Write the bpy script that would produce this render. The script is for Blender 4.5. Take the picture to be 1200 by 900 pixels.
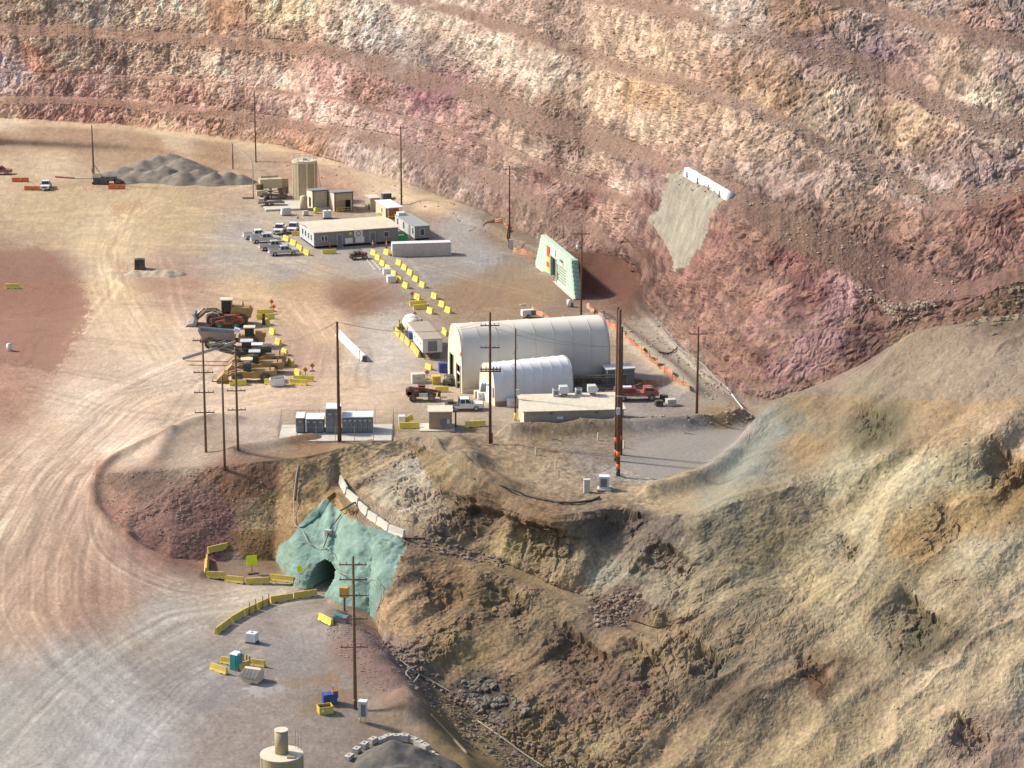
import bpy, math, random
import numpy as np

# ------------------------------------------------------------------ camera, sky, sun, exposure
for o in list(bpy.data.objects): bpy.data.objects.remove(o, do_unlink=True)
S = bpy.context.scene
C = S.collection
FPX, CX, CY, HC = 3000.0, 600.0, 450.0, 109.0
PITCH = math.radians(14.93)
cam_d = bpy.data.cameras.new('camera'); cam = bpy.data.objects.new('camera', cam_d); C.objects.link(cam)
cam.location = (0, 0, HC); cam.rotation_euler = (math.pi/2 - PITCH, 0, 0)
cam_d.sensor_width = 36; cam_d.lens = 36*FPX/1200; cam_d.clip_start = 1; cam_d.clip_end = 4000
S.camera = cam
SUN_EL, SUN_AZ = math.radians(38), math.radians(-70)      # azimuth measured from +Y towards +X
W = bpy.data.worlds.new('World'); S.world = W; W.use_nodes = True
nt = W.node_tree; bg = nt.nodes['Background']
sky = nt.nodes.new('ShaderNodeTexSky'); sky.sky_type = 'NISHITA'; sky.sun_disc = False
sky.sun_elevation = SUN_EL; sky.sun_rotation = SUN_AZ; sky.air_density = 1.0; sky.dust_density = 2.0
nt.links.new(sky.outputs[0], bg.inputs[0]); bg.inputs[1].default_value = 0.14
sd = bpy.data.lights.new('sun', 'SUN'); sd.energy = 4.1; sd.angle = math.radians(5.0); sd.color = (1, .93, .82)
sun = bpy.data.objects.new('sun', sd); C.objects.link(sun)
sv = (math.sin(SUN_AZ)*math.cos(SUN_EL), math.cos(SUN_AZ)*math.cos(SUN_EL), math.sin(SUN_EL))
from mathutils import Vector
sun.rotation_euler = Vector(sv).to_track_quat('Z', 'Y').to_euler(); sun.location = (-200, 300, 300)
S.view_settings.view_transform = 'Standard'; S.view_settings.look = 'None'
S.view_settings.exposure = 0.42; S.view_settings.gamma = 1
S.render.engine = 'CYCLES'

# ------------------------------------------------------------------ pixel <-> place
CP, SP = math.cos(PITCH), math.sin(PITCH)
def ray(x, y):
    xc = (np.asarray(x, float)-CX)/FPX; yc = -(np.asarray(y, float)-CY)/FPX
    dx = xc; dy = CP + yc*SP; dz = -SP + yc*CP
    h = np.hypot(dx, dy)
    return np.arctan2(dx, dy), -dz/h            # azimuth, tangent of the angle below the horizon
def project(X, Y, Z):
    dz = Z-HC
    d = Y*CP - dz*SP; v = Y*SP + dz*CP
    return CX + FPX*X/d, CY - FPX*v/d
def U(x, y, z=0.0):                              # the point at height z seen at pixel (x, y)
    a, t = ray(x, y); r = (HC-z)/t
    return Vector((float(r*np.sin(a)), float(r*np.cos(a)), float(z)))

# ------------------------------------------------------------------ noise
rng = np.random.default_rng(7)
PERM = np.concatenate([rng.permutation(256)]*3).astype(np.int32)
GR = rng.normal(size=(256, 3)).astype(np.float32); GR /= np.linalg.norm(GR, axis=1)[:, None]; GA, GB, GD = (np.ascontiguousarray(GR[:, i]) for i in range(3))
def perlin(x, y, z):
    x = np.asarray(x, np.float32); y = np.asarray(y, np.float32); z = np.asarray(z, np.float32)
    x, y, z = np.broadcast_arrays(x, y, z)
    xi = np.floor(x); yi = np.floor(y); zi = np.floor(z)
    xf = x-xi; yf = y-yi; zf = z-zi
    X = xi.astype(np.int32) & 255; Y = yi.astype(np.int32) & 255; Z = zi.astype(np.int32) & 255
    u = xf*xf*(3-2*xf); v = yf*yf*(3-2*yf); w = zf*zf*(3-2*zf)
    out = np.zeros(x.shape, np.float32)
    for i in (0, 1):
        A = PERM[X+i]; wx = u if i else 1-u
        for j in (0, 1):
            B = PERM[A+Y+j]; wy = v if j else 1-v
            for k in (0, 1):
                h = PERM[B+Z+k]; wz = w if k else 1-w
                out += wx*wy*wz*(GA[h]*(xf-i)+GB[h]*(yf-j)+GD[h]*(zf-k))
    return out*1.6
def fbm(x, y, z, o=4, gain=.5, ridged=False):
    s = 0; a = 1; n = 0
    for i in range(o):
        p = perlin(x*2**i+17.3*i, y*2**i-9.1*i, z*2**i+4.7*i)
        if ridged: p = 1-2*np.abs(p)
        s = s+a*p; n += a; a *= gain
    return s/n
def mfbm(m, x, y, z, *a, **k):                      # the same, only where the mask holds
    out = np.zeros(m.shape, np.float32); out[m] = fbm(x[m], y[m], z[m], *a, **k); return out
def worley(x, y, z):                             # distance to the nearest and the next cell point
    x = x.astype(np.float32); y = y.astype(np.float32); z = z.astype(np.float32)
    xi = np.floor(x).astype(np.int32); yi = np.floor(y).astype(np.int32); zi = np.floor(z).astype(np.int32)
    d1 = np.full(x.shape, 9., np.float32); d2 = d1.copy(); idn = np.zeros(x.shape, np.float32)
    RT = (GR*.5+.5)
    for i in (-1, 0, 1):
        for j in (-1, 0, 1):
            for k in (-1, 0, 1):
                h = PERM[PERM[PERM[(xi+i) & 255]+((yi+j) & 255)]+((zi+k) & 255)]
                q = RT[h]
                d = (xi+i+q[..., 0]-x)**2+(yi+j+q[..., 1]-y)**2+(zi+k+q[..., 2]-z)**2
                m = d < d1
                d2 = np.where(m, d1, np.minimum(d2, d)); idn = np.where(m, h/255., idn); d1 = np.where(m, d, d1)
    return np.sqrt(d1), np.sqrt(d2), idn
def sstep(a, b, x):
    t = np.clip((x-a)/(b-a), 0, 1); return t*t*(3-2*t)

# ------------------------------------------------------------------ the land, from its toe and crest lines
COLS = np.concatenate([np.arange(-560, -130, 7.), np.arange(-130, 1331, 1.5), np.arange(1332, 1760, 7.)]); NC = len(COLS)
def L(pts): 
    p = sorted(pts); v = np.interp(COLS, [q[0] for q in p], [q[1] for q in p])
    k = np.exp(-np.linspace(-2, 2, 13)**2); k /= k.sum()
    return np.convolve(np.pad(v, 6, 'edge'), k, 'valid')
def gsm(v, sig):
    n = int(sig*3); k = np.exp(-.5*(np.arange(-n, n+1)/sig)**2); k /= k.sum(); return np.convolve(np.pad(v, n, 'edge'), k, 'valid')
def wob(seed, sc, amp): return amp*fbm(COLS/sc, seed*7.7+0*COLS, 0*COLS+.5, 4)
TPS = {}
def idw(pts, px, py):                              # smooth surface through scattered heights (thin plate)
    key = id(pts) if not isinstance(pts, tuple) else pts
    if key not in TPS:
        A = np.array(list(pts), float); x, y = A[:, 0]/300, A[:, 1]/200; n = len(A)
        d2 = (x[:, None]-x)**2+(y[:, None]-y)**2
        K = .5*d2*np.log(d2+1e-9)+np.eye(n)*.012
        P = np.stack([np.ones(n), x, y], 1)
        Mx = np.block([[K, P], [P.T, np.zeros((3, 3))]])
        TPS[key] = (x, y, np.linalg.solve(Mx, np.concatenate([A[:, 2], np.zeros(3)])), pts)
    x, y, c, _ = TPS[key]
    X = np.clip(np.asarray(px, float), -130, 1330)/300; Y = np.asarray(py, float)/200
    out = c[-3]+c[-2]*X+c[-1]*Y
    for k in range(len(x)):
        d2 = (X-x[k])**2+(Y-y[k])**2; out = out+c[k]*.5*d2*np.log(d2+1e-9)
    return out
LEFT = [(-130, 420, 0), (0, 420, 0), (150, 420, 0), (-130, 520, -3), (0, 520, -3), (100, 535, -4)]
FLOOR = LEFT+[(0, 600, -6.5), (-130, 600, -6.5), (110, 600, -7), (150, 640, -9.5), (200, 670, -11.3), (250, 660, -12), (300, 660, -12),
    (250, 690, -12.6), (330, 690, -13), (385, 695, -13.2), (0, 700, -10), (-130, 700, -10), (100, 700, -11), (200, 760, -13.3), (400, 720, -14), (0, 800, -12.6), (-130, 800, -12.6),
    (300, 850, -14.6), (450, 780, -15), (440, 740, -14.5), (480, 790, -16.3), (450, 850, -16), (520, 815, -18.3), (560, 845, -20.3), (560, 900, -19.5), (640, 900, -23), (0, 900, -14.5), (-130, 900, -14.5), (300, 920, -15),
    (0, 1150, -19), (300, 1150, -19), (700, 943, -25), (800, 1010, -27), (1000, 1050, -28), (1330, 1050, -28), (1000, 1150, -30), (600, 1150, -25)]
YARD = LEFT+[(200, 550, -2), (290, 543, -1), (300, 470, 0), (400, 500, 0), (200, 480, -.6), (400, 400, 0), (200, 300, 0), (0, 300, 0), (100, 200, 0), (300, 200, 0), (600, 300, 0), (600, 520, 0), (700, 600, 0), (800, 500, 0), (500, 400, 0), (880, 475, 0), (760, 370, 0), (420, 300, 0), (700, 430, 0)]
def unpr(y, zf):
    a, t = ray(COLS, y); z = zf(COLS, y) if callable(zf) else zf
    return a, (HC-z)/t, z+0*COLS
BOTH = FLOOR+[q for q in YARD if q not in LEFT]
wl0 = 1-sstep(88, 135, COLS)
zfl = lambda x, y: idw(FLOOR, x, y)*(1-wl0)+wl0*idw(BOTH, x, y)
def zyd(x, y):
    lo = 405+95*sstep(150, 300, x)
    return (idw(YARD, x, y)*(1-wl0)+wl0*idw(BOTH, x, y))*sstep(lo, lo+90, y)

yTOE = L([(-130, 585), (90, 585), (108, 588), (150, 634), (200, 655), (240, 657), (280, 656), (325, 657), (335, 676), (350, 692), (378, 697), (400, 714), (440, 724), (450, 762), (480, 792), (520, 816), (560, 846), (640, 902), (700, 944), (800, 1010), (950, 1050), (1330, 1050)])
wsr = sstep(820, 900, COLS); yTOE = yTOE*(1-wsr)+wsr*gsm(yTOE, 40); zTOE = gsm(idw(FLOOR, COLS, yTOE), 8); zTOE = zTOE*(1-wsr)+wsr*gsm(zTOE, 40)
yPL = L([(-130, 560), (90, 560), (110, 553), (200, 549), (290, 543), (360, 535), (440, 515), (490, 511), (520, 530), (560, 562), (600, 592), (650, 606), (690, 603), (720, 594), (745, 594), (780, 602), (820, 607), (850, 600), (880, 590), (910, 580), (950, 565), (1000, 545), (1100, 515), (1200, 495), (1330, 488)])
zPL = L([(-130, -4.6), (90, -4.9), (110, -4.5), (150, -3), (200, -2), (290, -1), (400, 0), (800, 0), (850, .5), (880, .8), (910, 1.5), (950, 2.8), (1000, 4.5), (1060, 8), (1100, 10), (1200, 13), (1330, 14)])
yPL = yPL*(1-wsr)+wsr*gsm(yPL, 25); zPL = zPL*(1-wsr)+wsr*gsm(zPL, 25)
yH = L([(-130, 540), (90, 540), (200, 535), (300, 528), (440, 505), (600, 508), (700, 540), (770, 563), (800, 553), (833, 540), (867, 517), (887, 500), (910, 481), (943, 464), (1000, 443), (1040, 410), (1060, 395), (1100, 387), (1150, 384), (1200, 372), (1330, 360)])
zH = L([(-130, -3.2), (90, -4), (200, -1.5), (300, -.7), (440, 0), (867, 0), (887, .5), (910, 3), (943, 6), (1000, 9), (1040, 13), (1060, 15), (1100, 17), (1150, 18.5), (1200, 20), (1330, 22)])
yT = L([(-130, 136), (0, 138), (150, 146), (250, 159), (330, 171), (400, 192), (450, 206), (560, 246), (640, 285), (690, 300), (730, 330), (770, 372), (820, 430), (880, 476), (1330, 476)])
A_T, R_T, Z_T = unpr(yT, L([(-130, 3.1), (0, 3.1), (250, 2.4), (400, 1.5), (560, 1.2), (640, 1.5), (700, .5), (1330, 0)]))
wl = 1-sstep(88, 135, COLS); zlm = lambda x, y: idw(BOTH, x, y)
zTOE = zTOE*(1-wl)+wl*zlm(COLS, yTOE); zPL = zPL*(1-wl)+wl*zlm(COLS, yPL); zH = zH*(1-wl)+wl*zlm(COLS, yH)
zH = np.where(COLS < 850, zyd(COLS, yH)*(1-wl)+wl*zH, zH); zH = zH*(1-sstep(840, 860, COLS))+sstep(840, 860, COLS)*gsm(zH, 12)
aTOE, rTOE, _ = unpr(yTOE, zTOE); aPL, rPL, _ = unpr(yPL, zPL); aH, rH, _ = unpr(yH, zH)
hid = sstep(872, 918, COLS)
R_T = R_T*(1-hid)+hid*(rH+14); Z_T = Z_T*(1-hid)+hid*(zH-3.5); A_T = A_T*(1-hid)+hid*aH
wt = sstep(780, 850, COLS); R_T = R_T*(1-wt)+gsm(R_T, 26)*wt; Z_T = Z_T*(1-wt)+gsm(Z_T, 20)*wt
def chord(y, r0, z0, r1, z1):
    a, t = ray(COLS, y); k = (z1-z0)/(r1-r0); r = (HC-z0+k*r0)/(k+t); return a, r, z0+k*(r-r0)
yMo = L([(-130, 575), (90, 575), (110, 573), (150, 605), (200, 612), (250, 605), (330, 615), (355, 622), (380, 600), (393, 572), (402, 597), (420, 617), (440, 627), (475, 643), (500, 650), (540, 660), (580, 672), (620, 690), (660, 705), (700, 725), (740, 745), (770, 752), (800, 745), (850, 722), (900, 700), (1000, 690), (1330, 690)])
yMi = L([(-130, 570), (90, 570), (110, 570), (150, 600), (200, 607), (250, 600), (330, 606), (355, 600), (380, 580), (393, 563), (410, 573), (440, 592), (475, 616), (500, 633), (540, 645), (580, 656), (620, 672), (660, 690), (700, 708), (740, 731), (770, 741), (800, 736), (850, 715), (900, 694), (1000, 684), (1330, 684)])
yMo = yMo*(1-wsr)+wsr*gsm(yMo, 40); yMi = yMi*(1-wsr)+wsr*gsm(yMi, 40)
aMo, rMo, zMo = chord(yMo, rTOE, zTOE, rPL, zPL)
aMi, rMi, zMi = chord(yMi, rTOE, zTOE, rPL, zPL)
wm = sstep(375, 398, COLS)*(1-sstep(735, 880, COLS))
ze = L([(393, -4), (440, -5), (480, -5.6), (520, -6.6), (560, -7.6), (620, -9.2), (700, -10.8), (770, -11.6)])
t_ = ray(COLS, yMo)[1]; zMo = zMo*(1-wm)+ze*wm; rMo = (HC-zMo)/t_
t_ = ray(COLS, yMi)[1]; zMi = zMi*(1-wm)+(ze+.3)*wm; rMi = (HC-zMi)/t_

tf = L([(-130, 1.6), (300, 1.5), (450, 1.25), (600, 1.0), (750, .9), (900, .85), (1330, .8)])
tb = L([(-130, .22), (400, .25), (700, .28), (1000, .33), (1330, .33)])
WL = [  # (line pixels, face or bench, wobble)
 ([(-130, 124), (0, 123), (67, 122), (187, 130), (280, 143), (400, 162), (467, 176), (560, 214), (600, 230), (647, 258), (700, 280), (730, 312), (770, 355), (820, 412), (880, 455), (943, 455), (1000, 434), (1040, 401), (1060, 386), (1100, 379), (1200, 362), (1330, 350)], 'f', 5),
 ([(-130, 113), (0, 112), (100, 114), (187, 120), (280, 131), (400, 148), (467, 159), (560, 195), (600, 208), (647, 237), (700, 262), (730, 300), (770, 345), (820, 403), (880, 446), (943, 448), (1000, 428), (1040, 395), (1060, 380), (1100, 374), (1200, 356), (1330, 345)], 'b', 3),
 ([(-130, 85), (0, 84), (200, 92), (400, 118), (540, 160), (600, 182), (640, 205), (700, 226), (740, 243), (770, 264), (800, 298), (850, 346), (900, 388), (950, 388), (1000, 385), (1040, 372), (1100, 366), (1200, 345), (1330, 335)], 'f', 2),
 ([(-130, 83), (0, 82), (200, 90), (400, 115), (540, 153), (600, 172), (640, 192), (700, 211), (740, 231), (770, 256), (800, 293), (850, 342), (900, 384), (950, 384), (1000, 382), (1040, 368), (1100, 362), (1200, 340), (1330, 330)], 'b', 2),
 ([(-130, 42), (0, 42), (130, 48), (233, 55), (400, 69), (440, 86), (500, 106), (560, 126), (640, 156), (700, 174), (760, 196), (805, 212), (860, 246), (900, 280), (950, 302), (985, 320), (1010, 336), (1040, 356), (1100, 352), (1150, 345), (1200, 330), (1330, 320)], 'f', 8),
 ([(-130, 28), (0, 28), (130, 34), (233, 41), (400, 54), (470, 72), (540, 97), (640, 136), (700, 151), (800, 192), (860, 214), (950, 256), (1010, 285), (1080, 318), (1130, 332), (1200, 312), (1330, 300)], 'b', 8),
 ([(-130, -25), (0, -22), (400, -12), (500, 8), (560, 28), (627, 46), (683, 69), (733, 86), (800, 103), (835, 117), (940, 161), (980, 191), (1050, 216), (1100, 246), (1170, 238), (1200, 226), (1330, 205)], 'f', 9),
 ([(-130, -38), (0, -35), (400, -24), (500, -4), (560, 14), (627, 33), (683, 54), (733, 72), (800, 88), (835, 104), (940, 145), (980, 174), (1050, 199), (1100, 224), (1170, 216), (1200, 205), (1330, 186)], 'b', 8),
 ([(-130, -80), (400, -72), (560, -32), (700, 5), (800, 22), (913, 56), (967, 76), (1027, 93), (1087, 131), (1133, 146), (1200, 166), (1330, 190)], 'f', 8),
 ([(-130, -88), (400, -80), (560, -45), (700, -8), (800, 8), (913, 38), (967, 57), (1027, 65), (1087, 106), (1133, 122), (1200, 141), (1330, 168)], 'b', 8),
 ([(-130, -120), (400, -110), (700, -60), (900, -12), (1060, 28), (1153, 50), (1200, 65), (1330, 95)], 'f', 8),
 ([(-130, -126), (400, -116), (700, -68), (900, -25), (1060, 13), (1153, 33), (1200, 45), (1330, 75)], 'b', 8),
 ([(-130, -150), (700, -110), (1000, -60), (1330, -40)], 'f', 3),
]
keys = [(aTOE, rTOE, zTOE), (aMo, rMo, zMo), (aMi, rMi, zMi), (aPL, rPL, zPL), (aH, rH, zH), (A_T, R_T, Z_T)]
r0, z0 = R_T, Z_T; yprev = None
for n, (pts, kind, wb) in enumerate(WL):
    y = L(pts)+wob(n//2+1, 60., wb)+wob(n//2+31, 17., wb*.5)+(wob(n+60, 130., 3.0) if kind == 'b' else wob(n+60, 35., 1.5))
    if yprev is not None: y = np.minimum(y, yprev-.8)
    elif True: y = np.minimum(y, project(R_T*np.sin(A_T), R_T*np.cos(A_T), Z_T)[1]-1)
    yprev = y
    a, t = ray(COLS, y); k = tf if kind == 'f' else tb
    if n in (1, 3): k = tb+(tf-tb)*sstep(860, 930, COLS)
    r1 = (HC-z0+k*r0)/(k+t); z1 = z0+k*(r1-r0)
    wsm = np.exp(-((COLS-785)/45)**2); r1 = r1*(1-wsm)+wsm*gsm(r1, 9); z1 = z1*(1-wsm)+wsm*gsm(z1, 9)
    bad = r1 < r0+.15                              # hidden or degenerate: creep up the face
    r1 = np.where(bad, r0+.15, r1); z1 = np.where(bad, z0+.2*k, z1)
    keys.append((a, r1, z1)); r0, z0 = r1, z1
keys.append((keys[-1][0], r0+200, z0+6))
# rows of vertices, band by band (near to far)
AZ, RR, ZZ, BAND = [], [], [], []
def add_rows(a, r, z, b): AZ.append(a); RR.append(r); ZZ.append(z); BAND.append(np.full(NC, b))
NA = 190
for i in range(NA):                               # the lower floor
    v = i/NA; y = 1150+(yTOE-1150)*(1-(1-v)**1.35)
    z = zfl(COLS, y)+(zTOE-zfl(COLS, yTOE))*v**5; a, r, z = unpr(y, z); add_rows(a, r, z, 0)
def lerp_band(k0, k1, n, b, bulge=0.):
    for i in range(n):
        v = i/n; w = bulge*math.sin(math.pi*v)
        add_rows(*(p+(q-p)*v for p, q in zip(k0, k1)), b); RR[-1] = RR[-1]-w*.5; ZZ[-1] = ZZ[-1]+w*.5
bulB = 3.2*np.exp(-((COLS-400)/45)**2)+1.0*np.exp(-((COLS-330)/40)**2)
lerp_band(keys[0], keys[1], 150, 1, bulB)
lerp_band(keys[1], keys[2], 12, 2)
lerp_band(keys[2], keys[3], 100, 3, 0.*COLS)
lerp_band(keys[3], keys[4], 60, 4, .8*sstep(900, 1000, COLS))
NF = 230
for i in range(NF):                               # the yard
    v = i/NF; y = yH+(yT-yH)*v; z = zyd(COLS, y); z = z+(zH-zyd(COLS, yH))*(1-v)**12; a, r, z = unpr(y, z)
    tz = sstep(.904, .957, np.full(NC, v)); z2 = z+(Z_T-z)*tz*(1-hid); r2 = (HC-z2)/ray(COLS, y)[1]
    l = [p+(q-p)*v for p, q in zip(keys[4], keys[5])]
    add_rows(a*(1-hid)+l[0]*hid, r2*(1-hid)+l[1]*hid, z2*(1-hid)+l[2]*hid, 5)
NW = [12, 10, 34, 6, 62, 20, 58, 16, 44, 14, 40, 12, 50, 4]
for n in range(len(NW)):
    lerp_band(keys[5+n], keys[6+n], NW[n], 6+n)
add_rows(*keys[-1], 6+len(NW)-1)
AZ = np.array(AZ); RR = np.array(RR); ZZ = np.array(ZZ); BAND = np.array(BAND); NR = len(AZ)
PX = RR*np.sin(AZ); PY = RR*np.cos(AZ); PZ = ZZ.copy()
def gauss_line(pts, width, height, zz=0.0, px=True):     # a heaped ridge along a line on the ground
    Q = [U(x, y, zz) for x, y in pts] if px else pts
    best = np.full(PX.shape, 1e9)
    for A, B in zip(Q[:-1], Q[1:]):
        ex, ey = B.x-A.x, B.y-A.y; l2 = ex*ex+ey*ey
        t = np.clip(((PX-A.x)*ex+(PY-A.y)*ey)/l2, 0, 1)
        best = np.minimum(best, (PX-A.x-t*ex)**2+(PY-A.y-t*ey)**2)
    return height*np.exp(-best/(2*width*width))
flat = (BAND == 5) | (BAND == 0) | (BAND == 4)
yard = (BAND >= 4) & (BAND <= 5)
nb = fbm(PX/6, PY/6, 0*PX+3.3, 3)
# berms and banks that stand on the yard
edge = [(U(x, y, z).x, U(x, y, z).y) for x, y, z in ((200, 505, -.7), (165, 517, -1.6), (138, 532, -2.8), (117, 552, -4.2), (108, 572, -5.5), (112, 597, -7), (130, 622, -8.6), (160, 645, -10.2), (195, 662, -11.2), (235, 674, -12))]
EDG = gauss_line([Vector((a, b, 0)) for a, b in edge], .75, 1., px=False)*(1+.4*nb); PZ += np.where((BAND <= 5), .75*EDG, 0)
PZ += np.where(yard, gauss_line([(600, 509), (650, 507.5), (720, 505.5), (800, 502), (868, 494)], 1.3, 1.9)*(1+.5*nb), 0)
PZ += np.where(yard, gauss_line([(185, 530), (190, 515), (215, 502), (250, 497), (275, 499)], 1.1, .75, -1), 0)
PZ += np.where(yard, gauss_line([(275, 530), (320, 525), (365, 518)], 1.0, .8, -.6), 0)
PZ += np.where(yard, gauss_line([(540, 545), (560, 560), (590, 572)], 1.6, 1.5), 0)
PZ += np.where((BAND >= 4) & (BAND <= 5), gauss_line([(500, 527), (535, 520), (560, 545)], 1.6, 1.4), 0)
PZ += np.where((BAND >= 5) & (BAND <= 9), gauss_line([(684, 296), (705, 299), (738, 308), (768, 325)], 3.4, 4.6, 4.6)*(1+.12*nb), 0)
PZ += np.where(BAND == 5, gauss_line([(480, 232), (540, 258), (575, 275)], 6, .5)*(1+.6*nb), 0)
PZ += np.where(BAND == 5, gauss_line([(700, 372), (740, 400), (790, 440), (812, 462)], 1.6, 1.3)*(1+.4*nb), 0)
PZ += np.where(BAND <= 1, gauss_line([(388, 742), (430, 775), (462, 800), (488, 826)], 2.6, 2.6, -14.8)*(1+.3*nb), 0)
PZ += np.where(BAND <= 1, gauss_line([(470, 845), (520, 872), (560, 905)], 2.2, 1.6, -17)*(1+.5*nb), 0)
rdg = [U(x, y, z) for x, y, z in ((925, 474, 4.5), (908, 500, 4.2), (890, 535, 3.6), (866, 572, 2.8), (835, 598, 2.0), (800, 606, 1.2))]
b3 = np.where(BAND[:, 0] == 3)[0]; v3 = np.ones(NR); v3[b3] = sstep(.1, .95, (np.arange(len(b3))/len(b3))); v3 = v3[:, None]
PZ += np.where((BAND >= 3) & (BAND <= 5), v3*gauss_line(rdg, 2.4, 1.1, px=False)*(1+.3*nb), 0)
crs = [U(x, y, z) for x, y, z in ((765, 572, .8), (800, 560, 1.4), (833, 546, 1.7), (867, 523, 2.0), (887, 505, 2.4), (908, 486, 3.4))]
PZ += np.where((BAND >= 3) & (BAND <= 5), v3*gauss_line(crs, 1.5, 1.7, px=False)*(1+.25*nb), 0)
capm = v3*np.where((BAND == 4) | (BAND == 3), sstep(900, 980, np.broadcast_to(COLS, PX.shape)), 0)
PZ += capm*(.55*fbm(PX/5, PY/7, 0*PX+4, 4, .55)+.18*fbm(PX/1.7, PY/2.4, 0*PX+6, 3))
PZ += np.where((BAND == 0) | yard, .05*fbm(PX/3, PY/3, 0*PX, 4)+.02*fbm(PX/.7, PY/.7, 0*PX, 2), 0)
plat = np.where((BAND == 4), sstep(490, 560, np.broadcast_to(COLS, PX.shape))*(1-sstep(760, 800, np.broadcast_to(COLS, PX.shape))), 0)
PZ += plat*(.5*fbm(PX/4, PY/5, 0*PX+9, 4, .6)+.22*fbm(PX/1.6, PY/1.6, 0*PX+2, 3, .6))
toez = np.where(BAND == 0, np.exp(-np.maximum(0, yTOE[None, :]-project(PX, PY, PZ)[1]+0)**2/900.)*np.exp(-np.clip(project(PX, PY, PZ)[1]-yTOE[None, :], 0, 200)**2/1600.)*sstep(440, 500, np.broadcast_to(COLS, PX.shape)), 0)
PZ += toez*(.7*fbm(PX/3, PY/3, 0*PX+1, 4, .6)+.2)
# rock relief on the faces
def normals():
    P = np.stack([PX, PY, PZ], -1)
    du = np.gradient(P, axis=1); dv = np.gradient(P, axis=0)
    n = np.cross(du, dv); n /= np.linalg.norm(n, axis=-1, keepdims=True)+1e-9
    return np.where(n[..., 2:3] < 0, -n, n)
colx = np.broadcast_to(COLS, PX.shape)
wallb = BAND >= 6
isf = wallb & (BAND % 2 == 0)
fw = np.where(isf, 1., np.where(wallb, .30, 0.))
hillf = np.where((BAND == 1) | (BAND == 3), 1., np.where(BAND == 2, 1-.75*wm[None, :], 0.))
hillf = np.where(BAND == 4, sstep(820, 900, colx)*.55, hillf)
hillf = np.where(BAND == 5, hid[None, :]*.5, hillf)
def blurv(a, n):
    k = np.ones(n)/n
    return np.apply_along_axis(lambda c: np.convolve(np.pad(c, n//2, 'edge'), k, 'valid'), 0, a)
hillf = hillf*sstep(100, 150, colx); fw = blurv(fw, 7); hillf = blurv(hillf, 11)
JX, JY = project(PX, PY, PZ); shw = np.exp(-(((JX-800)/50)**2+((JY-255)/60)**2)**2)*wallb
rs = np.where(shw.max(1) > .02)[0]; cs_ = np.where(shw.max(0) > .02)[0]; sl = (slice(rs[0]-30, rs[-1]+30), slice(cs_[0]-30, cs_[-1]+30))
def blur2(a, n, it):
    k = np.ones(n)/n
    for _ in range(it):
        for ax in (0, 1): a = np.apply_along_axis(lambda c: np.convolve(np.pad(c, n//2, 'edge'), k, 'valid'), ax, a)
    return a
w_ = np.clip(shw[sl]*1.3, 0, 1)
for A3 in (PX, PY, PZ): A3[sl] = A3[sl]*(1-w_)+w_*blur2(A3[sl], 17, 3)
N = normals()
m = fw > .02
x, y, z = PX[m], PY[m], PZ[m]
wx = x+2.2*perlin(x/5, y/5, z/5); wy = y+2.2*perlin(x/5+9, y/5, z/5); wz = z+1.2*perlin(x/5, y/5+7, z/5)
big = fbm(wx/17, wy/17, wz/30, 3)
midr = fbm(wx/4.2, wy/4.2, wz/7.5, 4, .55, True)
w1, w2, wid = worley(wx/2.3, wy/2.3, wz/3.0)
v1, v2, vid = worley(wx/.85, wy/.85, wz/1.0)
rug = np.clip(.75+.9*fbm(x/22, y/22, z/11+5, 3), .18, 1.5)
d = 2.3*big+rug*(.52*midr+.70*(wid-.5)*sstep(0, .25, w2-w1)-.25*(1-sstep(0, .12, w2-w1))+.72*(vid-.5)*sstep(0, .22, v2-v1)-.12*(1-sstep(0, .1, v2-v1))+.22*fbm(x/.7, y/.7, z/.8, 2))
WALLD = np.zeros(PX.shape); WALLD[m] = d; CRACK = np.zeros(PX.shape); CRACK[m] = wid
def disp(dd, wgt):
    global PX, PY, PZ
    PX = PX+N[..., 0]*dd*wgt; PY = PY+N[..., 1]*dd*wgt; PZ = PZ+N[..., 2]*dd*wgt*.8
SHOT = [(803, 197), (822, 208), (853, 226), (842, 240), (832, 258), (826, 280), (812, 302), (797, 314), (789, 322), (786, 300), (770, 283), (760, 278), (768, 255), (776, 235), (782, 205)]
disp(WALLD*(1-shw)+shw*(.22*fbm(PX/1.2, PY/1.2, PZ/5, 3)+.5*fbm(PX/7, PY/7, PZ/9, 2)), fw*.8)
m = hillf > .02
x, y, z = PX[m], PY[m], PZ[m]
cm = colx[m]
gx, gy = -.80, -.60                                # the way the hill falls
al = x*gx+y*gy; ac = x*gy-y*gx
ac2 = ac+2.4*fbm(x/11, y/11, z/11, 3); al2 = al+3*perlin(x/8+5, y/8, z/8)
gul = fbm(ac2/8.5, al2/40, .02*z, 3, .5)
fin = fbm(ac2/1.3, al2/9, .03*z, 3, .5, True)
rdg2 = .62-1.5*np.abs(fbm((ac2+2.2*fbm(x/6, y/6, z/6+3, 3))/13, al2/42, .02*z+5, 3, .5))           # sharp spurs between gullies
lmp = fbm(x/5, y/5, z/5, 4)
w1, w2, wid = worley(x/1.5, y/1.5, z/1.9)
v1, v2, vid = worley(x/.55, y/.55, z/.65)
left = 1-sstep(760, 900, cm)                       # craggy under the plateau, smoother on the big hill
rk = sstep(-.02, .30, gul+.55*fbm(x/6+3, y/6, z/4, 3)-.12*(1-left))*(.45+.55*left)
por = np.exp(-((cm-400)/62)**2)*(BAND[m] == 1)
bowl = 1-sstep(320, 400, cm)
mid_ = fbm(ac2/3.0, al2/30, .02*z, 3, .55, True)*np.clip(.45+1.1*fbm(x/10+2, y/10, z/10, 2), 0, 1)
rk = rk*(1-.75*bowl)
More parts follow.
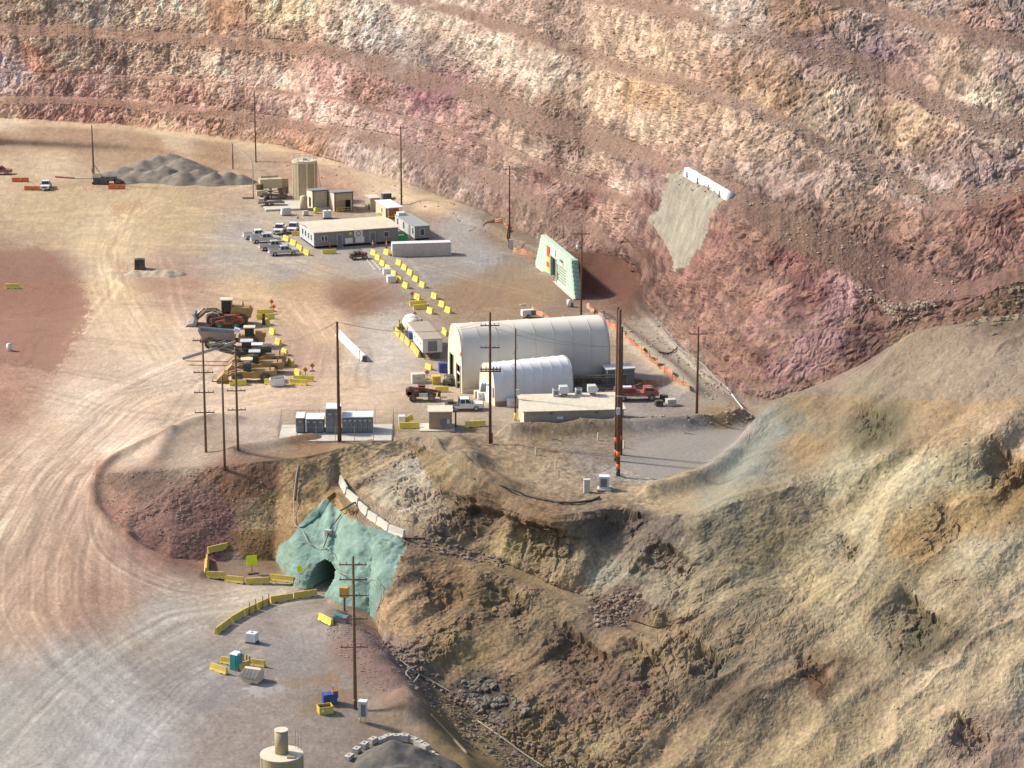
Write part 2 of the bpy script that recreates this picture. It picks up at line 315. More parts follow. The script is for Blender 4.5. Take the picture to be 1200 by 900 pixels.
rough = .55*fbm(x/1.6, y/1.6, z/1.6, 4, .62)
d = (1-por)*((1.3+1.3*left)*gul*(1-.6*bowl)+(3.3-1.6*left)*rdg2*(1-bowl)+(.24+.16*left)*mid_*(1-.6*bowl)+(.05+.08*left)*fin*(1-.4*bowl)+.8*lmp*(.3+.7*left)*(1-.5*bowl)+rk*(rough+.75*(wid-.5)*sstep(0, .25, w2-w1)-.25*(1-sstep(0, .12, w2-w1))+.30*(vid-.5)*sstep(0, .2, v2-v1)))+por*(.5*lmp+.30*fbm(x/1.0, y/1.0, z/1.8, 4, .6)+.06*fin)+.07*fbm(x/.5, y/.5, z/.5, 2)+(1-por)*(1-.5*bowl)*.26*fbm(x/1.5+3, y/1.5, z/1.2, 5, .68)
ix_, iy_ = project(x, y, z)
for (bx, by, w_, l_, dep, an) in [(1085, 722, 34, 75, 2.2, .75), (1188, 545, 32, 70, 2.4, .8), (835, 775, 22, 48, 1.8, .9), (955, 785, 22, 40, .8, .9), (1030, 492, 26, 42, 1.5, .9), (735, 600, 24, 60, 1.6, 1.0), (690, 760, 40, 60, 1.9, .9), (760, 770, 26, 50, 1.6, .9), (600, 700, 34, 50, 1.5, 1.0), (520, 690, 26, 50, 1.3, 1.0), (560, 595, 30, 45, 1.6, 1.2), (640, 622, 40, 50, 1.7, 1.3), (1140, 860, 26, 50, 1.8, .8), (1000, 640, 20, 50, .9, .8), (1120, 610, 20, 90, 1.1, .8), (790, 650, 30, 55, 1.4, 1.0)]:
    u_ = -(ix_-bx)*math.cos(an)+(iy_-by)*math.sin(an)+7*wid; v_ = (ix_-bx)*math.sin(an)+(iy_-by)*math.cos(an)+10*lmp    # u runs down the slope
    sh = sstep(-3, 4, u_)*np.clip(1-u_/l_, 0, 1)**1.3*np.exp(-(v_/w_)**4)
    d = d-dep*sh; rk2 = np.clip(sh*1.6, 0, 1); d = d+rk2*(.5*rough+.6*(wid-.5)+.3*(vid-.5)); rk = np.maximum(rk, rk2*.9)
HD = np.zeros(PX.shape); HD[m] = d; RK = np.zeros(PX.shape); RK[m] = rk*(1-por)
GUL = np.zeros(PX.shape); GUL[m] = fin
disp(HD, hillf)
# the tunnel: a deep recess in the portal face
IX, IY = project(PX, PY, PZ)
def inpoly(poly, px, py):
    ins = np.zeros(px.shape, bool); n = len(poly)
    for i in range(n):
        x1, y1 = poly[i]; x2, y2 = poly[(i+1) % n]
        c = (y1 > py) != (y2 > py)
        with np.errstate(divide='ignore', invalid='ignore'):
            ins ^= c & (px < (x2-x1)*(py-y1)/(y2-y1+1e-12)+x1)
    return ins
TUN = [(359, 697), (361, 685), (366, 671), (373, 660), (381, 656), (388, 660), (393, 666), (390, 680), (384, 690), (379, 698)]
tun = inpoly(TUN, IX, IY) & (BAND == 1)
PX = np.where(tun, PX+5.5, PX); PY = np.where(tun, PY+13, PY); PZ = np.where(tun, PZ*.9-1.35-.6, PZ)
# ------------------------------------------------------------------ what the ground is made of, place by place
def rows(txt):
    out = []
    for e in txt.replace('\n', ';').split(';'):
        e = e.split()
        if e: out.append(tuple(float(v) for v in e))
    return out
CPT = rows('''
0 8 190 170 140;100 8 195 178 150;200 10 205 185 155;270 22 194 152 112;330 12 215 195 150;420 12 208 192 160;500 20 215 195 160;600 8 198 168 142;700 10 205 175 140;790 2 172 142 118;850 18 202 187 160;940 20 175 138 98;1000 20 188 162 136;1100 8 182 162 142;1150 25 192 152 122;1195 10 172 152 132
50 33 165 145 115;200 40 165 146 118;330 50 165 146 120;0 88 192 174 170;40 66 195 146 116;75 60 190 170 140;150 75 192 166 140;220 62 190 168 140;250 72 208 182 156;300 90 206 182 160;380 100 206 166 150;450 38 210 200 178;300 60 196 174 148
480 70 166 150 134;440 110 190 145 120;400 132 226 192 168;500 110 166 116 116;470 142 202 162 146;540 150 186 146 126;350 120 200 172 152;100 122 190 140 122;220 126 188 148 126;60 116 175 140 125;300 138 178 150 135
580 60 226 206 170;640 90 216 196 160;700 112 216 186 145;750 110 206 166 116;760 142 206 180 140;850 130 206 176 136;830 92 186 150 120;900 110 200 160 115;650 30 190 160 132;740 50 205 178 140;780 60 208 180 140
650 160 150 126 102;720 165 152 130 106;600 138 165 140 115;600 152 186 156 126;620 180 196 170 140;680 200 212 182 146;740 215 216 186 156;765 200 166 126 116;640 202 140 100 90;700 222 132 92 82;760 245 136 96 88;650 222 172 132 116;720 252 192 152 126;560 178 178 140 122;580 215 170 140 124
420 182 206 186 166;500 200 168 138 126;450 202 202 182 156;540 225 185 160 138;620 245 160 130 105;660 268 155 125 100
900 170 202 172 136;960 130 206 180 140;1000 140 202 176 140;1060 150 202 172 126;1150 110 216 190 150;1120 80 196 166 130;1180 150 206 180 145;1050 90 190 150 126;900 205 196 166 136;1000 195 192 162 132;1100 190 176 146 126;1020 62 152 126 120;950 50 152 122 110;820 175 200 170 138;1180 90 205 178 145
880 240 150 120 102;940 285 150 122 102;840 212 155 125 104;1000 232 190 162 126;1050 262 186 146 120;1100 222 196 170 150;1150 252 190 130 110;1190 225 186 116 86;1180 280 188 132 116;1100 320 150 116 106;1050 330 146 112 102;1130 340 166 122 110;1160 200 180 150 130
830 290 166 116 106;860 300 182 132 116;820 330 172 122 110;900 330 192 142 122;930 308 158 96 92;950 345 165 105 100;980 345 216 168 164;965 395 206 162 158;930 432 196 152 150;880 420 166 112 106;850 380 176 132 116;900 390 188 142 130;1000 395 150 112 106;975 432 192 146 122;1030 380 155 118 108
1000 455 188 164 124;1100 430 196 166 126;1180 440 196 166 130;1070 402 186 156 116;1170 360 138 110 80;950 480 176 150 115;930 500 160 150 125;1030 500 136 126 95;905 515 150 150 136;870 555 152 154 138;840 585 168 158 130;800 580 186 162 122;770 590 180 155 115
950 530 165 136 96;1000 560 186 174 136;1080 560 190 176 140;1000 620 192 176 136;1100 505 180 150 112;1180 520 196 166 130;1190 570 145 116 72;1130 560 176 162 122;900 600 160 140 105;900 640 165 146 106;850 640 150 136 106;880 690 172 152 116;950 680 196 172 126;1000 650 182 166 130;1080 640 172 138 88;1050 700 166 152 116;1150 660 186 170 135;1130 600 180 150 102;1080 755 135 120 90;1100 700 176 156 120
900 780 176 150 115;960 800 142 118 88;850 780 150 130 100;840 820 122 102 82;1000 840 166 146 110;1100 800 202 176 140;1150 850 176 146 120;1050 860 196 170 130;1180 720 190 166 130;1190 820 200 176 140;1180 880 166 138 118;950 880 180 156 115;850 880 166 142 106;1000 740 186 165 125
790 690 165 150 120;700 650 148 132 102;740 640 134 118 98;770 625 116 102 90;640 640 150 130 95;600 640 162 142 96;560 600 130 110 85;540 570 150 126 95;520 560 166 150 116;480 560 186 170 145;470 600 182 162 132;500 600 166 146 120;450 570 176 156 130;690 620 120 105 88;730 600 170 145 105;750 610 110 98 88
710 680 160 155 132;725 712 112 88 78;660 680 162 136 100;600 690 150 126 90;540 690 150 116 80;480 720 172 138 98;500 670 146 116 86;560 720 128 106 76;620 720 136 116 86;640 760 128 106 80;700 780 132 110 85;730 810 112 92 78;680 830 138 108 88;600 790 152 122 90;540 770 156 130 85;570 812 90 80 74;600 850 150 126 86;700 870 165 142 102;780 850 156 130 95;520 850 150 126 82;560 880 156 130 86;640 890 150 126 86;780 760 165 140 100
300 560 142 106 82;250 560 152 112 92;170 565 122 102 88;200 600 160 118 108;150 600 172 128 112;250 610 150 106 96;240 640 152 108 96;330 590 166 136 96;300 610 172 146 106;300 640 138 108 74;350 560 172 142 102;370 590 170 140 96;280 660 150 125 105;120 570 165 130 110;180 640 160 115 102;340 630 150 122 85
600 540 186 156 116;560 525 180 150 116;650 560 192 166 130;700 545 168 152 136;830 520 162 154 150;760 540 166 154 148;650 512 172 142 102;850 498 160 132 92;450 530 172 146 110;400 540 172 146 106;580 590 162 128 92;640 600 166 128 92;860 510 165 155 150;700 520 180 155 122
60 240 216 182 128;200 250 216 182 128;100 163 196 152 112;0 160 196 152 112;180 172 192 148 108;250 186 190 146 106;60 161 198 154 114;-60 160 196 152 112;0 145 236 206 166;200 160 222 190 150;300 165 215 180 140;60 190 226 192 148;0 200 222 186 140;60 330 166 122 102;0 330 160 116 96;20 400 186 142 120;-60 400 180 136 115;0 470 192 148 122;135 320 228 196 152;120 280 226 194 145;200 330 190 152 126;200 420 238 212 188;150 380 232 202 168;100 480 234 206 178;60 520 228 195 160;300 450 226 196 165;380 380 222 186 150;300 340 216 182 140
420 350 156 118 94;350 335 200 165 126;340 312 192 180 168;290 290 196 182 165;420 312 190 178 168;500 320 176 162 148;540 350 165 136 106;450 385 206 192 176;440 420 210 196 180;420 460 226 196 165;560 300 182 174 168;540 275 178 170 165;580 330 176 152 126;600 350 170 142 112;620 325 170 148 120;700 320 116 82 68;750 340 122 86 72;690 385 156 136 116;760 400 186 166 142;800 440 190 170 142;740 480 176 162 150;780 485 166 152 140;330 245 205 180 150;270 215 208 170 130;400 212 190 140 110;450 215 205 175 140;350 185 195 150 115;520 240 178 145 110;590 270 165 135 105;230 410 228 198 168;360 420 190 158 135;530 470 205 182 155;600 480 190 170 150
0 600 226 190 156;100 640 202 158 128;50 700 206 166 136;130 690 195 155 130;200 720 192 176 156;100 800 186 178 168;0 850 190 182 170;300 700 206 190 166;250 800 170 156 146;350 760 166 150 140;400 820 170 150 130;300 850 182 156 136;150 870 194 186 176;380 870 176 150 126;460 800 150 120 106;430 770 150 120 106;480 850 165 140 115;-100 700 205 165 135;-100 250 216 182 128;320 720 172 152 135;230 540 190 168 145;150 530 210 182 155;220 510 165 145 125;300 505 200 178 158;370 525 160 125 95
''')
s2l = lambda c: np.where(c <= .04045, c/12.92, ((c+.055)/1.055)**2.4)
gx_ = np.arange(-150, 1351, 4.); gy_ = np.arange(-160, 1161, 4.)
GX, GY = np.meshgrid(gx_, gy_)
num = np.zeros(GX.shape+(3,)); den = np.zeros(GX.shape)
def zonek(x, y):
    if x > 900 and 385 < y < 505: return .87, 1.
    if 520 < x < 730 and 500 < y < 610: return .86, .95
    if y > 700 and x < 480: return .97, .68
    if 280 < x < 620 and 255 < y < 335: return .95, .95
    if x < 430 and y < 130: return 1.10, 1.
    return 1., 1.
for (px, py, r, g, b) in CPT:
    kk, ks = zonek(px, py); mu = (r+g+b)/3; r, g, b = (kk*(mu+(c-mu)*ks) for c in (r, g, b))
    w = 1/(((GX-px)**2+(1.3*(GY-py))**2)**1.9+400.); den += w
    num += w[..., None]*np.array([r, g, b])
CG = num/den[..., None]
lum = CG.mean(-1, keepdims=True); CG = lum+(CG-lum)*np.where((GX > 740)[..., None] & (GY > 190)[..., None] & (GY < 470)[..., None], .60, np.where((GX > 440)[..., None] & (GY > 490)[..., None], .80, np.where((GY < 330)[..., None], .70, .90)))
IX, IY = project(PX, PY, PZ)
IX0, IY0 = project(RR*np.sin(AZ), RR*np.cos(AZ), ZZ)
def bil(G, px, py):
    fx = np.clip((px-gx_[0])/4, 0, len(gx_)-1.01); fy = np.clip((py-gy_[0])/4, 0, len(gy_)-1.01)
    i = fx.astype(int); j = fy.astype(int); a = (fx-i)[..., None]; b = (fy-j)[..., None]
    return (G[j, i]*(1-a)+G[j, i+1]*a)*(1-b)+(G[j+1, i]*(1-a)+G[j+1, i+1]*a)*b
n1 = fbm(PX/14, PY/14, PZ/9, 4, .6); n2 = fbm(PX/14+40, PY/14, PZ/9, 4, .6)
wamp = np.where(wallb, 34., np.where(hillf > .1, 22., 13.))
COL = bil(CG, np.clip(IX0, -148, 1348)+wamp*n1, np.clip(IY0, -158, 1158)+wamp*.7*n2)
n3 = fbm(PX/2.2, PY/2.2, PZ/1.6, 4, .65); n4 = fbm(PX/6+70, PY/6, PZ/3.4, 3, .6); n5 = fbm(PX/.5, PY/.5, PZ/.5, 2, .6)
def mixc(mask, col, k=1.0):
    global COL
    a = np.clip(mask*k, 0, 1)[..., None]; COL = COL*(1-a)+np.array(col, float)*a
# pit wall: mottled rock, pale blocks, purple and ochre veins, grey-brown spill on the benches
fwm = np.where(wallb, fw, 0)
wid_ = CRACK
COL = COL*(1+(fwm*(.40*(wid_-.5)+.38*n3+.26*n5))[..., None])
mixc(fwm*sstep(.1, .5, .6*n4+.8*n3), (224, 200, 176), .5)
vein = mfbm(wallb, PX/9+11, PY/9+5, PZ/7, 4, .6)
mixc(fwm*sstep(.18, .5, vein), (158, 118, 108), .3)
mixc(fwm*sstep(.2, .5, -vein+.2*n3)*sstep(.2, .6, n1+.3), (190, 148, 100), .4)
mixc(fwm*sstep(.2, .6, -.6*n4-.8*n3), (118, 98, 84), .6)
bench = np.where(wallb & ~isf, 1., 0.); bench = blurv(bench, 5)
scr = np.stack([150+14*n1, 126+12*n1, 108+12*n1], -1)*(1+.16*n5[..., None]+.08*n3[..., None])
pinkish = sstep(950, 1060, IX0)*sstep(230, 330, IY0)
scr = scr*(1-pinkish[..., None])+pinkish[..., None]*np.array([148., 120., 107.])*(1+.16*n5[..., None])
ba = (bench*sstep(-.5, .2, n4+.5*n1+.4*n3+.1))[..., None]*.85; COL = COL*(1-ba)+scr*ba
# spill hanging below the benches
ta = (fwm*sstep(.05, .4, n1*.8+.4*n2+.3*n3-.05))[..., None]*.6; COL = COL*(1-ta)+scr*1.04*ta
pw = fwm*sstep(740, 800, IX0)*sstep(215, 270, IY0); mixc(pw*sstep(-.05, .4, n3+.4*n4), (192, 160, 134), .55); mixc(pw*sstep(.1, .5, n5-.3*n4), (132, 92, 80), .5)
# pink wall: the pale lilac slab that runs down to the toe
slab = inpoly([(975, 335), (1003, 340), (1000, 362), (985, 395), (978, 425), (955, 440), (905, 452), (915, 430), (940, 395), (962, 360)], IX0+10*n3, IY0+6*n4) & wallb
mixc(slab*1., (208, 172, 168), .5)
# hill
hm = np.where(BAND <= 5, hillf, 0.)
hm = np.where((BAND >= 1) & (BAND <= 4), np.maximum(hm, .3), hm)
ac_ = PX*gy-PY*gx; al_ = PX*gx+PY*gy
acw = ac_+2.5*n1
hmk = hm > .02
st = mfbm(hmk, acw/1.6, al_/15, PZ*.02, 4, .65); st2 = mfbm(hmk, acw/6+20, al_/50, PZ*.02, 3, .6)
COL = COL*(1+(hm*(.05+.20*n3+.18*n5+.22*st))[..., None])
hl = hm*sstep(330, 420, IX0)
mixc(hl*sstep(.15, .55, st2+.3*st), (172, 142, 98), .25)
mixc(hl*sstep(.2, .6, -st2+.35*st), (200, 184, 148), .3)
mixc(hl*sstep(.28, .6, st-.4*st2), (142, 140, 116), .25)
mixc(np.clip(RK, 0, 1)*sstep(-.35, .3, n3+.4*n5), (116, 96, 78), .55)
mixc(np.clip(RK, 0, 1)*sstep(.15, .45, n4+.5*n5), (150, 132, 108), .5)
for poly, c, k in [
    ([(880, 515), (905, 495), (918, 505), (900, 545), (860, 580), (820, 597), (800, 590), (850, 560)], (150, 152, 138), .3),
    ([(1015, 490), (1045, 488), (1050, 515), (1020, 530), (995, 545), (1000, 515)], (120, 112, 86), .5),
    ([(1060, 740), (1085, 715), (1105, 745), (1090, 790), (1070, 780)], (98, 96, 78), .6),
    ([(940, 790), (970, 785), (975, 815), (950, 825)], (104, 76, 58), .7),
    ([(815, 790), (840, 765), (870, 770), (845, 800), (825, 825), (812, 815)], (110, 104, 88), .6),
    ([(690, 715), (735, 690), (760, 705), (735, 735), (700, 735)], (92, 70, 64), .7),
    ([(535, 805), (570, 798), (600, 820), (620, 845), (590, 855), (555, 835)], (84, 76, 72), .75),
    ([(640, 730), (700, 760), (740, 790), (720, 830), (680, 810), (640, 780)], (112, 92, 78), .5),
    ([(1150, 580), (1200, 545), (1200, 600), (1160, 640), (1140, 620)], (146, 118, 84), .35),
    ([(1010, 700), (1090, 620), (1160, 570), (1150, 600), (1080, 670), (1010, 740)], (172, 144, 102), .3),
    ([(1000, 880), (1100, 790), (1200, 740), (1200, 800), (1120, 850), (1060, 900)], (212, 190, 150), .6),
    ([(430, 575), (470, 560), (520, 560), (500, 595), (470, 605)], (192, 182, 158), .55),
    ([(480, 520), (520, 535), (530, 565), (515, 575), (495, 550)], (140, 112, 74), .6),
    ([(125, 555), (195, 552), (190, 580), (130, 575)], (118, 104, 92), .7),
    ([(130, 560), (260, 556), (255, 600), (235, 660), (190, 650), (140, 610)], (154, 122, 106), .4),
    ([(255, 560), (330, 545), (325, 575), (262, 590)], (136, 100, 76), .6),
    ([(265, 625), (330, 620), (325, 655), (262, 650)], (128, 98, 62), .6),
    ([(690, 590), (735, 580), (745, 600), (720, 640), (690, 640)], (116, 100, 92), .6)]:
    msk = inpoly(poly, IX+14*n3+9*n4, IY+9*n3-6*n1) & (BAND >= 1) & (BAND <= 5) & (hid[None, :]*(BAND == 5) < .5)
    mixc(msk*1.*np.clip(.75+.6*st+.4*n5, 0, 1), c, k)
# yard and lower floor: tyre tracks swept along the ways the trucks take
def U2(p, z):
    a, t = ray([q[0] for q in p], [q[1] for q in p]); z = np.asarray(z, float)+0*a; r = (HC-z)/t; return r*np.sin(a), r*np.cos(a)
gm = (BAND == 0) | (BAND == 5) | ((BAND >= 1) & (BAND <= 4) & (np.broadcast_to(COLS, BAND.shape) < 112))
gi = np.where(gm & (hid[None, :] < .6))
gxp, gyp = PX[gi], PY[gi]
hstr = fbm(PX[gi]/3.2, PY[gi]/.9, 0*PX[gi], 4, .65)          # wind and wheel combed streaks
GC = COL[gi]*(1+(.10*n3[gi]+.08*n5[gi]+.08*n4[gi]+.10*hstr)[:, None])
def track(pts, z, wid, freq, amp, col=None, ck=0., seed=0):
    global GC
    qx, qy = U2(pts, z)
    freq = freq*1.9; amp = amp*(1.15 if seed <= 6 else .85)
    t = np.linspace(0, 1, 40); s = np.linspace(0, 1, len(qx)); qx = np.interp(t, s, qx); qy = np.interp(t, s, qy)
    for _ in range(6):
        qx[1:-1] = (qx[:-2]+2*qx[1:-1]+qx[2:])/4; qy[1:-1] = (qy[:-2]+2*qy[1:-1]+qy[2:])/4
    bd = np.full(gxp.shape, 1e9); bs = np.zeros(gxp.shape); acc = 0
    for i in range(len(qx)-1):
        ex, ey = qx[i+1]-qx[i], qy[i+1]-qy[i]; l = math.hypot(ex, ey)+1e-6
        tt = np.clip(((gxp-qx[i])*ex+(gyp-qy[i])*ey)/(l*l), 0, 1)
        dx = gxp-qx[i]-tt*ex; dy = gyp-qy[i]-tt*ey; dd = np.hypot(dx, dy)
        sg = np.where(ex*dy-ey*dx < 0, -dd, dd)
        b = dd < np.abs(bd); bd = np.where(b, sg, bd); bs = np.where(b, acc+tt*l, bs); acc += l
    w = np.exp(-(bd/wid)**2)*np.clip(.75+.7*n4[gi], .2, 1.2); bd = bd+.5*n4[gi]
    k = perlin(bd*freq, bs*.035+seed, seed*3.1+0*bd)*.6+perlin(bd*freq*2.3+9, bs*.06, seed+0*bd)*.5
    if col is not None: GC = GC*(1-(w*ck)[:, None])+np.array(col, float)*(w*ck)[:, None]
    GC = GC*(1+(w*amp*k)[:, None])
track([(330, 470), (230, 490), (150, 520), (105, 575), (115, 640), (180, 690), (260, 700)], [-.5, -1, -2.5, -5.5, -8.5, -12, -13], 5.5, .8, .30, (240, 213, 186), .6, 1)
track([(300, 440), (160, 470), (60, 540), (10, 640), (-60, 760)], [0, -.5, -3, -7, -11], 9, .55, .28, (240, 213, 186), .5, 2)
track([(220, 420), (120, 470), (40, 540), (-40, 640)], [0, -1, -3, -6], 8, .6, .24, None, 0, 3)
track([(100, 560), (60, 640), (60, 720), (120, 790), (200, 860)], [-5, -8, -11, -13, -15], 11, .5, .26, None, 0, 4)
track([(380, 690), (300, 705), (200, 720), (90, 790), (0, 880)], [-13, -13, -12.5, -13, -14], 6.5, .7, .26, (205, 192, 172), .45, 5)
track([(300, 760), (220, 800), (160, 860), (120, 920)], [-14, -14, -14.5, -15], 8, .6, .2, (182, 172, 164), .35, 6)
track([(200, 190), (150, 240), (128, 300), (150, 360), (190, 420)], 0, 7, .55, .26, (234, 204, 160), .45, 7)
track([(300, 215), (190, 240), (130, 290), (140, 350)], 0, 5, .7, .22, None, 0, 8)
track([(0, 290), (120, 288), (300, 290), (420, 330)], 0, 8, .4, .18, (226, 194, 148), .3, 9)
track([(340, 350), (380, 400), (370, 450), (290, 470)], 0, 6, .8, .26, (230, 196, 160), .4, 10)
track([(-60, 150), (0, 145), (150, 151), (300, 168), (420, 205), (520, 245)], [2.4, 2.4, 2.2, 2, 1.3, 1], 5, .5, .14, (242, 214, 174), .85, 11)
track([(200, 330), (280, 350), (360, 360), (480, 350)], 0, 9, .5, .2, None, 0, 12)
track([(0, 262), (140, 255), (280, 250)], 0, 12, .35, .2, None, 0, 13)
track([(420, 300), (460, 330), (500, 365), (530, 400)], 0, 5, .5, .12, (172, 160, 150), .4, 14)
track([(540, 380), (575, 345), (585, 300)], 0, 5, .8, .2, None, 0, 15)
track([(180, 470), (300, 470), (440, 465), (520, 455)], 0, 7, .6, .16, (232, 202, 170), .35, 16)
rd = random.Random(21)
for k in range(26):                                # single passes of pickups and loaders
    x0 = rd.uniform(20, 560); y0 = rd.uniform(215, 480); a = rd.uniform(-.5, .5)+(math.pi/2 if rd.random() < .25 else 0); l = rd.uniform(80, 240); cv = rd.uniform(-40, 40)
    pts = [(x0+l*t*math.cos(a)+cv*math.sin(3*t), y0+l*.45*t*math.sin(a)+.35*cv*math.sin(2.4*t)) for t in (-.5, -.2, .1, .5)]
    qx, qy = U2(pts, 0); qx = np.interp(np.linspace(0, 3, 18), range(4), qx); qy = np.interp(np.linspace(0, 3, 18), range(4), qy)
    for _ in range(4): qx[1:-1] = (qx[:-2]+2*qx[1:-1]+qx[2:])/4; qy[1:-1] = (qy[:-2]+2*qy[1:-1]+qy[2:])/4
    bx = (gxp > qx.min()-4) & (gxp < qx.max()+4) & (gyp > qy.min()-4) & (gyp < qy.max()+4); bi = np.where(bx)[0]
    if len(bi) == 0: continue
    bd = np.full(len(bi), 99.)
    for i in range(17):
        ex, ey = qx[i+1]-qx[i], qy[i+1]-qy[i]; l2 = ex*ex+ey*ey+1e-6; tt = np.clip(((gxp[bi]-qx[i])*ex+(gyp[bi]-qy[i])*ey)/l2, 0, 1)
        bd = np.minimum(bd, np.hypot(gxp[bi]-qx[i]-tt*ex, gyp[bi]-qy[i]-tt*ey))
    GC[bi] = GC[bi]*(1+(rd.choice([.10, .08, -.09])*np.exp(-((bd-1.0)/.45)**2))[:, None])
COL[gi] = GC
ixg, iyg = IX+16*n3+14*n4+14*n5, IY+7*n3+6*n4+6*n5
gmm = gm & (hid[None, :] < .6)
for poly, c, k in [
    ([(-40, 295), (50, 290), (95, 330), (105, 370), (85, 410), (60, 440), (20, 420), (-40, 440)], (164, 122, 102), .7),
    ([(135, 305), (220, 312), (230, 335), (170, 345), (140, 330)], (186, 146, 124), .5),
    ([(390, 325), (470, 330), (480, 362), (420, 368), (380, 350)], (140, 104, 82), .3),
    ([(285, 305), (355, 303), (420, 320), (540, 300), (560, 262), (520, 255), (470, 285), (350, 283), (285, 270)], (188, 178, 163), .45),
    ([(540, 330), (600, 312), (660, 330), (640, 355), (560, 365)], (166, 134, 104), .45),
    ([(660, 296), (700, 292), (770, 315), (775, 350), (720, 352), (690, 345)], (112, 78, 66), .75),
    ([(110, 212), (130, 222), (60, 222), (60, 214)], (170, 140, 108), .4),
    ([(130, 243), (175, 232), (160, 245), (140, 256)], (170, 120, 80), .4),
    ([(380, 755), (445, 745), (470, 790), (490, 825), (455, 830), (420, 800)], (150, 118, 106), .6),
    ([(290, 805), (330, 798), (335, 808), (300, 820)], (205, 202, 198), .6),
    ([(330, 800), (400, 790), (400, 803), (340, 806)], (170, 122, 80), .4),
    ([(360, 815), (430, 805), (425, 825), (350, 835)], (160, 125, 88), .5),
    ([(260, 640), (310, 645), (315, 655), (270, 652)], (200, 185, 165), .6),
    ([(640, 520), (690, 512), (690, 535), (640, 545)], (160, 150, 142), .5),
    ([(690, 372), (760, 372), (830, 450), (860, 480), (820, 475), (760, 430)], (196, 180, 152), .5)]:
    mixc((inpoly(poly, ixg, iyg) & gmm)*np.clip(.8+.6*n5+.5*n3, 0, 1), c, k)
grey = inpoly([(700, 560), (745, 520), (800, 505), (895, 500), (860, 525), (800, 552), (760, 566)], ixg, IY+2*n3) & (BAND >= 4) & (BAND <= 5)
mixc(grey*1., (168, 160, 150), .8)
pm = np.where((BAND == 4), plat, 0)+np.where(BAND == 5, sstep(500, 560, IX0)*(1-sstep(700, 760, IX0))*sstep(492, 505, IY0), 0)
pn = mfbm(pm > .02, PX/1.8, PY/.8, PZ, 4, .65); COL = COL*(1+(pm*(.30*pn+.15*n5))[..., None])
# scattered stones and clods: small dark and pale specks
red = (np.where(wallb, 1., 0)*sstep(720, 800, IX0)*sstep(200, 270, IY0))[..., None]; COL = COL*(1-red*np.array([.06, .08, .11]))
sp = n5; COL = COL*(1+(.10*sp*np.where(gm, .5, 1))[..., None])
ed = np.clip(EDG, 0, 1)*np.where(BAND <= 5, 1., 0); mixc(sstep(.25, .9, ed), (150, 118, 96), .45)  # darker band painted along the road-edge berm for its shadow
COL = COL*(1+np.where(wallb, 1., 0)[..., None]*np.array([.02, -.01, .01]))
wm_ = (np.where(wallb, 1., 0)*(1-sstep(330, 460, IX0)))[..., None]; COL = COL*(1+wm_*np.array([.06, .02, -.02]))
# green sprayed concrete round the portal, grey sprayed concrete on the upper slope
GREEN = [(384, 586), (397, 596), (405, 604), (420, 615), (440, 624), (458, 631), (477, 644), (470, 664), (460, 684), (447, 703), (440, 726), (405, 724), (372, 704), (340, 698), (328, 690), (324, 655), (327, 640), (343, 632), (352, 617), (366, 600)]
green = inpoly(GREEN, IX0+2.5*n4, IY0+2.5*n1) & (BAND >= 1) & (BAND <= 2)
green |= tun
gcol = np.stack([148+20*n4+16*n3, 176+20*n4+14*n3, 161+20*n4+14*n3], -1)
gcol = gcol*(1+.12*n3[..., None]+.1*n5[..., None])
gcol = gcol*(1-.22*sstep(.1, .5, n3-.4*n4)[..., None])
gst = sstep(.05, .45, mfbm(green, PX/1.2, PY/1.2, PZ/6, 4))[..., None]*.75
gcol = gcol*(1-gst)+gst*np.array([168., 204., 192.])
gb = sstep(.1, .45, n1+.5*n3)[..., None]*.4; gcol = gcol*(1-gb)+gb*np.array([150., 142., 106.])
COL = np.where(green[..., None], gcol, COL)
COL = np.where(tun[..., None], np.array([50., 58., 46.])*(1+.2*n3[..., None]), COL)  # tunnel recess painted dark to carry its shade
shot = inpoly(SHOT, IX0+7*n4+5*n3, IY0+6*n1+4*n3) & wallb
sst = mfbm(shot, PX/1.0, PY/1.0, PZ/6, 3)
COL = np.where(shot[..., None], np.stack([170+12*n4, 163+12*n4, 147+12*n4], -1)*(1+.08*n3[..., None]+.26*sst[..., None]+.10*n1[..., None]), COL)
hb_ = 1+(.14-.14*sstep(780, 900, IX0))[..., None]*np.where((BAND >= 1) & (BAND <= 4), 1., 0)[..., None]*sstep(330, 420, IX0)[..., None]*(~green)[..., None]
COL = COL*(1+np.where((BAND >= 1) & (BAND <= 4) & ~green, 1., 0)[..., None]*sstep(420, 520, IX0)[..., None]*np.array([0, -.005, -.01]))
ALB = np.clip(hb_*s2l(np.clip(COL, 5, 250)/255.)/1.5, .01, .8)

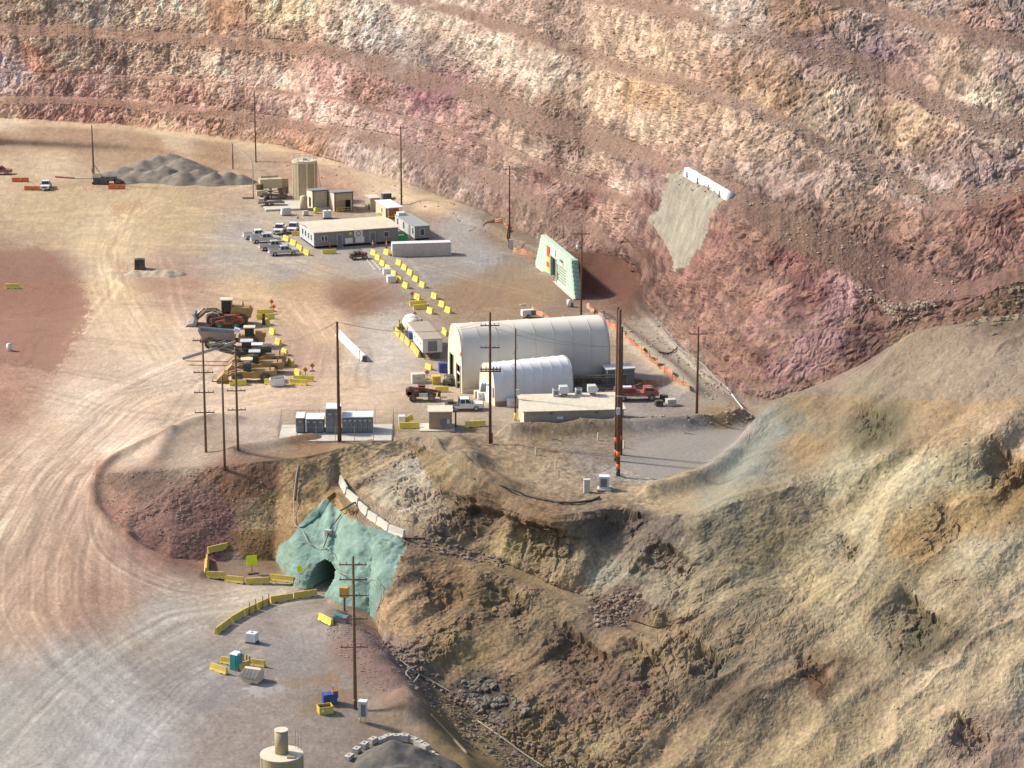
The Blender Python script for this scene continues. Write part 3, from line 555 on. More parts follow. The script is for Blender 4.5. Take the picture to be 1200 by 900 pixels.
# ------------------------------------------------------------------ materials
MATS = {}
def bsdf(name, col, rough=.6, metal=0., spec=.3):
    m = bpy.data.materials.new(name); m.use_nodes = True; b = m.node_tree.nodes['Principled BSDF']
    b.inputs['Base Color'].default_value = (*col, 1); b.inputs['Roughness'].default_value = rough
    b.inputs['Metallic'].default_value = metal; b.inputs['Specular IOR Level'].default_value = spec
    return m, b
def earth(name, bump_s, bump_d, sc, var=.18):
    m, b = bsdf(name, (.4, .3, .2), .95, 0, .1); t = m.node_tree; n = t.nodes.new
    at = n('ShaderNodeAttribute'); at.attribute_name = 'Col'
    tc = n('ShaderNodeTexCoord'); nz = n('ShaderNodeTexNoise'); nz.inputs['Scale'].default_value = sc; nz.inputs['Detail'].default_value = 6; nz.inputs['Roughness'].default_value = .65
    t.links.new(tc.outputs['Object'], nz.inputs['Vector'])
    mr = n('ShaderNodeMapRange'); mr.inputs[1].default_value = .25; mr.inputs[2].default_value = .75; mr.inputs[3].default_value = 1-var; mr.inputs[4].default_value = 1+var
    t.links.new(nz.outputs['Fac'], mr.inputs[0])
    mx = n('ShaderNodeVectorMath'); mx.operation = 'SCALE'
    t.links.new(at.outputs['Color'], mx.inputs[0]); t.links.new(mr.outputs[0], mx.inputs['Scale']); t.links.new(mx.outputs[0], b.inputs['Base Color'])
    bp = n('ShaderNodeBump'); bp.inputs['Strength'].default_value = bump_s; bp.inputs['Distance'].default_value = bump_d
    t.links.new(nz.outputs['Fac'], bp.inputs['Height']); t.links.new(bp.outputs[0], b.inputs['Normal'])
    return m
M_GROUND = earth('packed_earth', .7, .1, 2.0, .2)
M_ROCK = earth('pit_rock', .9, .35, 1.3, .24)
M_HILL = earth('weathered_slope', .7, .2, 2.2, .2)
M_SHOT = earth('sprayed_concrete', .7, .12, 2.2, .1)

def tag(o, label=None, cat=None, group=None, kind=None):
    if label: o['label'] = label
    if cat: o['category'] = cat
    if group: o['group'] = group
    if kind: o['kind'] = kind
    return o
VTX = np.stack([PX, PY, PZ], -1).reshape(-1, 3)
VC = np.concatenate([ALB.reshape(-1, 3), np.ones((ALB.size//3, 1))], 1).astype(np.float32)
idx = np.arange(NR*NC).reshape(NR, NC)
QUAD = np.stack([idx[:-1, :-1], idx[:-1, 1:], idx[1:, 1:], idx[1:, :-1]], -1).reshape(-1, 4)
qb = BAND[:-1, :-1].ravel(); qc = np.broadcast_to(COLS[:-1], (NR-1, NC-1)).ravel()
qg = (green[:-1, :-1] | green[1:, 1:] | green[:-1, 1:] | green[1:, :-1]).ravel(); qs = (shot[:-1, :-1]).ravel()
zone = np.where(qb == 0, 0, np.where(qb <= 3, 1, np.where(qb == 4, np.where(qc > 790, 1, 0), np.where(qb == 5, np.where(qc > 895, 1, 0), 2))))
zone = np.where((qb >= 1) & (qb <= 4) & (qc < 104), 0, zone)
zone = np.where(qg, 3, np.where(qs, 4, zone))
def sheet(name, q, mat, smooth):
    u, inv = np.unique(q.ravel(), return_inverse=True)
    me = bpy.data.meshes.new(name); me.vertices.add(len(u)); me.vertices.foreach_set('co', VTX[u].astype(np.float32).ravel())
    me.loops.add(len(inv)); me.loops.foreach_set('vertex_index', inv.astype(np.int32))
    me.polygons.add(len(q)); me.polygons.foreach_set('loop_start', np.arange(0, len(inv), 4, dtype=np.int32))
    me.polygons.foreach_set('use_smooth', np.full(len(q), smooth))
    at = me.attributes.new('Col', 'FLOAT_COLOR', 'POINT'); at.data.foreach_set('color', VC[u].ravel())
    me.materials.append(mat); me.update(calc_edges=True); me.validate()
    o = bpy.data.objects.new(name, me); C.objects.link(o); return o
tag(sheet('ground', QUAD[zone == 0], M_GROUND, True), 'packed sandy earth of the mine yard, haul road and lower pad', kind='structure')
tag(sheet('hillside', QUAD[zone == 1], M_HILL, False), 'tan and olive eroded slope falling from the yard', kind='structure')
tag(sheet('pit_wall', QUAD[zone == 2], M_ROCK, False), 'benched pink and cream rock wall of the open pit', kind='structure')
tag(sheet('tunnel_portal', QUAD[zone == 3], M_SHOT, True), 'green sprayed concrete face with a dark tunnel mouth below the yard', 'tunnel portal')
tag(sheet('shotcrete_slope', QUAD[zone == 4], M_SHOT, True), 'grey sprayed concrete apron on the pit wall below the white bench cover', 'concrete apron')

# ground lookup for placing things
vis = (BAND <= 5).ravel()
LX, LY, LR = IX.ravel()[vis], IY.ravel()[vis], RR.ravel()[vis]; LV = VTX[vis]
def G(px, py):
    d = (LX-px)**2+(LY-py)**2; k = np.where(d < 4.)[0]
    i = k[np.argmin(LR[k]+4*d[k])] if len(k) else int(np.argmin(d))
    v = LV[i]; a, t = ray(px, py); z = float(v[2]); r = (HC-z)/t
    return Vector((float(r*np.sin(a)), float(r*np.cos(a)), z))
# height of the ground under a plan position
GXY = VTX[(BAND <= 5).ravel()]
def HZ(x, y):
    i = int(np.argmin((GXY[:, 0]-x)**2+(GXY[:, 1]-y)**2)); return float(GXY[i, 2])
# ------------------------------------------------------------------ builders
class MB:
    def __init__(s): s.v = []; s.f = []
    def add(s, vs, fs):
        b = len(s.v); s.v += [tuple(v) for v in vs]; s.f += [tuple(b+i for i in f) for f in fs]; return s
    def box(s, c, d, rz=0., ry=0., tx=1., ty=1.):          # tx, ty: how far the top is drawn in
        hx, hy, hz = d[0]/2, d[1]/2, d[2]/2; cs, sn = math.cos(rz), math.sin(rz); cr, sr = math.cos(ry), math.sin(ry)
        out = []
        for z in (-1, 1):
            kx, ky = (tx, ty) if z > 0 else (1, 1)
            for x, y in ((-1, -1), (1, -1), (1, 1), (-1, 1)):
                X, Y, Z = x*hx*kx, y*hy*ky, z*hz
                X, Z = X*cr+Z*sr, -X*sr+Z*cr
                out.append((c[0]+X*cs-Y*sn, c[1]+X*sn+Y*cs, c[2]+Z))
        return s.add(out, [(3, 2, 1, 0), (4, 5, 6, 7), (0, 1, 5, 4), (1, 2, 6, 5), (2, 3, 7, 6), (3, 0, 4, 7)])
    def prism(s, prof, a, b, axis='y'):                     # profile of (u, z) pairs, pushed from a to b
        n = len(prof); P = []
        for t in (a, b):
            for u, z in prof: P.append((u, t, z) if axis == 'y' else (t, u, z))
        fs = [tuple(range(n-1, -1, -1)), tuple(range(n, 2*n))]+[(i, (i+1) % n, n+(i+1) % n, n+i) for i in range(n)]
        return s.add(P, fs)
    def cyl(s, p, q, r, r2=None, n=10, cap=True):
        p = Vector(p); q = Vector(q); r2 = r if r2 is None else r2
        d = (q-p).normalized(); u = d.orthogonal().normalized(); w = d.cross(u); P = []
        for c, rr in ((p, r), (q, r2)):
            for i in range(n):
                a = 2*math.pi*i/n; P.append(c+u*(rr*math.cos(a))+w*(rr*math.sin(a)))
        fs = [(i, (i+1) % n, n+(i+1) % n, n+i) for i in range(n)]
        if cap: fs += [tuple(range(n-1, -1, -1)), tuple(range(n, 2*n))]
        return s.add(P, fs)
    def tube(s, pts, r, n=6):
        pts = [Vector(p) for p in pts]; P = []; u = None
        for i, p in enumerate(pts):
            d = (pts[min(i+1, len(pts)-1)]-pts[max(i-1, 0)]).normalized()
            u = d.orthogonal().normalized() if u is None else (u-d*u.dot(d)).normalized()
            w = d.cross(u)
            for k in range(n):
                a = 2*math.pi*k/n; P.append(p+u*(r*math.cos(a))+w*(r*math.sin(a)))
        fs = [(i*n+k, i*n+(k+1) % n, (i+1)*n+(k+1) % n, (i+1)*n+k) for i in range(len(pts)-1) for k in range(n)]
        fs += [tuple(range(n-1, -1, -1)), tuple(range(len(P)-n, len(P)))]
        return s.add(P, fs)
    def mesh(s, name, mat, smooth=False):
        me = bpy.data.meshes.new(name); me.from_pydata(s.v, [], s.f)
        import bmesh
        bm = bmesh.new(); bm.from_mesh(me); bmesh.ops.recalc_face_normals(bm, faces=bm.faces); bm.to_mesh(me); bm.free()
        if mat: me.materials.append(mat)
        if smooth: me.polygons.foreach_set('use_smooth', [True]*len(me.polygons))
        return me
    def obj(s, name, mat, parent=None, smooth=False):
        o = bpy.data.objects.new(name, s.mesh(name, mat, smooth)); C.objects.link(o)
        if parent: o.parent = parent
        return o
def thing(name, label, cat, loc, yaw=0., group=None):
    o = bpy.data.objects.new(name, None); C.objects.link(o); o.location = loc; o.rotation_euler = (0, 0, yaw); o.empty_display_size = .3
    return tag(o, label, cat, group)
def place(o, loc, yaw=0.): o.location = loc; o.rotation_euler = (0, 0, yaw); return o
def dup(o, parent=None):
    c = o.copy(); C.objects.link(c); c.parent = parent
    for ch in o.children: dup(ch, c)
    return c
def yaw_of(a, b): return math.atan2(b.y-a.y, b.x-a.x)
_m = {}
def mt(name, col=None, rough=.6, metal=0., var=.12, sc=1.2, dust=.18, spec=.3):
    if name in _m: return _m[name]
    m, b = bsdf(name, col, rough, metal, spec); t = m.node_tree; n = t.nodes.new
    tc = n('ShaderNodeTexCoord'); nz = n('ShaderNodeTexNoise'); nz.inputs['Scale'].default_value = sc; nz.inputs['Detail'].default_value = 5; nz.inputs['Roughness'].default_value = .65
    t.links.new(tc.outputs['Object'], nz.inputs['Vector'])
    mr = n('ShaderNodeMapRange'); mr.inputs[1].default_value = .3; mr.inputs[2].default_value = .7; mr.inputs[3].default_value = 1-var; mr.inputs[4].default_value = 1+var
    t.links.new(nz.outputs['Fac'], mr.inputs[0])
    sc_ = n('ShaderNodeVectorMath'); sc_.operation = 'SCALE'; sc_.inputs[0].default_value = col; t.links.new(mr.outputs[0], sc_.inputs['Scale'])
    nd = n('ShaderNodeTexNoise'); nd.inputs['Scale'].default_value = sc*.6; nd.inputs['Detail'].default_value = 4; t.links.new(tc.outputs['Object'], nd.inputs['Vector'])
    dr = n('ShaderNodeMapRange'); dr.inputs[1].default_value = .4; dr.inputs[2].default_value = .75; dr.inputs[3].default_value = dust*.4; dr.inputs[4].default_value = min(1, dust*2.2); t.links.new(nd.outputs['Fac'], dr.inputs[0])
    mx = n('ShaderNodeMix'); mx.data_type = 'RGBA'; mx.inputs[7].default_value = (.42, .33, .23, 1)
    t.links.new(dr.outputs[0], mx.inputs[0]); t.links.new(sc_.outputs[0], mx.inputs[6]); t.links.new(mx.outputs[2], b.inputs['Base Color'])
    _m[name] = m; return m
YEL = mt('yellow_paint', (.80, .62, .09), .6, dust=.16, var=.2, sc=1.6); YELD = mt('weathered_yellow_paint', (.62, .45, .05), .7, dust=.32, var=.25, sc=1.6)
MYEL = mt('machine_yellow', (.36, .20, .035), .55, dust=.3, var=.3); RED = mt('faded_red_paint', (.33, .06, .04), .55, dust=.25)
WHITE = mt('white_paint', (.74, .74, .72), .4, dust=.08); SILV = mt('silver_paint', (.52, .52, .5), .35, .2, dust=.12)
BLK = mt('black_rubber', (.025, .025, .026), .8, dust=.2); DARK = mt('dark_opening', (.012, .012, .012), .9, dust=.02)
GLASS = mt('dark_glass', (.03, .035, .04), .12, 0, .05, dust=.04, spec=.5); STEEL = mt('dull_steel', (.30, .30, .30), .5, .5, dust=.2)
DSTEEL = mt('dark_steel', (.09, .085, .08), .6, .3, dust=.22); RUST = mt('rust_brown', (.17, .09, .05), .8, dust=.3)
WOOD = mt('pole_wood', (.13, .062, .034), .85, var=.25, sc=3, dust=.06); WOODL = mt('weathered_wood', (.17, .105, .06), .85, var=.25, sc=3, dust=.1)
CONC = mt('pale_concrete', (.55, .51, .44), .9, dust=.15); ORG = mt('orange_plastic', (.72, .16, .04), .6, dust=.12)
NETM = mt('faded_orange_net', (.52, .17, .09), .9, dust=.4, var=.35, sc=2); TAN = mt('tan_paint', (.50, .42, .28), .6, dust=.15, var=.1)
CREAM = mt('cream_metal', (.66, .58, .44), .55, dust=.12); GREYM = mt('grey_siding', (.22, .23, .23), .6, dust=.1); LITEND = mt('sunlit_end_siding', (.50, .54, .57), .6, dust=.08)
DGREY = mt('switchgear_grey', (.15, .16, .17), .5, dust=.08); LGREY = mt('light_grey_metal', (.55, .56, .56), .45, dust=.08)
TEAL = mt('teal_plastic', (.02, .26, .25), .5, dust=.06); BLUE = mt('blue_paint', (.02, .06, .24), .5, dust=.1); GRN = mt('green_paint', (.03, .34, .08), .5, dust=.06)
FABR = mt('white_fabric', (.68, .62, .53), .8, dust=.16, var=.06, sc=.2); FABW = mt('bright_fabric', (.80, .78, .74), .8, dust=.06, var=.04); FABC = mt('cream_fabric', (.74, .66, .48), .8, dust=.08, var=.06)
SAND = mt('grey_sand', (.085, .081, .077), .95, var=.2, dust=.12, sc=1.5); GRAV = mt('grey_gravel', (.16, .142, .125), .95, var=.2, dust=.2, sc=1.0)
ASPH = mt('grey_lid', (.10, .10, .105), .8, dust=.2); BEIG = mt('beige_panel', (.46, .385, .26), .6, dust=.1); BRN = mt('brown_panel', (.34, .24, .15), .7, dust=.1)
AMB = mt('amber_shaded_wall', (.42, .17, .04), .7, dust=.05); MINT = mt('mint_block', (.46, .60, .50), .85, dust=.08, var=.10, sc=.8); MINTD = mt('shaded_mint_block', (.30, .47, .38), .85, dust=.08)
LIME = mt('lime_sign', (.62, .78, .02), .5, dust=.02); PALEP = mt('pale_pink_wall', (.62, .54, .48), .6, dust=.1)
TANKT = mt('tan_tank', (.40, .32, .185), .55, dust=.1, var=.08); PIPEM = mt('pale_pipe', (.30, .29, .26), .5, dust=.2); MAR = mt('maroon_rust', (.14, .035, .03), .7, dust=.2)
ORD = ['first', 'second', 'third', 'fourth', 'fifth', 'sixth', 'seventh', 'eighth', 'ninth', 'tenth']
SITE = math.radians(18)

# ------------------------------------------------------------------ power poles and their wires
POLE_TOP = {}
INS = MB().cyl((0, 0, 0), (0, 0, .24), .05, .035, 6).mesh('insulator', DSTEEL)
def pole(key, bx, by, ty, label, arms=(), r=.2, mat=None, armw=3.0, steps=0, extra=None, ayaw=0.):
    b = G(bx, by)
    a, t = ray(bx, ty); rr = math.hypot(b.x, b.y); h = HC-rr*float(t)-b.z
    e = thing('power_pole', label, 'power pole', b, 0, 'wooden power poles')
    mat = mat or WOOD
    MB().cyl((0, 0, -.4), (0, 0, h), r, r*.72, 10).obj('pole', mat, e, True)
    tops = []
    for i, ay in enumerate(arms):
        z = HC-rr*float(ray(bx, ay)[1])-b.z; w = armw
        m = MB().box((0, -r*.9, z), (w, .12, .15), ayaw); o = m.obj('crossarm', mat, e)
        cs, sn = math.cos(ayaw), math.sin(ayaw)
        for k in (-.92, -.45, .45, .92):
            c = bpy.data.objects.new('insulator', INS); C.objects.link(c); c.parent = o; c.location = (k*w/2*cs, -r*.9+k*w/2*sn, z+.1)
        if i == 0: tops = [Vector((b.x+k*w/2, b.y-r, b.z+z+.42)) for k in (-.92, .45, .92)]
    if not tops: tops = [Vector((b.x, b.y, b.z+h))]*3
    for i in range(steps):
        z = h*(.25+.6*i/steps); MB().cyl((-.05, 0, z), (.5 if i % 2 else -.5, 0, z), .03, n=5).obj('pole_step', DSTEEL, e)
    POLE_TOP[key] = tops
    if extra: extra(e, h, b, rr)
    return e
def zat(bx, b, rr, py): return HC-rr*float(ray(bx, py)[1])-b.z
pole('far', 300, 190, 106, 'bare thin tall pole behind the grey gravel stockpile', (), .17)
pole('back', 470.5, 240, 148, 'tall pole with one short crossarm behind the grey site trailer', (150,), .2, armw=2.8)
def p3x(e, h, b, rr): MB().box((.35, -.5, 1.0), (.9, .5, 2.0)).obj('meter_box', LGREY, e)
pole('mid', 597, 291, 194, 'pole with a grey box at its foot beside the orange netting', (198,), .2, armw=2.8, extra=p3x)
def p4x(e, h, b, rr):
    MB().cyl((-.7, -.3, zat(681, b, rr, 292)), (-.7, -.3, zat(681, b, rr, 287)), .3, .3, 10).obj('transformer', LGREY, e, True)
    MB().box((-.35, -.3, zat(681, b, rr, 290)), (.5, .12, .12)).obj('bracket', DSTEEL, e)
pole('wall', 681, 376, 269, 'pole standing in front of the mint green block portal', (274,), .2, armw=3.0, extra=p4x)
pole('right', 816.5, 487, 383, 'lone pole with a pale crossarm at the foot of the pink wall', (391,), .22, armw=2.9)
def p6x(e, h, b, rr):
    z = zat(574, b, rr, 453); m = MB()
    for dx in (-1.25, -.85): m.cyl((dx, -.35, z-.7), (dx, -.35, z+.6), .26, .26, 10)
    m.obj('transformer', LGREY, e, True); MB().box((-.7, -.2, z+.3), (1.2, .12, .14)).obj('bracket', DSTEEL, e)
    z = zat(574, b, rr, 434); q = MB().box((.1, -.55, z), (3.2, .16, .2)).box((.1, .3, z+.1), (3.2, .16, .2)); q.obj('platform_arm', WOOD, e)
    for k in (-1.3, -.6, .5, 1.0, 1.5): MB().cyl((k, -.5, z), (k, -.5, z+.7), .08, n=6).obj('fuse_cutout', DSTEEL, e)
    MB().cyl((.3, -.1, .2), (.3, -.1, 1.7), .12, n=8).obj('cable_guard', RED, e)
pole('tent', 574.5, 520, 366, 'tall pole with three crossarms and transformers in front of the tents', (381, 407), .24, armw=2.9, extra=p6x)
def p7x(e, h, b, rr):
    z = zat(604, b, rr, 459); MB().box((.35, -.3, z), (.55, .4, .9)).obj('control_box', LGREY, e)
    MB().cyl((0, 0, .05), (0, 0, 1.3), .23, n=10).obj('yellow_guard', YEL, e, True)
pole('slim', 604, 493, 385, 'slim pole without crossarms in front of the small white tent', (), .17, steps=10, extra=p7x)
def p9x(e, h, b, rr):
    MB().cyl((.28, 0, .2), (.28, 0, 5.6), .1, n=8).obj('conduit', DSTEEL, e, True)
pole('yard', 397.5, 518, 377, 'dark bare pole standing in front of the grey switchgear', (), .26, steps=8, extra=p9x)
pole('w1', 241.5, 530, 397, 'leftmost of three poles by the haul road, with four crossarms', (398.5, 436, 459.5, 483), .2, WOODL, 3.0, ayaw=.05)
pole('w2', 263.5, 549, 441, 'shortest of three poles by the haul road, with one crossarm', (446.5,), .2, WOODL, 3.1)
pole('w3', 279, 527, 407, 'rightmost of three poles by the haul road, in front of the loaders', (412, 457.5, 480), .2, WOODL, 2.8, ayaw=.05)
def p13x(e, h, b, rr):
    MB().cyl((0, 0, 0), (0, 0, 1.4), .235, n=10).obj('dark_foot', DSTEEL, e, True)
pole('front', 416.5, 831, 652, 'tall brown pole with five crossarms before the green tunnel portal', (661, 678.5, 697, 724.5, 757.5), .24, WOODL, 3.5, extra=p13x)
for k, (bx, by, ty, lb) in enumerate([(722, 540, 360, 'left pole of the tight trio with orange bands on the plateau'), (724.3, 557, 363, 'middle and frontmost pole of the tight trio with orange bands on the plateau'), (727, 533, 383, 'right, shorter pole of the tight trio with orange bands on the plateau')]):
    def p5x(e, h, b, rr, k=k):
        MB().cyl((0, 0, 0), (0, 0, .9), .315, n=10).obj('dark_foot', BLK, e, True)
        for z in ((1.0, 2.9) if k < 2 else (2.3,)): MB().cyl((0, 0, z), (0, 0, z+.75), .325, n=10).obj('orange_band', ORG, e, True)
        if k == 1: MB().box((-.1, -.45, zat(724, b, rr, 481)), (.55, .35, 1.0)).obj('control_box', LGREY, e); MB().cyl((-1.6, -.4, zat(724, b, rr, 463)), (2.4, -.4, zat(724, b, rr, 464)), .06, n=6).obj('pipe_arm', LGREY, e)
    pole('c%d' % k, bx, by, ty, lb, (), .3, extra=p5x)
WIRE = mt('cable', (.16, .15, .14), .6, .3)
def wire(a, b, sag, label, r=.022):
    p = [a.lerp(b, t/14)-Vector((0, 0, sag*4*(t/14)*(1-t/14))) for t in range(15)]
    tag(MB().tube(p, r, 4).obj('overhead_wire', WIRE), label, 'wire', 'overhead power wires')
T = POLE_TOP
for k in (0, 2):
    nm = ('outer', '', 'inner')[k]
    wire(T['w1'][k], T['w3'][k], .3, '%s top wire between the leftmost and rightmost haul road poles' % nm)
    wire(T['w3'][k], T['yard'][k], 1.2, '%s wire running from the haul road poles to the pole by the switchgear' % nm)
    wire(T['yard'][k], T['tent'][k], 1.5, '%s wire from the switchgear pole to the pole before the tents' % nm)
    wire(T['tent'][k], T['right'][k], 3.0, '%s wire from the tent pole across to the lone pole by the pink wall' % nm)
    wire(T['back'][k], T['mid'][k], 2.5, '%s wire between the two poles behind the site trailers' % nm)
    wire(T['far'][k], T['back'][k], 3.0, '%s wire from the bare pole by the stockpile to the pole behind the trailer' % nm)
    wire(T['mid'][k], T['wall'][k], 2.5, '%s wire from the netting pole to the pole before the block portal' % nm)

# ------------------------------------------------------------------ traffic barriers
def barrier_mesh(name, L_, mat, scale=1.):
    pr = [(-.31, 0), (.31, 0), (.31, .08), (.18, .33), (.10, .86), (-.10, .86), (-.18, .33), (-.31, .08)]
    pr = [(u*scale, z*scale) for u, z in pr]; m = MB(); n = 6
    xs = [-L_/2, -L_/2+.04, -L_*.28, L_*.28, L_/2-.04, L_/2]
    P = []
    for i, x in enumerate(xs):
        k = .93 if i in (0, 5) else 1.
        P += [(x, u*k, z*(k if z > .5 else 1)) for u, z in pr]
    q = len(pr); fs = [tuple(range(q)), tuple(range(len(P)-1, len(P)-q-1, -1))]
    fs += [(i*q+j, (i+1)*q+j, (i+1)*q+(j+1) % q, i*q+(j+1) % q) for i in range(5) for j in range(q)]
    m.add(P, fs); return m.mesh(name, mat)
BM = {}
def barrier(p, q, label, group, mat=YEL, ends=True, L_=3.2, yaw=None, sc=1.1, slots=True):
    A = G(*p)
    if ends:
        Bq = G(*q); loc = (A+Bq)/2; yw = yaw_of(A, Bq); L_ = max(1.6, (Bq-A).length-.06); L_ = round(L_, 1)
    else: loc = A; yw = yaw
    k = (mat.name, L_, sc)
    if k not in BM:
        BM[k] = (barrier_mesh('jersey_barrier', L_, mat, sc), MB().box((0, 0, 0), (.34, .64*sc, .1)).mesh('lifting_slot', DARK))
    o = bpy.data.objects.new('jersey_barrier', BM[k][0]); C.objects.link(o); loc.z -= .02; place(o, loc, yw)
    tag(o, label, 'barrier', group)
    for x in (-.26, .26):
        c = bpy.data.objects.new('lifting_slot', BM[k][1]); C.objects.link(c); c.parent = o; c.location = (x*L_, 0, .055)
    return o
RY = yaw_of(U(438, 296), U(504, 365))
z2 = lambda x, y: (270+x/4, 160+y/4+2.5)
for i, q in enumerate([(672, 545), (692, 568), (714, 594), (739, 617), (767, 643), (793, 671), (822, 699), (878, 754), (937, 819)]):
    barrier(z2(*q), None, '%s yellow barrier from the office in the left row of the walkway' % ORD[i], 'walkway barriers', ends=False, yaw=RY+.28, L_=2.0, sc=1.25)
for i, q in enumerate([(733, 543), (791, 592), (817, 615), (843, 639), (870, 668), (901, 696), (957, 749), (993, 788), (1021, 815)]):
    barrier(z2(*q), None, '%s yellow barrier from the office in the right row of the walkway' % ORD[i], 'walkway barriers', ends=False, yaw=RY+.28, L_=2.0, sc=1.25)
barrier((480, 358.6), (500, 357.6), 'rear of two yellow barriers lying across the walkway end', 'walkway barriers')
barrier((484, 362.8), (503, 361.6), 'front of two yellow barriers lying across the walkway end', 'walkway barriers')
for i, q in enumerate([(263, 478), (296, 498), (325, 522), (357, 544)]):
    barrier(z2(*q), None, '%s yellow barrier from the back in the row beside the parked pickups' % ORD[i], 'parking barriers', ends=False, yaw=RY+.35, L_=2.3, sc=1.25)
barrier((343, 276), (350, 276), 'yellow barrier between the two nose-on white pickups and the office', 'parking barriers')
barrier((377.5, 297.6), (394.5, 297), 'yellow barrier standing alone before the office front', 'parking barriers')
barrier((443, 254), (449, 254.5), 'yellow barrier beside the small cream shed with the amber porch', 'parking barriers', L_=2)
EY = yaw_of(U(313, 378), U(349, 438))
for i, q in enumerate([(313, 380), (319.4, 391.6), (326.2, 403.6), (333.8, 415.6), (341, 428), (349, 440)]):
    barrier(q, None, '%s yellow barrier from the back in the row right of the yellow loaders' % ORD[i], 'equipment row barriers', ends=False, yaw=EY+.3, L_=1.9, sc=1.25)
barrier((301, 368.5), (321, 368), 'rear yellow barrier behind the black drum at the equipment row', 'equipment row barriers')
barrier((300.5, 374), (322, 373.5), 'front yellow barrier behind the black drum at the equipment row', 'equipment row barriers')
barrier((344, 446), (367.5, 447), 'rear of two yellow barriers at the near end of the equipment row', 'equipment row barriers')
barrier((340, 450), (360, 451.5), 'front of two yellow barriers at the near end of the equipment row', 'equipment row barriers')
barrier((268.5, 452), (289, 451), 'yellow barrier in front of the nearest yellow loader', 'equipment row barriers')
barrier((310, 450), (321, 450.5), 'short yellow barrier beside the white skip', 'equipment row barriers')
for i, (p, q) in enumerate([((463.5, 389.5), (469, 396)), ((468, 393.5), (474.5, 400.5)), ((474.5, 399.5), (481, 406.5)), ((482, 405.5), (491.5, 419))]):
    barrier(p, q, '%s pale yellow barrier from the back along the white tank trailer' % ORD[i], 'trailer barriers', YELD, sc=1.2)
barrier((499, 431.5), (506, 434), 'yellow barrier left of the big tent gable', 'tent yard barriers')
barrier((519, 389), (524, 394), 'yellow barrier behind the big tent gable', 'tent yard barriers')
barrier((468, 502), (491, 501.5), 'yellow barrier in front of the small white box by the switchgear', 'tent yard barriers')
barrier((545, 500.5), (569, 499), 'yellow barrier right of the tan booth', 'tent yard barriers')
barrier((509, 459.5), (526, 459), 'yellow barrier behind the red telehandler', 'tent yard barriers')
zr = lambda x, y: (230+x/6.667, 631.5+y/6.667)
for i, (p, q) in enumerate([((242, 45), (95, 140)), ((85, 150), (78, 285)), ((85, 285), (222, 322)), ((222, 324), (375, 352)), ((385, 352), (575, 348)), ((580, 345), (762, 318))]):
    barrier(zr(*p), zr(*q), '%s yellow barrier from the far end of the ring around the tunnel apron' % ORD[i], 'ring of barriers at the tunnel apron', YELD)
for i, (p, q) in enumerate([((155, 745), (268, 660)), ((272, 655), (368, 600)), ((372, 597), (470, 553)), ((474, 550), (570, 505)), ((580, 500), (755, 470)), ((760, 467), (945, 440))]):
    barrier(zr(*p), zr(*q), '%s yellow barrier from the left in the curved line below the tunnel road' % ORD[i], 'curved line of barriers below the tunnel road', YELD)
for i, (x, y) in enumerate([(418, 590), (466, 565), (521, 540), (568, 518), (908, 445)]):
    p = G(*zr(x, y)); o = MB().cyl((0, 0, -.1), (0, 0, 1.75), .06, n=7).obj('marker_post', RUST); place(o, p)
    tag(o, '%s thin brown post from the left along the curved yellow barrier line' % ORD[i], 'post', 'posts along the curved barriers')
barrier(zr(962, 622), zr(1062, 680), 'bright yellow barrier alone at the foot of the green portal', 'loose barriers on the lower pad')
barrier((247, 783), (266.5, 791), 'yellow barrier left of the teal toilet', 'loose barriers on the lower pad', YELD)
barrier((259, 776), (271, 779), 'dull yellow barrier half hidden behind the teal toilet', 'loose barriers on the lower pad', YELD)
barrier((280, 786), (292, 781), 'short yellow barrier between the teal toilet and the wooden bin', 'loose barriers on the lower pad', YELD)
barrier((295, 779), (311, 782), 'yellow barrier right of and behind the wooden bin', 'loose barriers on the lower pad', YELD)
barrier((6, 338), (23, 338), 'yellow barrier lying alone on the far left mauve ground', 'loose barriers on the lower pad')
# concrete barriers along the bench above the portal
zb = lambda x, y: (320+x/6.667, 561+y/6.667)
for i, (p, q) in enumerate([((528, 25), (578, 125)), ((582, 130), (668, 218)), ((672, 222), (742, 300)), ((746, 302), (818, 352)), ((820, 356), (905, 412)), ((908, 414), (1028, 465))]):
    barrier(zb(*p), zb(*q), '%s concrete barrier from the top of the row above the green portal' % ORD[i], 'concrete barriers above the portal', CONC, sc=1.35)
# ------------------------------------------------------------------ orange things on the far yard
def net(pts, h, label):
    P = [G(*p) for p in pts]; Q = []
    for a, b in zip(P[:-1], P[1:]):
        n = max(1, int((b-a).length/1.5)); Q += [a.lerp(b, i/n) for i in range(n)]
    Q.append(P[-1]); rd = random.Random(len(label))
    e = thing('safety_netting', label, 'netting', Q[0], 0, 'orange safety netting'); m = MB(); o = Q[0]; V_ = []
    for i, p in enumerate(Q):
        l = rd.uniform(-.5, .5); hh = h*rd.uniform(.4, .85)
        for k, (dz, dx) in enumerate(((.03, 0), (hh*.55, l*.4), (hh, l))): V_.append((p.x-o.x+dx, p.y-o.y+dx*.5, p.z-o.z+dz)); 
    fs = [(i*3+k, (i+1)*3+k, (i+1)*3+k+1, i*3+k+1) for i in range(len(Q)-1) for k in range(2)]
    m.add(V_, fs); n = m.obj('net', NETM, e, False); sm = n.modifiers.new('thickness', 'SOLIDIFY'); sm.thickness = .01
    for i in range(0, len(Q), 3):
        p = Q[i]-o; MB().cyl((p.x, p.y, p.z-.2), (p.x, p.y, p.z+h*1.05), .04, n=5).obj('stake', RUST, e)
net([(566, 265), (578, 261), (590, 262), (595, 270), (596, 284)], 1.5, 'sagging orange netting around the pole beside the pit wall toe')
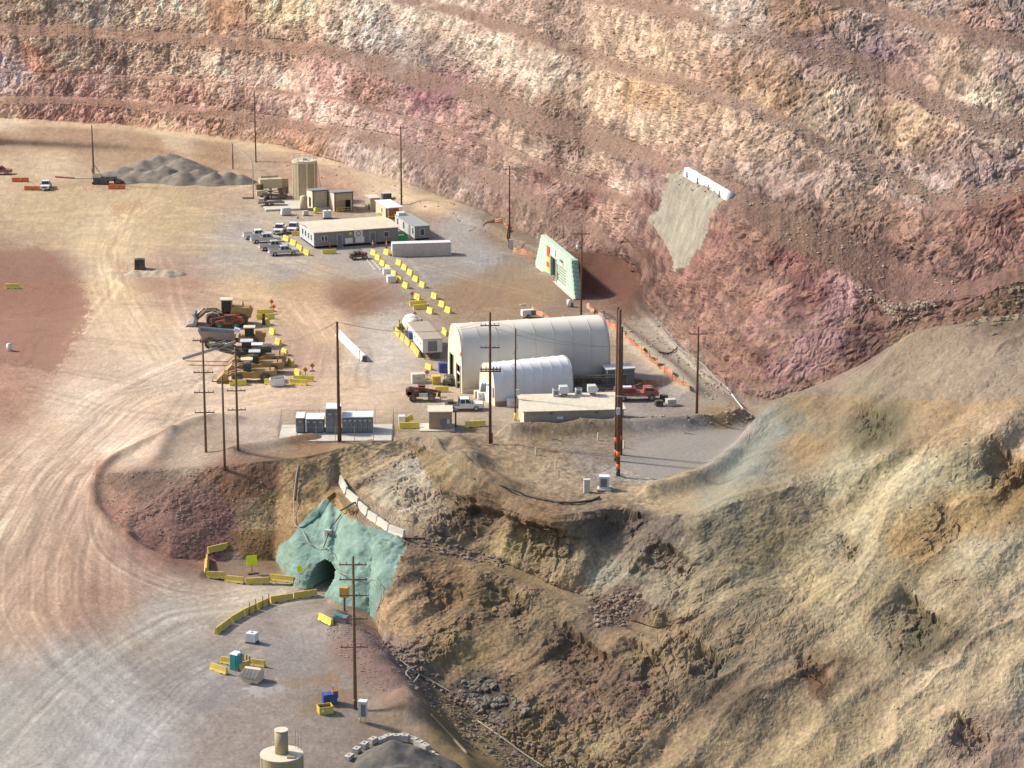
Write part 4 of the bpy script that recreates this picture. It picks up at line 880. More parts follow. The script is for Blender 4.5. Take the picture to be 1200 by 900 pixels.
net([(600, 296), (611, 299), (626, 303)], 1.7, 'orange netting running up to the mint green block portal')
net([(687, 360), (698, 371), (714, 383), (734, 398), (752, 414), (770, 430), (788, 446), (809, 458)], 1.7, 'long orange netting running down behind the big tent to the right')
net([(622, 364), (632, 370), (646, 377)], 1.2, 'short orange netting behind the ridge of the big tent')
net([(716, 449), (735, 450), (755, 452), (775, 453)], 1.3, 'orange netting behind the red truck')
def water_barrier(px, py, n, label, yaw=.05):
    e = thing('plastic_barrier', label, 'barrier', G(px, py), yaw, 'orange plastic barriers by the drill')
    for i in range(n):
        m = MB().prism([(-.3, 0), (.3, 0), (.3, .3), (.14, .5), (.14, 1.0), (-.14, 1.0), (-.14, .5), (-.3, .3)], -.95, .95, 'x')
        o = m.obj('barrier_unit', ORG, e); o.location = ((i-(n-1)/2)*2.0, 0, 0)
water_barrier(24, 213, 2, 'orange plastic barrier farthest left behind the white pickup'); water_barrier(38.5, 223, 2, 'orange plastic barrier in front and left of the white pickup', -.05); water_barrier(137, 221.5, 2, 'orange plastic barrier right of the drill rig')
def cone(px, py, label, h=1.0):
    e = thing('traffic_cone', label, 'cone', G(px, py), 0, 'orange cones and markers')
    MB().box((0, 0, .04), (.5, .5, .08)).obj('base', BLK, e); MB().cyl((0, 0, .08), (0, 0, h), .2, .04, 10).obj('cone', ORG, e, True); MB().cyl((0, 0, h*.5), (0, 0, h*.68), .135, .10, 10).obj('collar', WHITE, e, True)
def marker_sign(px, py, label, h=2.0, mat=ORG):
    h *= .8
    e = thing('marker_sign', label, 'sign', G(px, py), .1, 'small orange signs'); MB().cyl((0, 0, 0), (0, 0, h*.6), .05, n=6).obj('post', DSTEEL, e)
    MB().add([(-.45, 0, h-.45), (0, 0, h-.9), (.45, 0, h-.45), (0, 0, h), (-.45, .05, h-.45), (0, .05, h-.9), (.45, .05, h-.45), (0, .05, h)], [(0, 1, 2, 3), (7, 6, 5, 4), (0, 4, 5, 1), (1, 5, 6, 2), (2, 6, 7, 3), (3, 7, 4, 0)]).obj('panel', mat, e); MB().box((0, 0, .06), (.8, .8, .1)).obj('foot', DSTEEL, e)
marker_sign(318.5, 360.5, 'rear orange diamond sign behind the two yellow barriers at the equipment row'); marker_sign(321, 365, 'front orange diamond sign behind the two yellow barriers at the equipment row', 1.7)
marker_sign(358, 441, 'orange diamond sign at the near end of the equipment row'); marker_sign(366, 435, 'orange diamond sign farthest right at the equipment row', 1.8)
marker_sign(483, 351, 'orange diamond sign beside the crosswise walkway barriers'); marker_sign(486, 374, 'orange diamond sign behind the white tank trailer', 1.8); marker_sign(500.5, 445, 'orange diamond sign behind the red telehandler', 2.2)
for x, y, l in [(386.5, 290.5, 'orange and white cone at the office left door'), (437, 290.5, 'orange and white cone at the office right door'), (453, 290.5, 'orange and white cone at the right end of the office front'), (458.5, 300, 'orange cone against the white container end'), (494, 376.5, 'small orange cone right of the sign behind the tank trailer'), (349, 256, 'small orange cone on the slab before the batch plant')]:
    cone(x, y, l, 1.7 if y < 292 and x < 460 and y > 280 else 1.0)
# ------------------------------------------------------------------ buildings
def wall_box(e, w, d, h, mat, z0=0., name='wall'): return MB().box((w/2, d/2, z0+(h-z0)/2), (w, d, h-z0)).obj(name, mat, e)
def win(e, x, y, z, w, h, side='front', frame=WHITE, glass=GLASS, name='window'):
    fr = {'front': ((x, y-.02, z), (w+.16, .06, h+.16)), 'left': ((x-.02, y, z), (.06, w+.16, h+.16))}[side]
    o = MB().box(*fr).obj(name, frame, e)
    c, d = fr; MB().box((c[0]-(.03 if side == 'left' else 0), c[1]-(.03 if side == 'front' else 0), c[2]), (w if side == 'front' else .05, w if side == 'left' else .05, h)).obj('pane' if name == 'window' else 'panel', glass, o)
    return o
# the big office
A_, B_ = U(368.5, 291.5), U(466.5, 284.5); OY = yaw_of(A_, B_); OW = (B_-A_).length
e = thing('site_office', 'wide portable office with cream roof, shaded grey front and sunlit pale end wall', 'office', A_, OY)
OD = 11.5; OH = 3.3
wall_box(e, OW, OD, OH, GREYM, .45); MB().box((OW/2, OD/2, .22), (OW-.3, OD-.3, .46)).obj('skirting', DARK, e)  # front grey holds the wall's shade, the end sheet its sunlit tone
MB().box((-.035, OD/2, (OH+.45)/2), (.06, OD-.02, OH-.47)).obj('end_face', LITEND, e)
pr = [(-.35, OH), (OD/2, OH+.42), (OD+.35, OH), (OD+.35, OH+.12), (OD/2, OH+.56), (-.35, OH+.12)]
m = MB(); n = 12
for i in range(n):
    a = -.3+(OW+.6)*i/n; m.prism(pr, a+.01, a+(OW+.6)/n-.01, 'x')
m.obj('roof', CREAM, e)
for i, (f, w) in enumerate([(.10, .5), (.14, .5), (.86, .9)]): win(e, OW*f, 0, 2.0, w, 1.0)
for i, f in enumerate([.3, .695]): d_ = win(e, OW*f, 0, 1.55, 1.0, 2.1, name='door', frame=LGREY, glass=DGREY)
for y in (2, 4.2, 6.6, 8.8): win(e, -.07, y, 2.0, .7, 1.1, 'left', LGREY)
for i in range(1, 8): MB().box((OW*i/8, -.015, OH/2+.25), (.06, .05, OH-.5)).obj('batten', DGREY, e)
MB().box((OW*.41, -.03, 1.2), (1.6, .06, 1.1)).obj('notice_board', WHITE, e); MB().box((OW*.54, -.03, 1.25), (1.9, .06, 1.2)).obj('notice_board', WHITE, e)
sg = MB().box((OW*.525, -.04, 2.55), (1.8, .06, 1.35)).obj('sign_board', WHITE, e)
q = MB(); 
for k in range(20):
    a = 2*math.pi*k/20; b = 2*math.pi*(k+1)/20; c0 = (OW*.525, -.085, 2.55)
    q.add([(c0[0]+r*math.cos(t), c0[1], c0[2]+r*math.sin(t)) for r, t in ((.38, a), (.55, a), (.55, b), (.38, b))], [(0, 1, 2, 3)])
q.obj('ring_emblem', DGREY, sg); MB().box((OW*.525, -.085, 2.55), (.4, .01, .4)).obj('emblem_centre', LGREY, sg)
MB().box((OW*.43, -.04, 2.7), (.6, .05, .5)).obj('yellow_sign', LIME, e)
for x in (.3, .695):
    st = MB()
    for k in range(3): st.box((OW*x, -.3-.3*k, .34-.12*k), (1.3, .3, .1))
    st.obj('steps', STEEL, e)
# grey trailer office behind the container
A_ = U(486, 282); e = thing('office_trailer', 'narrow grey trailer office with a dark striped roof behind the container', 'trailer', A_, OY)
TW, TL, TH = 3.3, 14, 2.9
wall_box(e, TW, TL, TH, LGREY, .4); MB().box((TW/2, TL/2, .2), (TW-.4, TL-.4, .42)).obj('skirting', DARK, e); MB().box((TW/2, -.02, (TH+.4)/2), (TW-.02, .05, TH-.42)).obj('end_face', GREYM, e)
m = MB()
for i in range(16): m.box((TW/2, TL*(i+.5)/16, TH+.08), (TW+.3, TL/16-.03, .14))
m.obj('roof', mt('grey_roof', (.36, .38, .38), .5, .2, dust=.08), e)
for y in (1.2, 7.6, 12): win(e, 0, y, 1.9, .8, 1.3, 'left', WHITE)
win(e, 0, 3.6, 1.5, 1.0, 2.1, 'left', DGREY, GREYM, name='door'); win(e, TW/2, -.03, 1.7, .8, 1.3)
MB().box((TW*.3, TL-1.2, TH+.45), (1.6, 1.6, .6)).obj('air_conditioner', WHITE, e); MB().box((.3, 3.6, .3), (.1, .1, .1)).obj('step', STEEL, e)
# white shipping container
A_, B_ = U(460, 301), U(528.8, 299); e = thing('shipping_container', 'long white shipping container beside the walkway', 'container', A_, yaw_of(A_, B_)); L_ = (B_-A_).length
MB().box((L_/2, 1.22, 1.38), (L_-.1, 2.36, 2.4)).obj('body', PALEP, e)
m = MB()
for i in range(40): m.prism([(L_*(i+.15)/40, -.05), (L_*(i+.35)/40, 0), (L_*(i+.65)/40, 0), (L_*(i+.85)/40, -.05)], .25, 2.5, 'y') if False else m.box((L_*(i+.5)/40, .012, 1.36), (L_/40*.55, .07, 2.25))
m.obj('corrugation', PALEP, e)
for y in (.02, 2.42): MB().box((L_/2, y, 2.62), (L_, .12, .14)).obj('top_rail', PALEP, e); MB().box((L_/2, y, .1), (L_, .12, .2)).obj('bottom_rail', PALEP, e)
for x in (.06, L_-.06):
    for y in (.0, 2.44): MB().box((x, y, 1.36), (.16, .16, 2.68)).obj('corner_post', WHITE, e)
MB().box((-.02, 1.22, 1.38), (.06, 2.2, 2.3)).obj('door', WHITE, e); MB().box((L_/2, 1.22, 2.63), (L_-.1, 2.3, .06)).obj('roof', WHITE, e)
# green skip between office and trailer
e = thing('green_skip', 'bright green rounded bin tucked between office and trailer', 'bin', U(467.5, 283), OY); MB().prism([(-1.5, .2), (1.5, .2), (1.7, 1.2), (1.2, 2.0), (-1.2, 2.0), (-1.7, 1.2)], -1.0, 1.0, 'y').obj('body', GRN, e); MB().box((0, -1.02, 1.6), (1.6, .05, .25)).obj('lid_edge', WHITE, e)
# cream shed with amber porch
A_ = U(454.8, 259); e = thing('cream_shed', 'cream shed with a white roof and an amber open porch', 'shed', A_, OY); wall_box(e, 3.1, 7.5, 2.7, CREAM); e.children[0].location.y = 1.8
MB().box((1.6, 4.6, 2.85), (3.6, 9.6, .16), 0).obj('roof', WHITE, e); MB().box((1.55, 1.78, 1.35), (2.9, .05, 2.5)).obj('porch_wall', AMB, e)  # shading of the porch interior is put into the amber wall colour
for x in (.1, 3.0): MB().box((x, .1, 1.38), (.14, .14, 2.76)).obj('porch_post', CREAM, e)
win(e, 0, 4.5, 1.6, .6, .9, 'left'); MB().box((1.5, .1, .9), (3.0, .08, .1)).obj('porch_rail', YEL, e)
# small beige shed, dark tank
e = thing('beige_shed', 'small square beige shed behind the office', 'shed', U(434, 247.5), OY); wall_box(e, 2.3, 4.0, 2.8, BEIG); MB().box((1.15, 2, 2.9), (2.6, 4.3, .16)).obj('roof', CREAM, e); win(e, .55, 0, 1.05, .8, 2.0, name='door', frame=CREAM, glass=BEIG); win(e, 0, 1.0, .8, .9, 1.2, 'left', BLK)
e = thing('dark_tank', 'dark green square tank behind the cream shed', 'tank', U(449, 236.5), OY); MB().box((1.0, .7, .95), (2.0, 1.4, 1.6)).obj('tank', mt('dark_green_tank', (.03, .055, .05), .6), e); MB().box((1.0, .7, 1.8), (1.7, 1.2, .14)).obj('lid', LGREY, e); MB().box((1, .7, .08), (2.1, 1.5, .16)).obj('skid', DSTEEL, e)
# batch plant: slab, silo, two sheds, hopper machine
A_ = U(316, 246); e = thing('concrete_slab', 'pale concrete slab under the batch plant sheds', 'slab', A_, OY*.55); MB().box((9, 4, .06), (20, 11, .22)).obj('slab', CONC, e); MB().box((9, -1.45, .25), (20, .25, .3)).obj('kerb', CONC, e)
c0 = U(357.5, 233); e = thing('silo', 'tall tan storage silo with pale ribs and a railed top', 'silo', c0)
R_ = 2.65; H_ = 8.9; MB().cyl((0, 0, -.1), (0, 0, H_), R_, n=28).obj('tank', TANKT, e, False)
for k in range(8):
    a = 2*math.pi*(k+.35)/8; MB().box((math.cos(a)*(R_+.05), math.sin(a)*(R_+.05), H_/2), (.14, .36, H_), a).obj('rib', CREAM, e)
MB().cyl((0, 0, H_-.45), (0, 0, H_+.05), R_+.14, n=28).obj('top_ring', CREAM, e)
rl = MB()
for z in (.6, 1.1): rl.tube([((R_-.1)*math.cos(t*math.pi/12), (R_-.1)*math.sin(t*math.pi/12), H_+z) for t in range(25)], .04, 5)
for k in range(12): rl.cyl(((R_-.1)*math.cos(k*math.pi/6), (R_-.1)*math.sin(k*math.pi/6), H_), ((R_-.1)*math.cos(k*math.pi/6), (R_-.1)*math.sin(k*math.pi/6), H_+1.1), .04, n=5)
rl.obj('railing', STEEL, e); MB().box((.2, -.3, H_+.3), (.9, .9, .5)).obj('hatch', LGREY, e)
ld = MB().cyl((R_+.5, -.5, 0), (R_+.05, -.3, H_), .06, n=6).cyl((R_+1.3, -.3, 0), (R_+.1, 0, H_), .06, n=6); ld.obj('ladder', STEEL, e)
def lean_shed(name, label, px, py, w, d, h, dark):
    e = thing(name, label, 'shed', U(px, py), OY)
    pr = [(0, 0), (d, 0), (d, h-.5), (0, h)]; MB().prism(pr, 0, w, 'x').obj('wall', CREAM, e)
    MB().prism([(-.25, h+.02), (d+.25, h-.53), (d+.25, h-.4), (-.25, h+.15)], -.2, w+.2, 'x').obj('roof', GREYM, e)
    for x in (.08, w-.08): MB().box((x, -.05, h/2), (.2, .14, h)).obj('corner_trim', DSTEEL, e)
    MB().box((w/2, -.05, h-.1), (w-.34, .12, .2)).obj('door_header', DSTEEL, e)
    return e
e = lean_shed('batch_shed', 'left tan batch plant shed with a closed shutter', 366.5, 245, 3.5, 5.0, 4.1, 0)
MB().box((1.75, -.04, 1.95), (3.0, .06, 3.6)).obj('shutter', BEIG, e); MB().box((-.03, 2.2, 1.2), (.06, 1.6, 2.2)).obj('side_dark_sheet', DARK, e)  # near-black sheet on the side wall stands in for an unlit opening
e = lean_shed('batch_shed', 'right tan batch plant shed with a half open front', 392, 248, 4.3, 5.5, 4.2, 1)
MB().box((2.15, -.04, 3.2), (3.8, .06, 1.4)).obj('upper_panel', BEIG, e); MB().box((1.3, -.04, 1.25), (2.2, .06, 2.4)).obj('lower_panel', BRN, e); MB().box((3.1, -.04, 1.25), (1.2, .06, 2.4)).obj('door_dark_sheet', DARK, e)  # near-black sheet on the front stands in for the unlit door gap
rl = MB()
for z in (.5, 1.0): rl.tube([(.2, -1.2, z), (4.2, -1.2, z)], .05, 5)
for x in (.2, 1.5, 2.8, 4.2): rl.cyl((x, -1.2, 0), (x, -1.2, 1.0), .05, n=5)
rl.obj('guard_rail', YEL, e)
e = thing('small_tank', 'small tan tank between the silo and the left batch shed', 'tank', U(356, 246)); MB().cyl((0, 0, .5), (0, 0, 3.0), .85, n=16).obj('tank', TAN, e, True); MB().cyl((0, 0, 3.0), (0, 0, 3.25), .85, .3, 16).obj('top', CREAM, e, True)
lg = MB(); [lg.cyl((.6*math.cos(a), .6*math.sin(a), 0), (.6*math.cos(a), .6*math.sin(a), .6), .07, n=5) for a in (.5, 2.1, 3.7, 5.2)]; lg.obj('legs', STEEL, e)
e = thing('mixing_plant', 'tan conveyor and hopper machine left of the silo', 'machine', U(318, 232), .25)
MB().box((0, 1.0, 3.3), (5.0, 2.6, 2.1)).obj('hopper', TAN, e); MB().box((2.9, 1.2, 2.6), (2.2, 2.4, 3.4)).obj('bin', BRN, e); MB().box((-2.6, .6, 2.3), (1.6, 1.8, 2.0)).obj('motor_housing', RUST, e)
fr = MB(); [fr.cyl((x, y, 0), (x, y, 2.4), .13, n=6) for x in (-2.3, 0, 2.3, 3.6) for y in (0, 2.0)]; fr.tube([(-3, -.2, 1.0), (4, -.2, 2.4)], .1); fr.tube([(-3, .2, 2.2), (3, .2, .7)], .1); fr.obj('frame', RUST, e)
MB().box((.4, -1.5, .9), (5.6, 1.4, .5), .1, .12).obj('conveyor_belt', DSTEEL, e); MB().box((-2.6, -1.2, 1.5), (2.0, 1.6, 1.2)).obj('engine_cover', TAN, e); MB().box((0, 2.2, 4.5), (4, .1, .5)).obj('hopper_lip', TAN, e)
for x in (-2.4, -1.2): MB().cyl((x, -2.3, .5), (x, -1.8, .5), .5, n=12).obj('wheel', BLK, e, True)
e = thing('flatbed_trailer', 'low flatbed trailer loaded with pipe below the hopper machine', 'trailer', U(318, 241), .1); MB().box((0, 0, .75), (6, 2.0, .18)).obj('deck', DSTEEL, e)
for x in (-1, .1): MB().cyl((x, -1.1, .4), (x, -.8, .4), .4, n=12).obj('wheel', BLK, e, True); MB().cyl((x, .8, .4), (x, 1.1, .4), .4, n=12).obj('wheel', BLK, e, True)
for y in (-.5, 0, .5): MB().cyl((-2.6, y, 1.0), (2.4, y, 1.0), .2, n=8).obj('pipe', PIPEM, e, True)
MB().box((-2.2, 0, 1.3), (1.2, 1.6, .9)).obj('crate', TAN, e)
def pallet_stack(px, py, label, s=(2.2, 1.6, 1.5), mat=LGREY):
    e = thing('covered_pallet', label, 'pallet', G(px, py), OY); MB().box((0, 0, .08), (s[0], s[1], .16)).obj('pallet', WOODL, e)
    MB().box((0, 0, .16+s[2]/2), s, 0, 0, .82, .82).obj('sacks', mat, e)
pallet_stack(335, 252, 'grey covered pallet on the slab corner before the batch plant'); pallet_stack(358, 252.5, 'small pale pallet load on the kerb before the left batch shed', (1.2, 1, .9), CONC)
def tote(px, py, label, yaw=.2, s=1.15):
    e = thing('water_tote', label, 'tote', G(px, py), yaw, 'white water totes'); MB().box((0, 0, .08), (1.25*s, 1.05*s, .16)).obj('pallet', BLK, e)
    MB().box((0, 0, .70*s), (1.1*s, .92*s, 1.0*s)).obj('tank', WHITE, e); MB().cyl((0, 0, 1.2*s), (0, 0, 1.27*s), .13*s, n=10).obj('cap', DGREY, e, True)
    g = MB()
    for z in (.25, .55, .85, 1.18): 
        for sy in (-1, 1): g.box((0, sy*.5*s, z*s), (1.18*s, .03, .03))
        for sx in (-1, 1): g.box((sx*.585*s, 0, z*s), (.03, 1.0*s, .03))
    for x in (-.58, -.2, .2, .58):
        for sy in (-1, 1): g.box((x*s, sy*.5*s, .7*s), (.03, .03, 1.0*s))
    g.obj('cage', LGREY, e)
tote(383.5, 256, 'white tote standing on the kerb behind the office roof', .2, 1.5); tote(295.5, 753, 'white caged water tote alone on the lower pad', -.35, 1.2)
e = thing('yellow_valve', 'round lime yellow valve drum before the left batch shed', 'drum', G(370, 250)); MB().cyl((0, 0, 0), (0, 0, 1.1), .45, n=14).obj('drum', LIME, e, True); MB().cyl((0, 0, 1.1), (0, 0, 1.25), .3, n=12).obj('lid', YEL, e, True)
e = thing('pipe_gantry', 'pale pipe gantry beside the gravel stockpile and hopper machine', 'gantry', G(297, 233)); h = 8.2
MB().cyl((0, 0, -.1), (0, 0, h), .13, n=8).obj('upright', PIPEM, e, True); b_ = U(273, 198)-e.location; MB().cyl((b_.x, b_.y, -.1), (b_.x, b_.y, 6.6), .16, n=8).obj('far_post', RUST, e, True)
MB().tube([(0, 0, h), (b_.x*.5, b_.y*.5, 7.5), (b_.x, b_.y, 6.5)], .11).obj('crossbar', PIPEM, e, True); MB().box((-1.3, 0, .25), (2.4, .5, .4)).obj('foot_frame', PIPEM, e)

# ------------------------------------------------------------------ the fabric tents
def tent(name, label, p_back, p_front, p_apex, length, fabric, gable, ribs, sag, yaw):
    A = U(*p_back); Bf = U(*p_front)                    # far and near foot of the gable end
    ww = (Bf-A).length; mid = (A+Bf)/2
    a, t = ray(*p_apex); h = HC-math.hypot(mid.x, mid.y)*float(t)
    e = thing(name, label, 'tent', mid, yaw)
    K = 30; prof = []
    for i in range(K+1):
        u = -1+2*i/K; th = math.pi*(1-i/K); cx = math.cos(th); sz = math.sin(th)
        px = math.copysign(abs(cx)**.72, cx); pz = sz**.62; prof.append((px*ww/2, pz*h))
    prof[0] = (-ww/2, 0); prof[-1] = (ww/2, 0)
    xs = []; nb_ = ribs
    for i in range(nb_):
        for k in range(5): xs.append((i+k/5.)*length/nb_)
    xs.append(length); V_ = []; 
    for x in xs:
        f = (x/length*nb_) % 1; s_ = 1-sag*math.sin(math.pi*f) if 0 < f < 1 else 1.
        V_ += [(x, u*s_, z*s_) for u, z in prof]
    n = K+1; fs = [(i*n+j, (i+1)*n+j, (i+1)*n+j+1, i*n+j+1) for i in range(len(xs)-1) for j in range(K)]
    m = MB().add(V_, fs); o = m.obj('canopy', fabric, e, True); sm = o.modifiers.new('thickness', 'SOLIDIFY'); sm.thickness = .05
    li = MB().add([(x, u*.955, z*.955) for x in (.25, length-.25) for u, z in prof], [(j, n+j, n+j+1, j+1) for j in range(K)]).obj('added_dark_shell', mt('interior_shade', (.05, .048, .045), .9, dust=.05), e, True)  # added dark shell, puts the missing shade inside the tent
    for i in range(nb_+1):
        x = length*i/nb_; MB().tube([(x, u*1.004, z*1.004+.01) for u, z in prof[1:-1]], .025, 4).obj('seam', fabric, e, True)
    return e, ww, h, prof
def gable_wall(e, prof, x, holes, mat, name='gable', th=.12):
    # gable sheet built of upright strips so that the door openings are real holes
    us = sorted(set([u for u, z in prof]+[a for h in holes for a in h[:2]])); g = MB()
    ztop = lambda u: float(np.interp(u, [p[0] for p in prof], [p[1] for p in prof]))*.985
    for a, b in zip(us[:-1], us[1:]):
        if b-a < 1e-4: continue
        z0 = 0.; mdl = (a+b)/2
        for (ha, hb, hh) in holes:
            if ha <= mdl <= hb: z0 = hh
        za, zb = max(ztop(a), z0+.02), max(ztop(b), z0+.02)
        g.add([(x, a, z0), (x, b, z0), (x, b, zb), (x, a, za), (x+th, a, z0), (x+th, b, z0), (x+th, b, zb), (x+th, a, za)], [(0, 1, 2, 3), (7, 6, 5, 4), (0, 4, 5, 1), (3, 2, 6, 7), (0, 3, 7, 4), (1, 5, 6, 2)])
    return g.obj(name, mat, e)
ty = yaw_of(U(545.3, 460), U(710, 448.8))
e, ww, h, prof = tent('fabric_building', 'large arched white fabric building with a cream gable and two open doors', (521.3, 443.5), (545.5, 460.5), (533.3, 380.7), 25.2, FABR, FABC, 8, .0022, ty)
# local +y is the far side; the near foot is at -y
gable_wall(e, prof, -.02, [(-.42*ww, -.13*ww, 4.3), (.06*ww, .34*ww, 5.0)], FABC); gable_wall(e, prof, 25.1, [], FABR, 'rear_gable')
for a, b, hh in ((-.42, -.13, 4.3), (.06, .34, 5.0)):
    for u in (a, b): MB().box((-.08, u*ww, hh/2), (.14, .16, hh)).obj('door_jamb', CREAM, e)
    MB().box((-.08, (a+b)/2*ww, hh+.1), (.14, (b-a)*ww+.3, .2)).obj('door_header', CREAM, e)
MB().box((-.06, -.3*ww, 2.9), (.08, .22*ww, .3)).obj('door_bar', WHITE, e)
MB().box((12.5, -ww/2-.02, .3), (25, .12, .6)).obj('skirt', CREAM, e)
MB().box((-.07, -.42*ww, 6.4), (.05, .8, .6)).obj('small_sign', ORG, e)
e2 = thing('parked_buggy', 'dark buggy standing in the left doorway of the big tent', 'buggy', U(527, 450.5), 1.2); MB().box((0, 0, .75), (2.6, 1.4, .5)).obj('body', DSTEEL, e2); MB().box((-.2, 0, 1.6), (1.2, 1.3, .1)).obj('canopy', DSTEEL, e2)
for x in (-.8, .8):
    for y in (-.75, .75): MB().cyl((x, y-.12, .38), (x, y+.12, .38), .38, n=12).obj('wheel', BLK, e2, True)
for x in (-.75, .35):
    for y in (-.6, .6): MB().cyl((x, y, 1), (x, y, 1.6), .04, n=5).obj('canopy_post', DSTEEL, e2)
ty2 = yaw_of(U(577, 476), U(672, 466))
e, ww, h, prof = tent('fabric_shelter', 'small bright white ribbed fabric tent in front of the large one', (564, 463.5), (577.5, 476.5), (567, 426.5), 13.6, FABW, FABW, 8, .006, ty2)
gable_wall(e, prof, .02, [(-.25*ww, .2*ww, 3.6)], FABC); gable_wall(e, prof, 13.4, [], FABW, 'rear_gable'); MB().box((6.8, -ww/2-.02, .35), (13.6, .12, .7)).obj('skirt', BRN, e)
MB().box((-.1, -.36*ww, 2.2), (.2, .9, 1.6)).obj('vent_unit', LGREY, e); MB().box((-.12, .02*ww, 1.8), (.1, .46*ww, 3.6)).obj('door_panel', FABW, e)
def crate(px, py, label, s, mat, yaw=.2, name='supply_box'):
    e = thing(name, label, 'box', G(px, py), yaw); MB().box((0, 0, s[2]/2), s).obj('box', mat, e); MB().box((0, 0, s[2]+.04), (s[0]+.08, s[1]+.08, .08)).obj('lid', mat, e); MB().box((0, -s[1]/2-.02, s[2]*.6), (s[0]*.3, .04, .08)).obj('handle', DSTEEL, e); return e
crate(559, 466, 'left of two cream boxes at the small tent door', (.9, .9, 1.1), CREAM); crate(563, 468, 'right of two cream boxes at the small tent door', (.9, .9, 1.1), WHITE)
crate(600, 476, 'white rounded box beside the slim pole', (1.6, 1.2, 1.2), WHITE); crate(543, 459, 'cream box at the near corner of the big tent', (.8, .6, 1.0), CREAM)
# low beige building with air units
A_, B_ = U(614.4, 481.3, 3.3), U(731, 478.3, 3.3); A_.z = 0; B_.z = 0; LY_ = yaw_of(A_, B_); LW = (B_-A_).length; LD = 8.2
e = thing('low_building', 'long low beige building with a cream roof behind the earth berm', 'building', A_, LY_); wall_box(e, LW, LD, 3.1, mt('taupe_siding', (.34, .29, .24), .7, dust=.12), 0.)
MB().box((-.03, LD/2, 1.55), (.08, LD-.02, 3.08)).obj('end_face', CREAM, e); m = MB()
for i in range(14): m.prism([(-.3, 3.12), (LD+.3, 3.5), (LD+.3, 3.62), (-.3, 3.24)], -.3+(LW+.6)*i/14+.008, -.3+(LW+.6)*(i+1)/14-.008, 'x')
m.obj('roof', CREAM, e)
for x in (.27, .73): MB().box((LW*x, -.08, 2.75), (.4, .2, .22)).obj('wall_lamp', DSTEEL, e)
MB().box((LW*.36, -.05, 2.0), (.9, .08, .4)).obj('small_sign', WHITE, e)
def ac_unit(x, k, label):
    P = A_+Vector((math.cos(LY_)*x-math.sin(LY_)*(LD-.9), math.sin(LY_)*x+math.cos(LY_)*(LD-.9), 3.56))
    e = thing('air_unit', label, 'air conditioner', P, LY_, 'air units on the low building')
    if k == 0: MB().box((0, 0, .55), (1.0, 1.0, 1.1)).obj('cabinet', LGREY, e); MB().cyl((0, 0, 1.1), (0, 0, 1.18), .4, n=14).obj('fan_grille', DSTEEL, e)
    else:
        MB().prism([(-.8, .5), (.5, .5), (.9, 1.1), (.5, 1.6), (-.8, 1.6)], -.7, .7, 'y').obj('hood', LGREY, e); MB().box((.45, -.05, .98), (.5, 1.2, .65), 0, .45).obj('intake', DARK, e); MB().box((0, 0, .25), (.9, .9, .5)).obj('stand', BRN, e)
    MB().box((0, -.52, .6), (.6, .03, .6)).obj('side_grille', DGREY, e)
for x, k, l in [(LW*.37, 0, 'small square air unit, leftmost on the low building roof'), (LW*.455, 1, 'hooded air unit, second from the left on the low building roof'), (LW*.60, 0, 'square air unit, third from the left on the low building roof'), (LW*.745, 1, 'largest hooded air unit, rightmost on the low building roof')]: ac_unit(x, k, l)
e = thing('pipe_rack', 'black pipe rack along the wall behind the low building', 'rack', U(678, 463), LY_); q = MB()
for z in (.9, 1.6, 3.2): q.tube([(-6, 0, z), (8, 0, z)], .16)
for x in range(-6, 9, 2): q.cyl((x, 0, 0), (x, 0, 3.3), .1, n=6)
q.obj('pipes', DSTEEL, e); MB().box((1, .1, 2.3), (12, .3, 1.1)).obj('cable_tray', BLK, e)
e = thing('grey_shed', 'dark grey flat shed between the big tent and the orange netting', 'shed', U(712, 456), ty); wall_box(e, 4.6, 3, 3.2, DGREY); MB().box((2.3, 1.5, 3.28), (5.0, 3.4, .14)).obj('roof', LGREY, e); MB().box((2.3, -.03, 1.2), (2.0, .06, 2.2)).obj('door', DSTEEL, e)
# tan booth
e = thing('tan_booth', 'square tan booth with a cream roof beside the dirt berm', 'booth', U(503.2, 504), math.radians(2)); wall_box(e, 3.5, 3.2, 2.9, BRN, .1); MB().box((-.03, 1.6, 1.5), (.08, 3.18, 2.78)).obj('side_cladding', CREAM, e); MB().box((1.7, 1.5, 2.98), (3.9, 3.7, .14)).obj('roof', CREAM, e); MB().box((1.2, 1.2, .06), (5.4, 4.4, .22)).obj('slab', CONC, e)
MB().box((2.3, -.1, 1.2), (1.2, .2, .9)).obj('meter_panel', DGREY, e); MB().box((2.95, -.12, 1.4), (.4, .2, .7)).obj('meter_box', LGREY, e); MB().box((2.2, -.06, .6), (.06, .08, 1.0)).obj('conduit', DSTEEL, e)
e = thing('booth_post', 'dark square post at the right corner of the tan booth', 'post', U(534, 500.5)); MB().box((0, 0, 1.35), (.25, .25, 2.7)).obj('post', DSTEEL, e); MB().box((0, 0, 2.75), (.5, .5, .12)).obj('cap', DSTEEL, e)
e = thing('pump_box', 'small white pump box behind a yellow barrier by the switchgear', 'box', U(471, 498.5), .1); MB().box((0, 0, .8), (1.0, 1.2, 1.6)).obj('cabinet', WHITE, e); MB().box((1.1, .5, .9), (1.4, .2, .9), 0, -.5).obj('arm_panel', YELD, e); MB().cyl((.52, -.1, .9), (.55, -.1, .9), .22, n=12).obj('gauge', DGREY, e)
